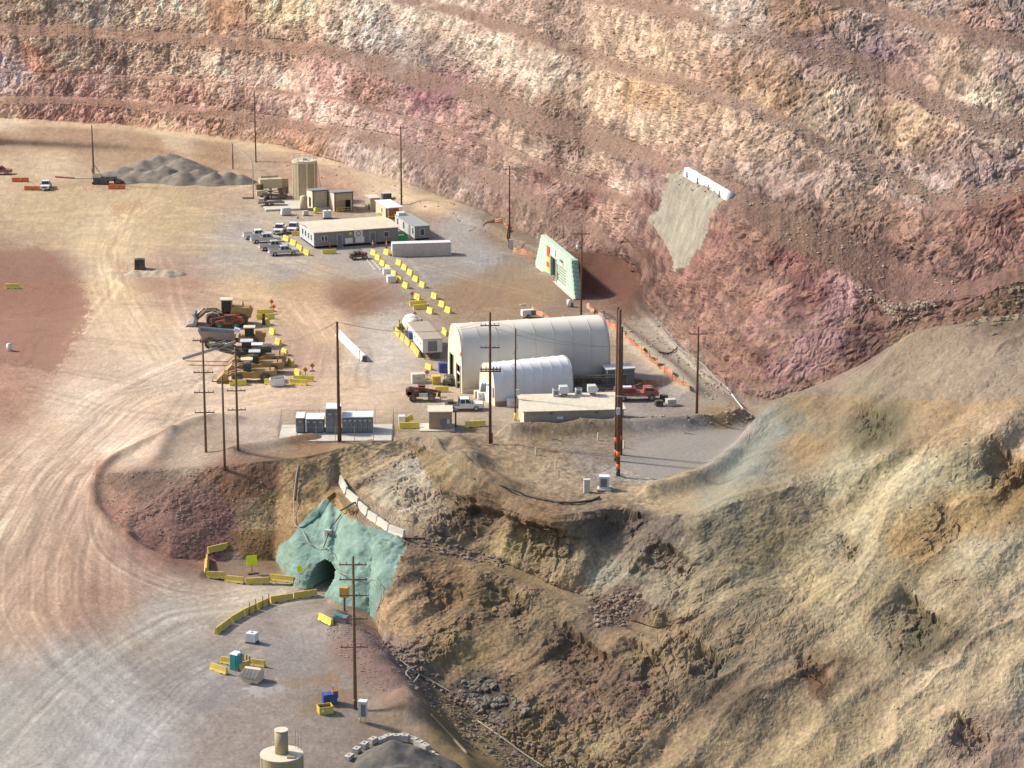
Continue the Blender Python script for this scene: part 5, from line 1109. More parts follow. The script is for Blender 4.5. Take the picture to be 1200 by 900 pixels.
# switchgear yard
A_ = U(326.3, 518); e = thing('switchgear_pad', 'pale concrete pad inside a wire fence under the switchgear', 'slab', A_, math.radians(1.5)); MB().box((8.6, 4.4, .05), (17.2, 9.2, .3)).obj('slab', CONC, e)
f = thing('wire_fence', 'thin wire fence around the switchgear pad', 'fence', A_, math.radians(1.5)); ring = [(0, -.5), (0, 9.3), (17.4, 9.3), (17.4, -.5)]; q = MB()
for (x0, y0), (x1, y1) in zip(ring, ring[1:]+ring[:1]):
    n = max(1, int(math.hypot(x1-x0, y1-y0)/2.9))
    for i in range(n): MB().cyl((x0+(x1-x0)*i/n, y0+(y1-y0)*i/n, -.1), (x0+(x1-x0)*i/n, y0+(y1-y0)*i/n, 2.6), .045, n=5).obj('fence_post', STEEL, f)
    for z in (.1, 2.4): q.tube([(x0, y0, z), (x1, y1, z)], .022, 4)
    L2 = math.hypot(x1-x0, y1-y0); n = int(L2/.35)
    for i in range(n):
        for s_ in (1, -1):
            a0 = i/n; a1 = min(1, max(0, a0+s_*2.3/L2)); zz = 2.4 if 0 < a0+s_*2.3/L2 < 1 else 2.4*abs(a1-a0)*L2/2.3
            q.add([(x0+(x1-x0)*a0, y0+(y1-y0)*a0, .1), (x0+(x1-x0)*a0+.006, y0+(y1-y0)*a0+.006, .1), (x0+(x1-x0)*a1, y0+(y1-y0)*a1, .1+zz)], [(0, 1, 2)])
q.obj('wire_mesh', STEEL, f)
S0 = U(347.3, 509.3); SY = math.radians(1.5)
def gear(px0, px1, py, h, label, doors, d=3.3):
    a = U(px0, py); b = U(px1, py); w = (b-a).length; e = thing('switchgear_cabinet', label, 'cabinet', a+Vector((0, 0, .18)), SY, 'grey switchgear cabinets')
    wall_box(e, w, d, h, DGREY, .12, 'body'); MB().box((w/2, d/2, .07), (w-.1, d-.1, .14)).obj('plinth', DSTEEL, e); MB().box((w/2, d/2, h+.06), (w+.12, d+.12, .12)).obj('roof', WHITE, e); MB().box((-.03, d/2, h/2+.1), (.06, d-.05, h-.2)).obj('end_panel', LGREY, e)
    for i in range(doors):
        x = w*(i+.5)/doors; o = MB().box((x, -.02, h*.48+.1), (w/doors-.12, .06, h*.86)).obj('door', mt('switchgear_door', (.162, .173, .183), .5, dust=.08), e); MB().box((x+w/doors*.3, -.07, h*.55), (.05, .05, .3)).obj('handle', LGREY, o); MB().box((x, -.06, h*.8), (.4, .03, .16)).obj('label_plate', LGREY, o)
    return e
gear(347.3, 356.6, 509, 2.35, 'narrow leftmost grey switchgear cabinet', 1); e = gear(358.2, 379.5, 509, 2.2, 'grey switchgear cabinet with a vent, second from the left', 3); MB().box((.1, -.25, 1.2), (.3, .4, 1.7)).obj('side_duct', LGREY, e)
gear(382.5, 399.5, 509.6, 3.9, 'tallest grey switchgear cabinet behind the dark pole', 2); gear(401.5, 436.8, 509, 2.5, 'longest grey switchgear cabinet, farthest right', 6)
# the block wall with the tunnel door
BL, BR = U(627.4, 310.2), U(674.7, 351.6); BY = yaw_of(BL, BR); BLn = (BR-BL).length
e = thing('block_portal', 'mint green concrete block wall with a dark door and red yellow sign strip', 'portal wall', BL, BY)
rows_, hh = 9, .78; bw = 1.62; th = 1.1
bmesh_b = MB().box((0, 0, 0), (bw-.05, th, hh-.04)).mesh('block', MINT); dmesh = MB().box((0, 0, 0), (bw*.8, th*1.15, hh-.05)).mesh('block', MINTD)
dx0, dx1, dh = .39*BLn, .535*BLn, 6*hh
for r_ in range(rows_):
    x0 = 5.0*(r_/rows_); x1 = BLn-3.2*(r_/rows_); z = hh*(r_+.5); x = x0
    n = int(round((x1-x0)/bw))
    for i in range(n):
        xc = x0+(i+.5)*(x1-x0)/n
        if z < dh and dx0-.8 < xc < dx1+.8: continue
        o = bpy.data.objects.new('block', dmesh if i == n-1 else bmesh_b); C.objects.link(o); o.parent = e; o.location = (xc, th/2+.02*((i*7+r_*3) % 3), z)
        o.scale.x = (x1-x0)/n/bw
MB().box(((dx0+dx1)/2, th*.5, dh/2), (dx1-dx0+1.5, .2, dh)).obj('door_dark_sheet', DARK, e)  # near-black panel stands in for the unlit doorway
for x in (dx0-.1, dx1+.1): MB().box((x, th/2-.05, dh/2), (.5, th+.1, dh)).obj('door_jamb', MINT, e)
MB().box(((dx0+dx1)/2, -.04, dh+.05), (dx1-dx0+.5, .1, .3)).obj('door_lintel', PALEP, e)
for k in range(5): MB().box((dx0-1.75, -.06, 1.3+k*1.05), (2.3, .08, 1.0)).obj('sign_panel', (YEL, mt('sign_red', (.6, .09, .03), .5, dust=.03), YEL, mt('sign_red'), mt('sign_red'))[k], e)
MB().box(((dx0+dx1)/2-.3, -.06, dh+1.0), (3.4, .08, 1.5)).obj('white_sign', WHITE, e); MB().box((BLn*.66, -.06, 5.2), (2.4, .06, .4)).obj('dark_plate', DSTEEL, e); MB().box((BLn*.66, -.05, 4.5), (2.6, .05, .8)).obj('grey_plate', PALEP, e)
rd = random.Random(4)
for k in range(6):
    x = BLn*.58
    while x < BLn*.75:
        w = rd.uniform(.25, .8); MB().box((x+w/2, -.035, 3.9-k*.55), (w, .03, .2)).obj('weathered_lettering', mt('faded_lettering', (.26, .30, .22), .8), e); x += w+.22
MB().box((BLn/2+1, -.2, .12), (BLn-2, .5, .25)).obj('footing', CONC, e)
c_ = thing('white_drum', 'white drum beside the near corner of the block portal', 'drum', U(667, 359.5)); MB().cyl((0, 0, .1), (0, 0, 1.3), .45, n=14).obj('drum', WHITE, c_, True); MB().box((.5, 0, .35), (.6, .6, .7)).obj('dark_base', DSTEEL, c_)
# white cover on the bench edge
def GW(px, py):
    d = (IX.ravel()-px)**2+(IY.ravel()-py)**2; k = np.where(d < max(6., d.min()+2))[0]; i = k[np.argmin(RR.ravel()[k]+d[k])]; return Vector([float(t) for t in VTX[i]])
pa, pb = GW(806, 201), GW(857, 231.5); n = 12; e = thing('bench_cover', 'long white wrapped barrier on the bench edge above the grey apron', 'cover', pa); q = MB(); rd = random.Random(3); V_ = []
dn = (pb-pa).normalized(); sd_ = Vector((-dn.y, dn.x, 0)).normalized()
for i in range(n+1):
    c = (pb-pa)*(i/n); hgt = .95+rd.uniform(-.12, .12)
    for s_, z in ((-.75, -.8), (-.6, hgt*.85), (0, hgt), (.6, hgt*.85), (.75, -.8)): V_.append(tuple(c+sd_*s_*(1+rd.uniform(-.08, .08))+Vector((0, 0, z))))
fs = [(i*5+j, (i+1)*5+j, (i+1)*5+j+1, i*5+j+1) for i in range(n) for j in range(4)]+[(0, 1, 2, 3, 4), tuple(n*5+k for k in (4, 3, 2, 1, 0))]
q.add(V_, fs).obj('wrap', WHITE, e, True)
q = MB(); [q.cyl((pb-pa)*t+sd_*-.9+Vector((0, 0, -.6)), (pb-pa)*t+sd_*-.9+Vector((0, 0, .5)), .12, n=6) for t in (.1, .35, .6, .85)]; q.obj('anchor_post', DSTEEL, e)
# ------------------------------------------------------------------ vehicles
def wheel(e, x, y, r, w, rim=STEEL, hub=True):
    s = 1 if y > 0 else -1
    o = MB().cyl((x, y-w/2, r), (x, y+w/2, r), r, n=16).obj('wheel', BLK, e, False)
    MB().cyl((x, y+s*w*.3, r), (x, y+s*(w/2+.03), r), r*.58, r*.5, 12).obj('rim', rim, o)
    return o
def pickup(px, py, yaw, label, paint, flat=False):
    e = thing('pickup_truck', label, 'pickup', G(px, py), yaw, 'pickup trucks in the yard'); L_ = 6.1; w = 2.0
    lo = [(-3.0, .55), (-2.35, .5), (-2.3, .5), (-1.25, .5), (1.25, .5), (2.3, .5), (3.0, .5), (3.05, .85), (2.95, 1.12), (1.35, 1.22), (1.2, 1.22), (-.75, 1.22)]
    if flat: lo += [(-.8, .95), (-3.0, .95)]
    else: lo += [(-.85, 1.25), (-3.05, 1.25)]
    MB().prism(lo, -w/2, w/2).obj('body', paint, e)
    cab = MB().add([(-.85, -w/2+.03, 1.2), (1.45, -w/2+.03, 1.2), (.75, -w/2+.2, 1.95), (-.65, -w/2+.2, 1.95), (-.85, w/2-.03, 1.2), (1.45, w/2-.03, 1.2), (.75, w/2-.2, 1.95), (-.65, w/2-.2, 1.95)],
        [(0, 1, 2, 3), (7, 6, 5, 4), (3, 2, 6, 7), (0, 4, 5, 1), (1, 5, 6, 2), (0, 3, 7, 4)]).obj('cab', paint, e)
    for s in (-1, 1):
        for a, b in ((-.7, .08), (.2, 1.12)):
            ta, tb = max(a, -.56), min(b, .66)
            y0, y1 = s*(w/2+.0), s*(w/2-.155)
            MB().add([(a, y0, 1.27), (b, y0, 1.27), (tb, y1, 1.86), (ta, y1, 1.86), (a, y0-s*.05, 1.27), (b, y0-s*.05, 1.27), (tb, y1-s*.05, 1.86), (ta, y1-s*.05, 1.86)], [(0, 1, 2, 3), (7, 6, 5, 4), (0, 4, 5, 1), (3, 2, 6, 7), (0, 3, 7, 4), (1, 5, 6, 2)]).obj('side_window', GLASS, cab)
        for x in (-1.95, 1.85): wheel(e, x, s*(w/2-.08), .42, .3, paint if paint is SILV else LGREY)
        MB().box((2.98, s*.72, .93), (.14, .42, .22)).obj('headlight', LGREY, e); MB().box((-3.04, s*.85, 1.0), (.06, .18, .35)).obj('tail_light', RED, e)
        MB().box((1.25, s*1.12, 1.3), (.16, .22, .2)).obj('mirror', BLK, e)
    MB().add([(1.40, -.86, 1.26), (1.40, .86, 1.26), (.82, .74, 1.9), (.82, -.74, 1.9), (1.45, -.86, 1.26), (1.45, .86, 1.26), (.87, .74, 1.9), (.87, -.74, 1.9)], [(0, 1, 2, 3), (7, 6, 5, 4), (0, 4, 5, 1), (3, 2, 6, 7), (0, 3, 7, 4), (1, 5, 6, 2)]).obj('windshield', GLASS, cab)
    MB().box((-.80, 0, 1.55), (.05, 1.4, .5), 0, .15).obj('rear_window', GLASS, cab)
    MB().box((3.06, 0, .88), (.06, 1.0, .32)).obj('grille', BLK, e); MB().box((3.08, 0, .58), (.12, 1.95, .2)).obj('front_bumper', LGREY, e); MB().box((-3.08, 0, .6), (.12, 1.95, .2)).obj('rear_bumper', LGREY, e)
    if flat:
        MB().box((-1.95, 0, 1.02), (2.3, 2.15, .12)).obj('flat_bed', DSTEEL, e); MB().box((-.92, 0, 1.55), (.1, 1.9, 1.0)).obj('headache_rack', DSTEEL, e); MB().box((-2.2, .2, 1.3), (1.0, 1.2, .45)).obj('tool_box', BLK, e)
    else: MB().box((-1.95, 0, 1.245), (2.0, 1.66, .06)).obj('bed_floor', DSTEEL, e)
    return e
PY_ = OY*.75
pickup(302, 279.5, PY_, 'white pickup parked farthest left, second row from the back', WHITE); pickup(311, 284, PY_, 'silver white pickup third from the back in the left parking group', SILV)
pickup(321, 292.5, PY_, 'silver pickup fourth from the back in the left parking group', SILV); pickup(332.5, 298.5, PY_, 'light grey pickup nearest the camera in the left parking group', SILV)
pickup(328, 272.5, PY_-1.9, 'white pickup nose-on to the camera left of the office', WHITE); pickup(344, 271, PY_-1.9, 'white pickup nose-on to the camera against the office end wall', WHITE)
pickup(54, 221, -1.5, 'white pickup facing the camera on the far left by orange barriers', WHITE); pickup(544, 480, .08, 'white crew cab flatbed pickup beside the small white tent', WHITE, True)
pickup(-1, 204, .1, 'dark red truck cut off at the far left edge', RED)
# small dark buggy before the office
e = thing('utility_buggy', 'dark red off-road buggy parked before the office front', 'buggy', G(420, 303.5), OY); MB().box((0, 0, .75), (3.2, 1.5, .5)).obj('body', MAR, e); MB().box((1.3, 0, 1.1), (.9, 1.3, .35)).obj('hood', MAR, e)
for s in (-1, 1):
    for x in (-1.2, 1.2): wheel(e, x, s*.85, .48, .35)
    MB().tube([(-1.1, s*.65, 1.0), (-.8, s*.65, 2.0), (.5, s*.65, 2.0), (.95, s*.65, 1.1)], .05).obj('roll_bar', DSTEEL, e)
for x in (-.6, .2):
    for y in (-.35, .35): MB().box((x, y, 1.2), (.5, .5, .7)).obj('seat', BLK, e)
MB().box((-1.5, 0, 1.15), (.8, 1.3, .4)).obj('cargo_box', RUST, e)
# wheel loader facing left
VY = math.radians(182)
e = thing('wheel_loader', 'big dusty yellow wheel loader with its grey bucket on the ground', 'loader', G(262, 380), VY)
MB().prism([(-4.4, 1.3), (-1.4, 1.1), (-1.2, 2.2), (-1.5, 3.0), (-4.2, 2.9), (-4.7, 2.2)], -1.25, 1.25).obj('engine_hood', MYEL, e); MB().prism([(-1.4, .9), (2.3, .9), (2.5, 1.7), (1.2, 2.1), (-1.4, 1.9)], -.8, .8).obj('front_frame', RUST, e)
cb = MB().box((-.6, 0, 3.1), (1.7, 1.6, 1.9), 0, 0, .9, .9).obj('cab', GLASS, e); MB().box((-.6, 0, 4.12), (2.0, 1.9, .16)).obj('cab_roof', CREAM, cb)
for x in (-1.38, .18):
    for y in (-.74, .74): MB().box((x, y, 3.1), (.12, .12, 1.9)).obj('cab_pillar', MYEL, cb)
for y in (-.7, .7): MB().tube([(1.0, y, 2.3), (2.6, y, 2.35), (4.0, y, 1.2), (4.5, y, .7)], .24).obj('lift_arm', RUST, e)
MB().prism([(4.2, .1), (5.9, .05), (5.6, .35), (4.7, .6), (4.4, 1.4), (4.8, 2.0), (4.4, 2.05), (4.0, 1.2)], -1.7, 1.7).obj('bucket', STEEL, e)
for x in (-3.0, 1.6):
    for y in (-1.35, 1.35): wheel(e, x, y, 1.0, .75, MYEL)
for y in (-1.4, 1.4): MB().tube([(.45, y, 1.4), (.75, y, 2.05), (1.6, y, 2.3), (2.45, y, 2.05), (2.75, y, 1.4)], .14).obj('fender', CONC, e)
MB().cyl((-3.2, .4, 2.9), (-3.2, .4, 3.8), .1, n=8).obj('exhaust', DSTEEL, e); MB().tube([(2.0, 0, 1.9), (3.1, 0, 2.6), (4.2, 0, 1.6)], .16).obj('tilt_link', STEEL, e)
# small red telehandlers
def telehandler(px, py, yaw, label, rim, boom_fwd=True, body=RED, s=1.):
    e = thing('telehandler', label, 'telehandler', G(px, py), yaw, 'red telehandlers')
    MB().prism([(-2.4, .7), (2.2, .7), (2.3, 1.2), (1.0, 1.45), (-2.4, 1.6)], -.65, .65).obj('chassis', body, e); MB().box((-.9, -.2, 2.0), (2.6, .45, .45), 0, .08).obj('boom', body, e); MB().box((1.3, -.2, 1.75), (2.6, .35, .35), 0, .16).obj('boom_tip', MAR, e)
    MB().box((2.75, -.2, 1.15), (.4, .5, 1.0), 0, .3).obj('boom_head', MAR, e); fk = MB()
    for y in (-.5, .2): fk.box((3.4, y, .5), (1.2, .14, .08))
    fk.box((2.9, -.15, .85), (.1, 1.2, .8)); fk.obj('forks', DSTEEL, e)
    cb = MB().box((-.1, .5, 1.75), (1.2, .7, 1.1), 0, 0, .88, .9).obj('cab', GLASS, e); MB().box((-.1, .5, 2.34), (1.25, .8, .1)).obj('cab_roof', body, cb)
    MB().box((-2.2, 0, 1.5), (.9, 1.3, 1.0)).obj('counterweight', body, e); MB().box((.2, -.7, 1.05), (1.4, .4, .6)).obj('engine_box', LGREY, e)
    for x in (-1.5, 1.5):
        for y in (-.95, .95): wheel(e, x, y, .58, .42, rim)
telehandler(267, 383.5, math.radians(185), 'red telehandler with green wheel rims before the big loader', TEAL); telehandler(495, 469, 0., 'dusty maroon telehandler with its boom pointing right by the tent', RUST, True, MAR)
# haul truck with grey bed
e = thing('haul_truck', 'underground haul truck with a long grey tipping bed behind the drill jumbo', 'haul truck', G(273, 406), math.radians(3))
V_ = [(-5.2, -1.5, 2.9), (.6, -1.5, 2.3), (.6, 1.5, 2.3), (-5.2, 1.5, 2.9), (-4.6, -1.1, 1.5), (.4, -1.1, 1.2), (.4, 1.1, 1.2), (-4.6, 1.1, 1.5), (-4.9, -1.3, 2.7), (.3, -1.3, 2.2), (.3, 1.3, 2.2), (-4.9, 1.3, 2.7), (-4.4, -.95, 1.75), (.2, -.95, 1.45), (.2, .95, 1.45), (-4.4, .95, 1.75)]
MB().add(V_, [(0, 1, 5, 4), (1, 2, 6, 5), (2, 3, 7, 6), (3, 0, 4, 7), (4, 5, 6, 7), (0, 8, 9, 1), (1, 9, 10, 2), (2, 10, 11, 3), (3, 11, 8, 0), (8, 12, 13, 9), (9, 13, 14, 10), (10, 14, 15, 11), (11, 15, 12, 8), (12, 15, 14, 13)]).obj('tipping_bed', mt('worn_bed_steel', (.26, .25, .25), .5, .4, dust=.2), e)
MB().box((2.9, 0, 1.3), (4.0, 1.9, 1.0)).obj('tractor_body', MYEL, e); MB().box((4.3, 0, 2.0), (1.6, 1.8, .7)).obj('engine_hood', MYEL, e); cb = MB().box((2.6, -.3, 2.4), (1.4, 1.3, 1.4)).obj('cab', GLASS, e); MB().box((2.6, -.3, 3.15), (1.8, 1.6, .14)).obj('cab_roof', CREAM, cb); MB().box((-2, 0, 1.0), (6, 1.0, .5)).obj('frame', DSTEEL, e)
for x, y in ((-3.4, -1.1), (-3.4, 1.1), (3.2, -1.05), (3.2, 1.05)): wheel(e, x, y, .85, .6, MYEL)
MB().box((.7, -.3, 2.7), (.9, .9, .5), 0, .3).obj('white_hopper_flap', WHITE, e)
# drill jumbo: dark, booms reaching down to the left
e = thing('drill_jumbo', 'dark drill jumbo with long booms reaching down to the left', 'drill jumbo', G(285, 424), math.radians(183))
MB().box((-1.6, 0, 1.3), (5.2, 2.0, 1.1)).obj('chassis', DSTEEL, e); MB().box((-3.3, 0, 2.1), (2.0, 1.9, .9)).obj('power_pack', DSTEEL, e); MB().box((-.6, .2, 2.6), (1.4, 1.3, 1.3)).obj('cab', GLASS, e); MB().box((-.6, .2, 3.32), (1.9, 1.8, .12)).obj('canopy', LGREY, e)
for y, dz in ((-.9, 0), (.9, .5)):
    b_ = MB().tube([(.6, y*.6, 2.0), (3.2, y, 2.5+dz), (4.6, y, 2.2+dz)], .22).obj('boom', DSTEEL, e); MB().box((5.0, y*1.2, 1.6+dz), (8.2, .4, .42), 0, .30).obj('feed_rail', STEEL, b_); MB().box((3.2, y*1.2, 2.3+dz), (1.1, .4, .4), 0, .34).obj('rock_drill', DSTEEL, b_)
MB().tube([(.5, 0, 2.1), (2.6, 0, 3.2), (4.2, .2, 2.9)], .15).obj('basket_boom', DSTEEL, e); MB().box((4.5, .2, 2.7), (.9, .9, .8)).obj('basket', STEEL, e)
for i in range(4): MB().tube([(-.5, -.8+i*.4, 2.0), (1.5, -.9+i*.5, 1.3), (3.4, -1+i*.6, 1.9)], .06).obj('hose', BLK, e)
for x in (-3.0, .3):
    for y in (-1.1, 1.1): wheel(e, x, y, .65, .45, DSTEEL)
jk = MB(); [jk.cyl((x, y, .05), (x, y, 1.1), .12, n=8) for x in (1.1, -4.3) for y in (-1.2, 1.2)]; jk.obj('jack_leg', STEEL, e)
# low yellow loaders with canopies
def lhd(px, py, label, canopy, yaw=math.radians(184)):
    e = thing('low_loader', label, 'loader', G(px, py), yaw, 'low yellow loaders in the equipment row')
    MB().prism([(-4.0, .7), (-.5, .6), (-.4, 1.5), (-1.0, 1.7), (-3.8, 1.75), (-4.2, 1.3)], -1.05, 1.05).obj('engine_body', MYEL, e); MB().prism([(-.5, .6), (2.4, .6), (2.4, 1.2), (.6, 1.6), (-.5, 1.4)], -.8, .8).obj('front_frame', MYEL, e)
    for y in (-.6, .6): MB().tube([(.8, y, 1.5), (2.4, y, 1.3), (3.3, y, .7)], .18).obj('lift_arm', MYEL, e)
    MB().prism([(2.9, .1), (4.6, .1), (4.4, .6), (3.5, 1.5), (2.9, 1.3)], -1.15, 1.15).obj('bucket', MYEL, e)
    cb = MB().box((.15, -.35, 2.05), (1.0, 1.0, 1.1)).obj('operator_station', mt('dark_teal_cab', (.02, .05, .045), .4), e); MB().box((.15, -.3, 3.25), (1.7, 1.6, .12)).obj('canopy', canopy, cb)
    for x in (-.4, .7):
        for y in (-.9, .3): MB().box((x, y, 2.4), (.1, .1, 1.7)).obj('canopy_post', DSTEEL, cb)
    for x in (-2.5, 1.5):
        for y in (-1.05, 1.05): wheel(e, x, y, .75, .55, DSTEEL)
    MB().cyl((-3.2, .5, 1.7), (-3.2, .5, 2.4), .09, n=8).obj('exhaust', DSTEEL, e); MB().box((-3.0, -1.07, 1.3), (1.2, .04, .5)).obj('vent', DARK, e)
lhd(303, 428.5, 'rear yellow low loader beside the drill jumbo', WHITE); lhd(300, 437, 'middle yellow low loader of the three under pale canopies', LGREY); lhd(291, 446.5, 'front yellow low loader nearest the camera', CREAM)
# skip, drum, beam, trailer
e = thing('white_skip', 'white skip with a dark open top in front of the yellow loaders', 'skip', G(325, 452), .15); MB().prism([(-1.1, .1), (1.0, .1), (1.3, 1.5), (-1.3, 1.2)], -.8, .8).obj('bin', WHITE, e); MB().box((0, .05, 1.4), (2.2, 1.4, .12), 0, -.12).obj('dark_top', ASPH, e)
e = thing('black_drum', 'tall black post drum in front of the rear yellow barriers', 'drum', G(309, 380.5)); MB().cyl((0, 0, 0), (0, 0, 1.9), .28, n=12).obj('drum', BLK, e, True); MB().cyl((0, 0, 1.9), (0, 0, 2.0), .3, n=12).obj('cap', BLK, e, True)
pa, pb = G(396.5, 393.5), G(427, 423.5); e = thing('concrete_beam', 'long white concrete beam lying on the grey pad left of the trailer', 'beam', (pa+pb)/2, yaw_of(pa, pb)); L_ = (pb-pa).length
MB().prism([(-.55, .0), (.55, .0), (.55, .3), (.3, .5), (.3, 1.1), (-.3, 1.1), (-.3, .5), (-.55, .3)], -L_/2, L_/2, 'x').obj('beam', WHITE, e); MB().box((L_/2+.2, 0, .5), (.3, .8, .8)).obj('end_plate', DSTEEL, e); MB().cyl((L_/2-.2, -.8, 0), (L_/2-.2, -.8, 2.0), .06, n=6).obj('post', MAR, e)
pa, pb = G(500.5, 424), G(476, 394); yw = yaw_of(pa, pb); L_ = (pb-pa).length
e = thing('container_trailer', 'raised white container trailer with a tan roof left of the big tent', 'trailer', G(507, 421), yw); cw, cl, cz, ch = 3.4, min(L_, 13.), 1.2, 3.5
MB().box((cl/2, 0, cz+ch/2-.6), (cl, cw, ch-1.2)).obj('body', LGREY, e); MB().box((cl/2, 0, cz+ch-1.15), (cl+.15, cw+.15, .14)).obj('roof', mt('dusty_roof', (.34, .30, .24), .8, dust=.3), e); MB().box((-.03, 0, cz+1.1), (.06, 1.6, 1.8)).obj('door', DGREY, e); MB().box((cl/2, 0, cz-.1), (cl, cw*.8, .2)).obj('chassis', DSTEEL, e)
for x in (.3, 1.6, cl-2): 
    for y in (-1.3, 1.3): MB().cyl((x, y, 0), (x, y, cz), .1, n=6).obj('support_leg', DSTEEL, e)
for k in range(3): MB().box((cl*(.15+.2*k), cw/2+.02, cz+1.2), (.35, .05, .35)).obj('vent', DGREY, e)
MB().box((cl*.75, cw/2+.3, cz+.8), (1.4, .7, 1.2)).obj('blue_tank', BLUE, e)
e = thing('tank_mixer', 'white rounded tank trailer behind the container trailer', 'tank trailer', G(482, 393), yw)
MB().cyl((-1.6, 0, 2.2), (.6, 0, 2.4), 1.5, n=20).obj('drum', WHITE, e, True); MB().cyl((.6, 0, 2.4), (2.2, 0, 2.55), 1.5, .7, 20).obj('drum_cone', WHITE, e, True); MB().cyl((-2.4, 0, 2.1), (-1.6, 0, 2.2), .9, 1.5, 20).obj('drum_back', CREAM, e, True); MB().box((.2, 0, .8), (5.4, 1.8, .3)).obj('chassis', DSTEEL, e); MB().box((2.6, .3, 1.7), (.8, 1.4, 1.4)).obj('pump_panel', STEEL, e)
for x in (-1.2, -.1):
    for y in (-.95, .95): wheel(e, x, y, .5, .35)
e = thing('yellow_pump', 'small yellow pump unit behind the pale yellow barriers', 'pump', G(469.5, 388.5), .3); MB().box((0, 0, .9), (1.0, .8, 1.4)).obj('housing', YELD, e); MB().cyl((-.2, 0, 1.6), (-.2, 0, 2.2), .08, n=6).obj('exhaust', DSTEEL, e); MB().box((-.9, 0, .5), (.9, .9, .9)).obj('base_box', STEEL, e)
# red service truck on the right
e = thing('service_truck', 'red service truck with a low flat bed right of the low building', 'truck', G(742, 468.5), math.radians(4))
MB().box((-.6, 0, 1.15), (5.2, 2.1, .5)).obj('bed', RED, e); MB().box((-1.4, 0, 1.75), (3.4, 1.8, .7)).obj('equipment_box', mt('dark_red', (.22, .03, .025), .5, dust=.15), e); MB().box((-1.6, -.1, 2.2), (2.6, 1.0, .2)).obj('white_top', WHITE, e); MB().prism([(1.6, .8), (4.0, .8), (4.1, 1.4), (3.2, 1.6), (2.9, 2.2), (1.7, 2.2)], -1.0, 1.0).obj('cab', RED, e); MB().box((2.6, 0, 1.9), (1.3, 2.04, .4)).obj('window_band', GLASS, e)
for x in (-1.8, 2.9):
    for y in (-1.0, 1.0): wheel(e, x, y, .6, .42)
MB().cyl((-3, 0, 1.4), (1.2, 0, 2.7), .08, n=6).obj('boom', RED, e)
# drill rig with a tall mast
e = thing('drill_rig', 'tracked drill rig with a very tall dark mast beside the gravel stockpile', 'drill rig', G(118, 215.5), .0)
for y in (-.9, .9):
    t_o = MB().prism([(-1.9, .3), (-1.6, 0), (1.6, 0), (1.9, .3), (1.6, .8), (-1.6, .8)], y-.25, y+.25).obj('track', BLK, e)
MB().box((.1, 0, 1.2), (3.4, 1.7, .8)).obj('deck', DSTEEL, e); MB().box((-.6, 0, 2.0), (1.8, 1.5, 1.0)).obj('cab', CREAM, e); MB().box((2.6, 0, 1.3), (2.2, 1.6, 1.0)).obj('engine', DSTEEL, e); hm_ = HC-math.hypot(e.location.x, e.location.y)*float(ray(109, 147)[1])
MB().prism([(-1.75, .9), (-1.3, .9), (-1.45, hm_), (-1.6, hm_)], -.24, .24).obj('mast', DSTEEL, e); MB().tube([(.6, 0, 1.5), (-1.35, 0, 4.5)], .1).obj('mast_strut', STEEL, e); MB().box((-1.7, 0, 3.2), (.5, .6, 1.0)).obj('rotary_head', MYEL, e)
MB().box((4.0, 0, .7), (1.6, 1.6, .9)).obj('dust_collector', DSTEEL, e)
e = thing('drill_steel', 'red brown drill pipe lying left of the drill rig', 'pipe', G(76, 208)); MB().tube([(-2.2, 0, .2), (.5, -1, .2), (2.5, -1.6, .2)], .22, 8).obj('pipe', RED, e); MB().tube([(2.5, -1.6, .12), (6, -1.9, .12), (9, -1.6, .12)], .12, 6).obj('hose', LGREY, e)
# water cart and bits beside the tent ridge
e = thing('light_tower', 'small white trailer light tower behind the big tent ridge', 'light tower', G(618, 372), .3); MB().box((0, 0, .9), (2.2, 1.2, 1.1)).obj('generator', WHITE, e); MB().cyl((-.8, 0, 1.4), (-.8, 0, 2.4), .08, n=6).obj('mast', LGREY, e); MB().box((-.8, 0, 2.4), (1.2, .3, .35)).obj('lamp_bar', LGREY, e); MB().box((1.0, -.3, .9), (.9, .9, .9)).obj('tank', DGREY, e)
for y in (-.7, .7): wheel(e, 0, y, .35, .22)
for k, (x, y, s, m_, l) in enumerate([(778, 469, (1.1, .9, .8), BLK, 'black box, upper left of the clutter near the lone pole'), (772, 475.5, (1.2, .9, .8), BLK, 'black box, lower left of the clutter near the lone pole'), (786, 475, (1.5, 1.1, 1.0), CONC, 'pale grey crate at the right of the clutter near the lone pole')]): crate(x, y, l, s, m_, .3)
for k, (x, y, s, m_, l) in enumerate([(453.5, 321, (1.4, 1.5, 1.0), WHITE, 'rear white box beside the walkway barriers'), (458.5, 330.5, (1.6, 1.6, 1.2), WHITE, 'front white box beside the walkway barriers')]):
    e = thing('storage_bin', l, 'bin', G(x, y), RY); MB().box((0, 0, s[2]/2), s).obj('bin', m_, e); MB().box((0, 0, s[2]+.06), (s[0]+.1, s[1]+.1, .12), 0, .06).obj('lid', LGREY, e)
crate(490, 448, 'grey box behind the dusty maroon telehandler', (2.2, 1.6, 1.5), CONC); crate(511, 449.5, 'yellow crate behind the telehandler', (1.4, 1.2, 1.3), YELD); crate(519, 436, 'blue drum box left of the big tent gable', (1.4, 1.2, 1.5), BLUE)
for k in range(2):
    a, b = G(430+k*6, 305), G(440+k*6.5, 317); o = MB().tube([a+Vector((0, 0, .08)), b+Vector((0, 0, .08))], .09, 5).obj('timber_strip', CONC); tag(o, '%s pale timber strip lying on the ground right of the buggy' % ('left', 'right')[k], 'timber', 'timber strips')
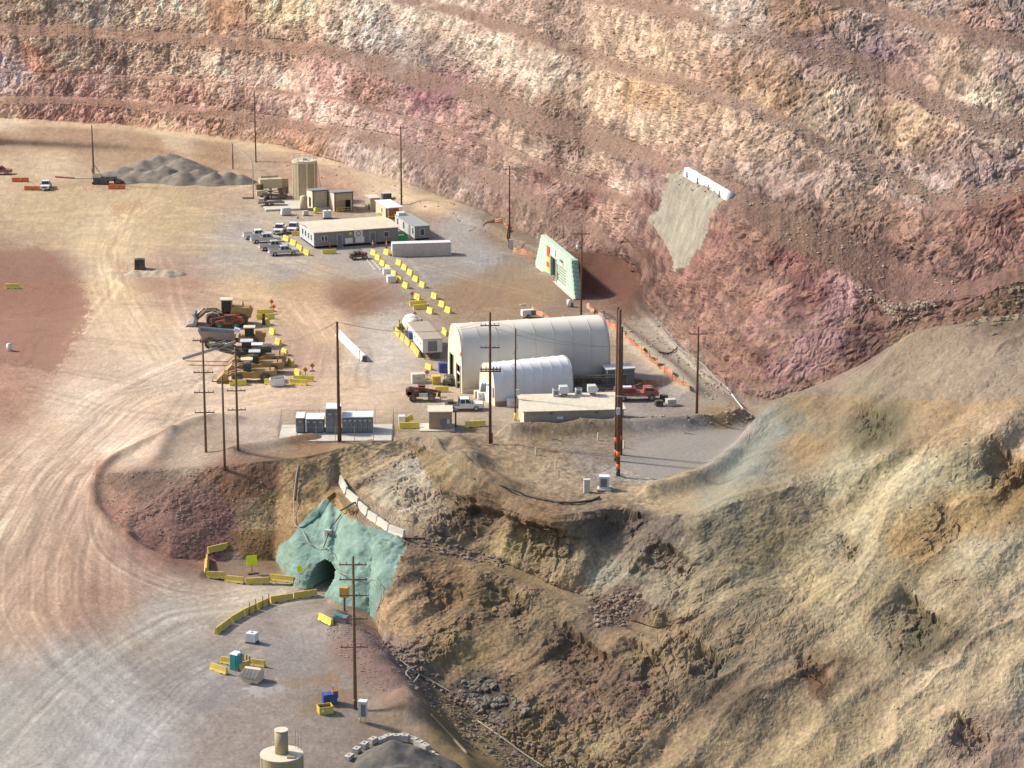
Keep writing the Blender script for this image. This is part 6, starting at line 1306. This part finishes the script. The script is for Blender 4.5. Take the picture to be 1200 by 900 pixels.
# black tank and debris in the middle of the yard, drum on the left
e = thing('black_tank', 'black square tank standing alone in the open yard', 'tank', G(164, 315), .1); MB().box((0, 0, 1.1), (2.0, 1.8, 1.8)).obj('tank', BLK, e); MB().box((0, 0, .1), (2.2, 2.0, .2)).obj('skid', DSTEEL, e); MB().box((0, 0, 2.05), (.6, .6, .12)).obj('lid', DSTEEL, e)
for x, y, l in [(150, 318, 'left white stake by the black tank'), (186, 317, 'right white stake by the rubble heap'), (7, 402, 'white stake behind the white drum on the left')]:
    o = MB().box((0, 0, .7), (.16, .16, 1.5)).obj('marker_stake', WHITE); place(o, G(x, y)); tag(o, l, 'stake', 'white marker stakes')
e = thing('white_drum', 'white drum standing alone on the far left mauve ground', 'drum', G(11, 411)); MB().cyl((0, 0, 0), (0, 0, 1.2), .5, n=14).obj('drum', WHITE, e, True); MB().cyl((0, 0, 1.2), (0, 0, 1.3), .4, .3, 12).obj('cap', CREAM, e, True)
for i, (x, y, l) in enumerate([(647, 515, 'pale survey stake before the middle of the low building'), (701, 516, 'pale survey stake just left of the pole trio top band'), (731, 525, 'pale survey stake right of the pole trio'), (651, 549, 'rear of two pale survey stakes left of the concrete cabinet'), (655, 559, 'front of two pale survey stakes left of the concrete cabinet'), (802, 507, 'pale survey stake below the lone pole on the grey pad'), (628, 533, 'leftmost pale survey stake on the brown plateau')]):
    o = MB().box((0, 0, .55), (.2, .2, 1.3)).obj('marker_stake', CREAM); place(o, G(x, y), .3*i); tag(o, l, 'stake', 'survey stakes on the plateau')
e = thing('grey_cabinet', 'narrow pale concrete cabinet at the plateau edge', 'cabinet', G(687.5, 577), .1); MB().box((0, 0, .95), (.85, .7, 1.9)).obj('cabinet', CONC, e); MB().box((0, 0, 1.94), (.95, .8, .08)).obj('cap', CONC, e)
e = thing('transformer_box', 'grey transformer cabinet on a pale footing beside the pole trio', 'transformer', G(708, 574), -.05); MB().box((0, 0, .15), (2.0, 1.6, .3)).obj('footing', CONC, e); MB().box((0, .1, 1.15), (1.4, 1.1, 1.7)).obj('cabinet', LGREY, e); MB().box((-.05, -.47, 1.15), (.9, .05, 1.2)).obj('door', DGREY, e); MB().box((0, .1, 2.04), (1.5, 1.2, .1)).obj('roof', WHITE, e)

# ------------------------------------------------------------------ lower pad
e = thing('portable_toilet', 'teal portable toilet with a white roof on the lower pad', 'toilet', G(277, 784), -.5)
MB().box((0, 0, .06), (1.35, 1.35, .12)).obj('base', DGREY, e); MB().box((0, 0, 1.15), (1.2, 1.2, 2.1), 0, 0, .97, .97).obj('cabin', TEAL, e); MB().box((0, 0, 2.27), (1.3, 1.3, .16), 0, 0, .8, .8).obj('roof', WHITE, e); d_ = MB().box((-.1, -.62, 1.1), (.8, .05, 1.9)).obj('door', TEAL, e); MB().box((.22, -.66, 1.1), (.05, .05, .25)).obj('handle', DGREY, d_); MB().cyl((.45, .45, 2.3), (.45, .45, 2.6), .06, n=8).obj('vent_pipe', DGREY, e)
e = thing('wooden_bin', 'cream wooden bin with a sloped dark slatted lid', 'bin', G(296.5, 797), -.35); MB().prism([(-1.0, 0), (1.0, 0), (1.0, 1.2), (0.2, 1.75), (-1.0, 1.0)], -1.15, 1.15, 'x').obj('box', CREAM, e)
for k in range(5): MB().box((-1.0+.5*k, -.45, 1.42), (.46, 1.45, .08), 0, 0).obj('lid_board', ASPH, e)
for o in e.children:
    if o.name.startswith('lid_board'): o.rotation_euler = (.55, 0, 0); o.location = (0, .15, .45-.15)
for z in (.45, .8): MB().box((0, -1.02, z), (2.3, .04, .06)).obj('batten', BRN, e)
for i, (x, y) in enumerate([(285, 774), (289, 775.5), (292.5, 777)]):
    o = MB().cyl((0, 0, 0), (0, 0, 1.0), .14, n=8).obj('bollard', mt('old_timber', (.4, .27, .12), .8)); place(o, G(x, y)); tag(o, '%s short timber post from the left behind the wooden bin' % ORD[i], 'post', 'timber posts by the toilet')
e = thing('yellow_bin', 'open yellow steel bin on the lower pad', 'bin', G(381, 835), .35); q = MB()
for c, d in (((0, -.65, .5), (1.8, .08, 1.0)), ((0, .65, .5), (1.8, .08, 1.0)), ((-.88, 0, .5), (.08, 1.3, 1.0)), ((.88, 0, .5), (.08, 1.3, 1.0)), ((0, 0, .15), (1.7, 1.25, .1))): q.box(c, d)
q.obj('shell', YELD, e); MB().box((0, 0, .45), (1.65, 1.2, .5)).obj('contents', DARK, e); MB().box((-.5, -.7, .55), (.3, .04, .3)).obj('label_plate', WHITE, e)
e = thing('blue_compressor', 'blue machine with a red grille on the lower pad', 'compressor', G(386, 823.5), .3); MB().box((0, 0, .75), (1.8, 1.2, 1.1)).obj('housing', BLUE, e); MB().box((.75, .1, 1.15), (.7, 1.0, 1.0)).obj('red_grille', RED, e); MB().box((0, 0, .12), (1.9, 1.2, .16)).obj('skid', DSTEEL, e); MB().cyl((-.5, -.65, .5), (-.5, -.5, .5), .3, n=12).obj('wheel', BLK, e, True); MB().tube([(.4, .2, 1.3), (.6, .3, 2.0)], .08).obj('stack', RED, e)
e = thing('electric_cabinet', 'grey electrical cabinet on yellow legs at the foot of the front pole', 'cabinet', G(425.5, 846), -.2); MB().box((0, 0, 1.75), (1.0, .8, 2.1), 0, 0, .95, .95).obj('cabinet', LGREY, e); MB().box((.15, -.42, 1.7), (.6, .05, 1.6)).obj('door', DGREY, e); MB().box((0, 0, 2.85), (1.1, .9, .1)).obj('roof', WHITE, e)
for x in (-.35, .35): MB().cyl((x, -.2, 0), (x, -.2, .8), .1, n=8).obj('yellow_leg', YEL, e, True)
e = thing('yellow_box', 'amber equipment box on a stand against the green portal face', 'box', G(404, 717), -.3); MB().box((0, 0, 2.9), (1.1, .9, 1.4)).obj('box', mt('amber_box', (.55, .30, .03), .5), e); MB().box((0, 0, 1.1), (.2, .2, 2.3)).obj('stand', DSTEEL, e); MB().box((0, 0, .05), (.8, .8, .1)).obj('foot', DSTEEL, e)
e = thing('dark_crate', 'dark open crate beside the bright yellow barrier at the portal', 'crate', G(400, 729), -.4); MB().box((0, 0, .45), (1.9, 1.2, .9)).obj('crate', DGREY, e); MB().box((0, -.2, .95), (1.9, .7, .08), 0, .2).obj('lid', TEAL, e)
e = thing('warning_sign', 'lime yellow square warning sign on a stand in the tunnel apron', 'sign', G(295.5, 671.5), .35); MB().box((0, 0, 1.9), (1.5, .06, 1.5), 0, 0).obj('panel', LIME, e); MB().box((0, .05, .8), (.1, .06, 1.6)).obj('post', DSTEEL, e); MB().box((0, 0, .08), (1.5, .9, .14)).obj('foot', WOODL, e)
e = thing('tunnel_sign', 'small lime sign on a thin post at the tunnel mouth', 'sign', G(350.5, 682), .2); MB().cyl((0, 0, 0), (0, 0, 1.6), .06, n=6).obj('post', LGREY, e); MB().box((.1, -.08, 2.0), (.7, .06, .9)).obj('panel', LIME, e)
e = thing('face_plate', 'small pink and white panel fixed to the green portal face', 'panel', GW(386.5, 624), -.6); MB().box((0, -.55, 0), (.9, .5, 1.1), .2).obj('panel', PALEP, e); MB().box((.3, -.75, .1), (.5, .3, .7), .2).obj('case', mt('mauve_case', (.3, .2, .28), .5), e); MB().box((0, .1, 0), (.2, 1.0, .2)).obj('bracket', DSTEEL, e)
# tan silo at the bottom edge
zt = G(330, 885).z+6.5; c0 = U(330, 884, zt); zg = HZ(c0.x, c0.y); hb = zt-zg
e = thing('tan_tank', 'round tan tank with a stack on its flat top at the bottom edge', 'tank', (c0.x, c0.y, zg)); MB().cyl((0, 0, -.1), (0, 0, hb), 2.45, n=36).obj('tank', TANKT, e, False); MB().cyl((0, 0, hb), (0, 0, hb+.12), 2.5, n=36).obj('top_plate', CREAM, e); MB().cyl((.0, .2, hb+.1), (.0, .2, hb+2.9), .78, n=24).obj('stack', TANKT, e, True); MB().cyl((0, .2, hb+2.9), (0, .2, hb+3.0), .82, n=24).obj('stack_cap', CREAM, e)
rl = MB(); [rl.cyl((1.5+.35*k, 1.6-.42*k, hb), (1.5+.35*k, 1.6-.42*k, hb+2.5), .03, n=4) for k in range(3)]; rl.obj('railing', STEEL, e); MB().box((1.2, -1.2, hb+.2), (.9, .7, .2)).obj('hatch', BRN, e)
for a in (0, 1.2, 2.4, 3.6, 4.8): MB().box((2.47*math.cos(a), 2.47*math.sin(a), hb/2), (.08, .16, hb), a).obj('seam', TANKT, e)

for o in list(bpy.data.objects):
    if o.parent is None and o.name.split('.')[0] in ('wheel_loader', 'haul_truck', 'drill_jumbo', 'low_loader'): o.scale = (1.14, 1.14, 1.14)
# ------------------------------------------------------------------ heaps
def heap(name, label, peaks, x0, x1, y0, y1, zb, mat, step, cat, seed=1):
    pa = [U(x, y, zb) for x, y in ((x0, y0), (x1, y0), (x0, y1), (x1, y1))]
    lx, hx = min(p.x for p in pa), max(p.x for p in pa); ly, hy = min(p.y for p in pa), max(p.y for p in pa)
    nx = int((hx-lx)/step)+1; ny = int((hy-ly)/step)+1
    X, Y = np.meshgrid(np.linspace(lx, hx, nx), np.linspace(ly, hy, ny)); Z = np.full(X.shape, -9.)
    for (px, py, h, sl) in peaks:
        c = U(px, py, zb+h); d = np.hypot(X-c.x+.5*fbm(X/3, Y/3, 0*X+seed, 2), Y-c.y+.5*fbm(X/3+5, Y/3, 0*X, 2))
        zz = h+.35-np.sqrt((d*sl)**2+.35**2*2)+.2*fbm(X/1.6, Y/1.6, 0*X+h, 4)-.1
        Z = np.logaddexp(Z*6, zz*6)/6
    Z += .06*fbm(X/.5, Y/.5, 0*X, 2); keep = Z > -.35
    vs = np.stack([X, Y, Z+zb], -1).reshape(-1, 3); idx = np.arange(nx*ny).reshape(ny, nx)
    k = keep[:-1, :-1] | keep[1:, 1:]; q = np.stack([idx[:-1, :-1], idx[:-1, 1:], idx[1:, 1:], idx[1:, :-1]], -1)[k]
    u, inv = np.unique(q.ravel(), return_inverse=True); vs = vs[u]; vs[:, 2] = np.maximum(vs[:, 2], zb-.6)
    me = bpy.data.meshes.new(name); me.from_pydata(vs.tolist(), [], inv.reshape(-1, 4).tolist()); me.polygons.foreach_set('use_smooth', [True]*len(me.polygons)); me.materials.append(mat)
    o = bpy.data.objects.new(name, me); C.objects.link(o); return tag(o, label, cat)
heap('gravel_stockpile', 'grey many-humped gravel stockpile on the far yard', [(200, 179, 4.2, .5), (186, 181, 4.0, .5), (168, 186, 3.4, .5), (214, 184, 3.9, .5), (145, 194, 2.6, .5), (128, 200, 1.6, .42), (163, 196, 2.7, .6), (192, 193, 3.4, .6), (178, 198, 2.6, .6), (214, 199, 2.9, .62), (232, 197, 3.0, .62), (250, 201, 2.7, .62), (268, 200, 2.7, .65), (283, 203, 2.2, .65), (222, 207, 1.6, .7), (150, 205, 1.7, .6), (200, 205, 1.8, .7)], 85, 310, 168, 232, .0, GRAV, .35, 'gravel pile')
heap('sand_pile', 'dark grey sand pile inside the white block bay at the bottom edge', [(462, 866, 4.0, .66), (449, 875, 3.2, .64), (480, 874, 3.3, .62), (500, 892, 2.1, .6), (430, 892, 2.0, .6), (466, 896, 3.2, .6), (450, 905, 3., .6), (490, 910, 2.8, .6)], 385, 545, 855, 960, HZ(U(465, 905, -16.5).x, U(465, 905, -16.5).y), SAND, .18, 'sand pile', 3)
heap('rubble_heap', 'low pale rubble heap beside the black tank in the open yard', [(158, 315, 1.2, .6), (172, 316, 1.0, .6), (185, 315, 1.25, .6), (197, 314.5, 1.35, .6), (207, 316, 1.0, .6)], 145, 220, 308, 326, 0, mt('pale_rubble', (.42, .34, .25), .95, var=.25), .2, 'rubble', 5)
# white concrete blocks round the sand
rd = random.Random(8)
bl = [(409, 889), (418, 881), (427, 876.5), (437, 870.5), (446, 869), (455, 866), (464, 866), (474, 868), (484, 869.5), (491, 874), (498, 879), (505, 884.5), (512, 890), (519, 896)]
wb = MB().box((0, 0, .45), (1.35, .8, .9), 0, 0, .97, .95).mesh('concrete_block', CONC); lg_ = MB().box((0, 0, .94), (.3, .12, .1)).mesh('lifting_lug', DSTEEL)
WB2 = mt('white_block', (.46, .44, .40), .9, dust=.3, var=.4, sc=2.5); wb.materials[0] = WB2
for i, (x, y) in enumerate(bl):
    p = G(x, y); nx_ = bl[min(i+1, len(bl)-1)]; pv = bl[max(i-1, 0)]; yw = yaw_of(G(*pv), G(*nx_))
    o = bpy.data.objects.new('concrete_block', wb); C.objects.link(o); place(o, p, yw+rd.uniform(-.12, .12)); o.scale = (rd.uniform(.8, 1.05), 1, rd.uniform(.5, .95)); tag(o, '%s white concrete block from the left around the sand pile' % (ORD+['eleventh', 'twelfth', 'thirteenth', 'fourteenth'])[i], 'concrete block', 'blocks around the sand pile')
    c = bpy.data.objects.new('lifting_lug', lg_); C.objects.link(c); c.parent = o
# ------------------------------------------------------------------ pipes and hoses laid on the ground
def hose(pts, r, mat, label, name='hose', lift=.12):
    P = [GW(*p)+Vector((0, -lift*1.5, lift)) for p in pts]; Q = []
    for i in range(len(P)-1):
        p0, p1, p2, p3 = P[max(i-1, 0)], P[i], P[i+1], P[min(i+2, len(P)-1)]
        for k in range(5):
            t = k/5; Q.append(.5*((2*p1)+(p2-p0)*t+(2*p0-5*p1+4*p2-p3)*t*t+(3*p1-p0-3*p2+p3)*t**3))
    Q.append(P[-1]); return tag(MB().tube(Q, r, 7).obj(name, mat, None, True), label, 'hose' if name == 'hose' else 'pipe', 'pipes and hoses on the slopes')
hose([(350, 546), (347, 562), (345, 585), (344, 602), (346, 616), (356, 624), (361, 636), (372, 642), (384, 644), (391, 656)], .07, PIPEM, 'pale pipe running down the slope and over the tunnel mouth', 'pipe', .35)
hose([(352, 547), (349, 563), (347, 587)], .15, BLK, 'black pipe beside the pale pipe on the slope above the portal', 'pipe', .25)
hose([(391, 660), (393, 668), (404, 674), (418, 677), (432, 679), (443, 684), (447, 692), (446, 704), (441, 718)], .06, PIPEM, 'pale pipe bundle across the green portal face behind the pole', 'pipe', .35)
hose([(400, 600), (408, 595), (418, 592), (430, 597), (443, 606), (452, 612)], .14, BLK, 'black hose arching over the concrete barriers above the portal', lift=.5)
hose([(400, 603), (394, 612), (388, 620), (384, 632), (380, 643)], .09, BLK, 'thin black cable hanging down the green portal face', lift=.3)
hose([(474, 631), (486, 632), (497, 631)], .1, BLK, 'black hose end right of the concrete barrier row')
hose([(556, 560), (590, 570), (615, 580), (640, 587), (665, 590), (690, 587), (703, 583)], .17, BLK, 'black hose curving along the brown plateau edge', lift=.2)
hose([(774, 383), (786, 398), (802, 412), (822, 428), (840, 442), (852, 455), (868, 474), (882, 486)], .09, PIPEM, 'long pale pipe along the foot of the pink wall', 'pipe')
hose([(772, 412), (784, 414), (792, 409), (794, 404)], .12, BLK, 'black hose branching from the pale pipe below the pink wall')
hose([(852, 455), (858, 464), (872, 478)], .12, LGREY, 'thin grey pipe forking off near the pink wall foot', 'pipe')
hose([(470, 774), (486, 786), (505, 797), (530, 812)], .1, PIPEM, 'pale pipe at the foot of the brown slope right of the red heap', 'pipe')
hose([(560, 845), (590, 865), (615, 884), (640, 900)], .1, PIPEM, 'pale pipe running off the bottom edge below the brown slope', 'pipe')
hose([(505, 838), (525, 860), (548, 884)], .2, BRN, 'brown pipe beside the track right of the sand pile', 'pipe')
hose([(485, 800), (492, 790), (484, 783), (476, 789), (482, 797)], .13, PIPEM, 'coiled pale hose at the foot of the brown slope')
# ------------------------------------------------------------------ loose rock
def rock_mesh(seed):
    r = random.Random(seed); import bmesh
    bm = bmesh.new(); bmesh.ops.create_icosphere(bm, subdivisions=1, radius=1)
    for v in bm.verts: v.co *= r.uniform(.62, 1.15); v.co.z *= .75
    vs = [tuple(v.co) for v in bm.verts]; fs = [tuple(v.index for v in f.verts) for f in bm.faces]; bm.free(); return vs, fs
RKM = [rock_mesh(s) for s in range(8)]
def scatter(name, label, polys, n, s0, s1, mat, seed, sink=.42, thr=-.12):
    r = random.Random(seed); q = MB(); nr = np.random.default_rng(seed)
    for poly, frac in polys:
        xs = [p[0] for p in poly]; ys = [p[1] for p in poly]; msk = inpoly(poly, IX0+10*n3, IY0+6*n4) & (n4+n3 > thr)
        cand = np.where(msk.ravel())[0]
        if len(cand) == 0: continue
        cxm, cym = sum(xs)/len(xs), sum(ys)/len(ys)
        for i in nr.choice(cand, int(n*frac)):
            p = VTX[i]; s = s0*(s1/s0)**(r.random()**3.0); vs, fs = r.choice(RKM); a = r.uniform(0, 6.28); cs, sn = math.cos(a), math.sin(a); k = r.uniform(.7, 1.3)
            q.add([(p[0]+s*(v[0]*cs-v[1]*sn), p[1]+s*(v[0]*sn+v[1]*cs)*k, p[2]+s*(v[2]+.5-sink)) for v in vs], fs)
    me = bpy.data.meshes.new(name); me.from_pydata(q.v, [], q.f); me.materials.append(mat); o = bpy.data.objects.new(name, me); C.objects.link(o); return tag(o, label, 'rubble', kind='stuff')
RB1 = mt('dark_rubble', (.085, .075, .07), .95, var=.35, sc=.9, dust=.25); RB2 = mt('brown_rubble', (.15, .105, .085), .95, var=.35, sc=.9, dust=.25); RB3 = mt('mauve_rubble', (.24, .155, .135), .95, var=.35, sc=.9, dust=.2); RB4 = mt('wall_stones', (.33, .255, .205), .95, var=.45, sc=.5, dust=.2)
scatter('dark_rubble', 'dark broken rock at the foot of the brown slope', [([(535, 806), (570, 798), (600, 818), (622, 845), (590, 856), (555, 836)], 1)], 1500, .08, .65, RB1, 1)
scatter('brown_rubble', 'dark brown rubble lying on the middle bench', [([(690, 715), (735, 692), (760, 705), (735, 735), (700, 738)], .5), ([(480, 628), (520, 630), (560, 645), (600, 660), (590, 668), (540, 655), (495, 645)], .3), ([(440, 755), (480, 770), (520, 800), (500, 805), (460, 780)], .2)], 1900, .05, .55, RB2, 2, thr=-.6)
scatter('red_rubble', 'mauve gravel heap stones right of the lower pad', [([(382, 752), (440, 745), (470, 785), (492, 822), (455, 832), (420, 800)], 1)], 3000, .05, .17, RB3, 3)
scatter('slope_stones', 'scattered stones on the eroded slopes', [([(440, 520), (620, 600), (800, 610), (1000, 530), (1200, 500), (1200, 900), (700, 900), (560, 840), (450, 740), (480, 640)], .6), ([(110, 556), (330, 545), (400, 540), (390, 560), (330, 640), (250, 650), (140, 620)], .4)], 5000, .035, .22, mt('slope_stone', (.2, .16, .115), .95, var=.4, sc=.7, dust=.3), 4)
scatter('bench_stones', 'loose stones lying on the pit wall benches', [([(0, 25), (400, 50), (640, 135), (860, 212), (1010, 285), (1130, 335), (1060, 390), (990, 320), (860, 246), (700, 175), (500, 108), (400, 72), (0, 45)], .5), ([(560, 12), (683, 52), (835, 102), (980, 172), (1100, 222), (1200, 205), (1200, 226), (1100, 248), (940, 162), (800, 104), (627, 47)], .2), ([(700, -5), (913, 38), (1087, 104), (1200, 140), (1200, 168), (1087, 132), (913, 57), (700, 6)], .15), ([(0, 110), (280, 130), (467, 158), (647, 236), (690, 262), (640, 262), (467, 178), (280, 145), (0, 124)], .15)], 9000, .08, .42, RB4, 5)
scatter('yard_edge_stones', 'stones and clods along the toe of the pit wall', [([(250, 160), (400, 195), (560, 250), (640, 290), (600, 300), (480, 240), (380, 210), (250, 175)], .3), ([(690, 365), (770, 372), (880, 470), (860, 485), (780, 430)], .4), ([(590, 505), (880, 490), (880, 500), (590, 512)], .3)], 1400, .08, .4, RB4, 6)
scatter('brown_boulders', 'dark brown boulders heaped where the hill meets the pit wall on the right', [([(1120, 372), (1160, 345), (1200, 335), (1215, 385), (1180, 400), (1140, 392)], 1)], 500, .12, 1.1, mt('olive_boulder', (.15, .115, .075), .95, var=.4, sc=.6, dust=.25), 9, .5)
scatter('toe_rubble', 'brown broken rock along the foot of the slope and the bottom gully', [([(450, 760), (480, 785), (530, 815), (600, 862), (670, 905), (600, 905), (540, 870), (490, 830)], 1)], 2600, .05, .42, RB2, 12, thr=-.4)
scatter('gravel_scatter', 'fine gravel strewn over the yard and lower pad', [([(0, 620), (240, 680), (400, 730), (470, 800), (480, 860), (300, 900), (0, 900)], .5), ([(100, 230), (560, 260), (560, 470), (100, 480)], .5)], 3000, .03, .09, mt('yard_gravel', (.3, .24, .18), .95, var=.5, sc=.5, dust=.2), 13, .3, thr=-9)
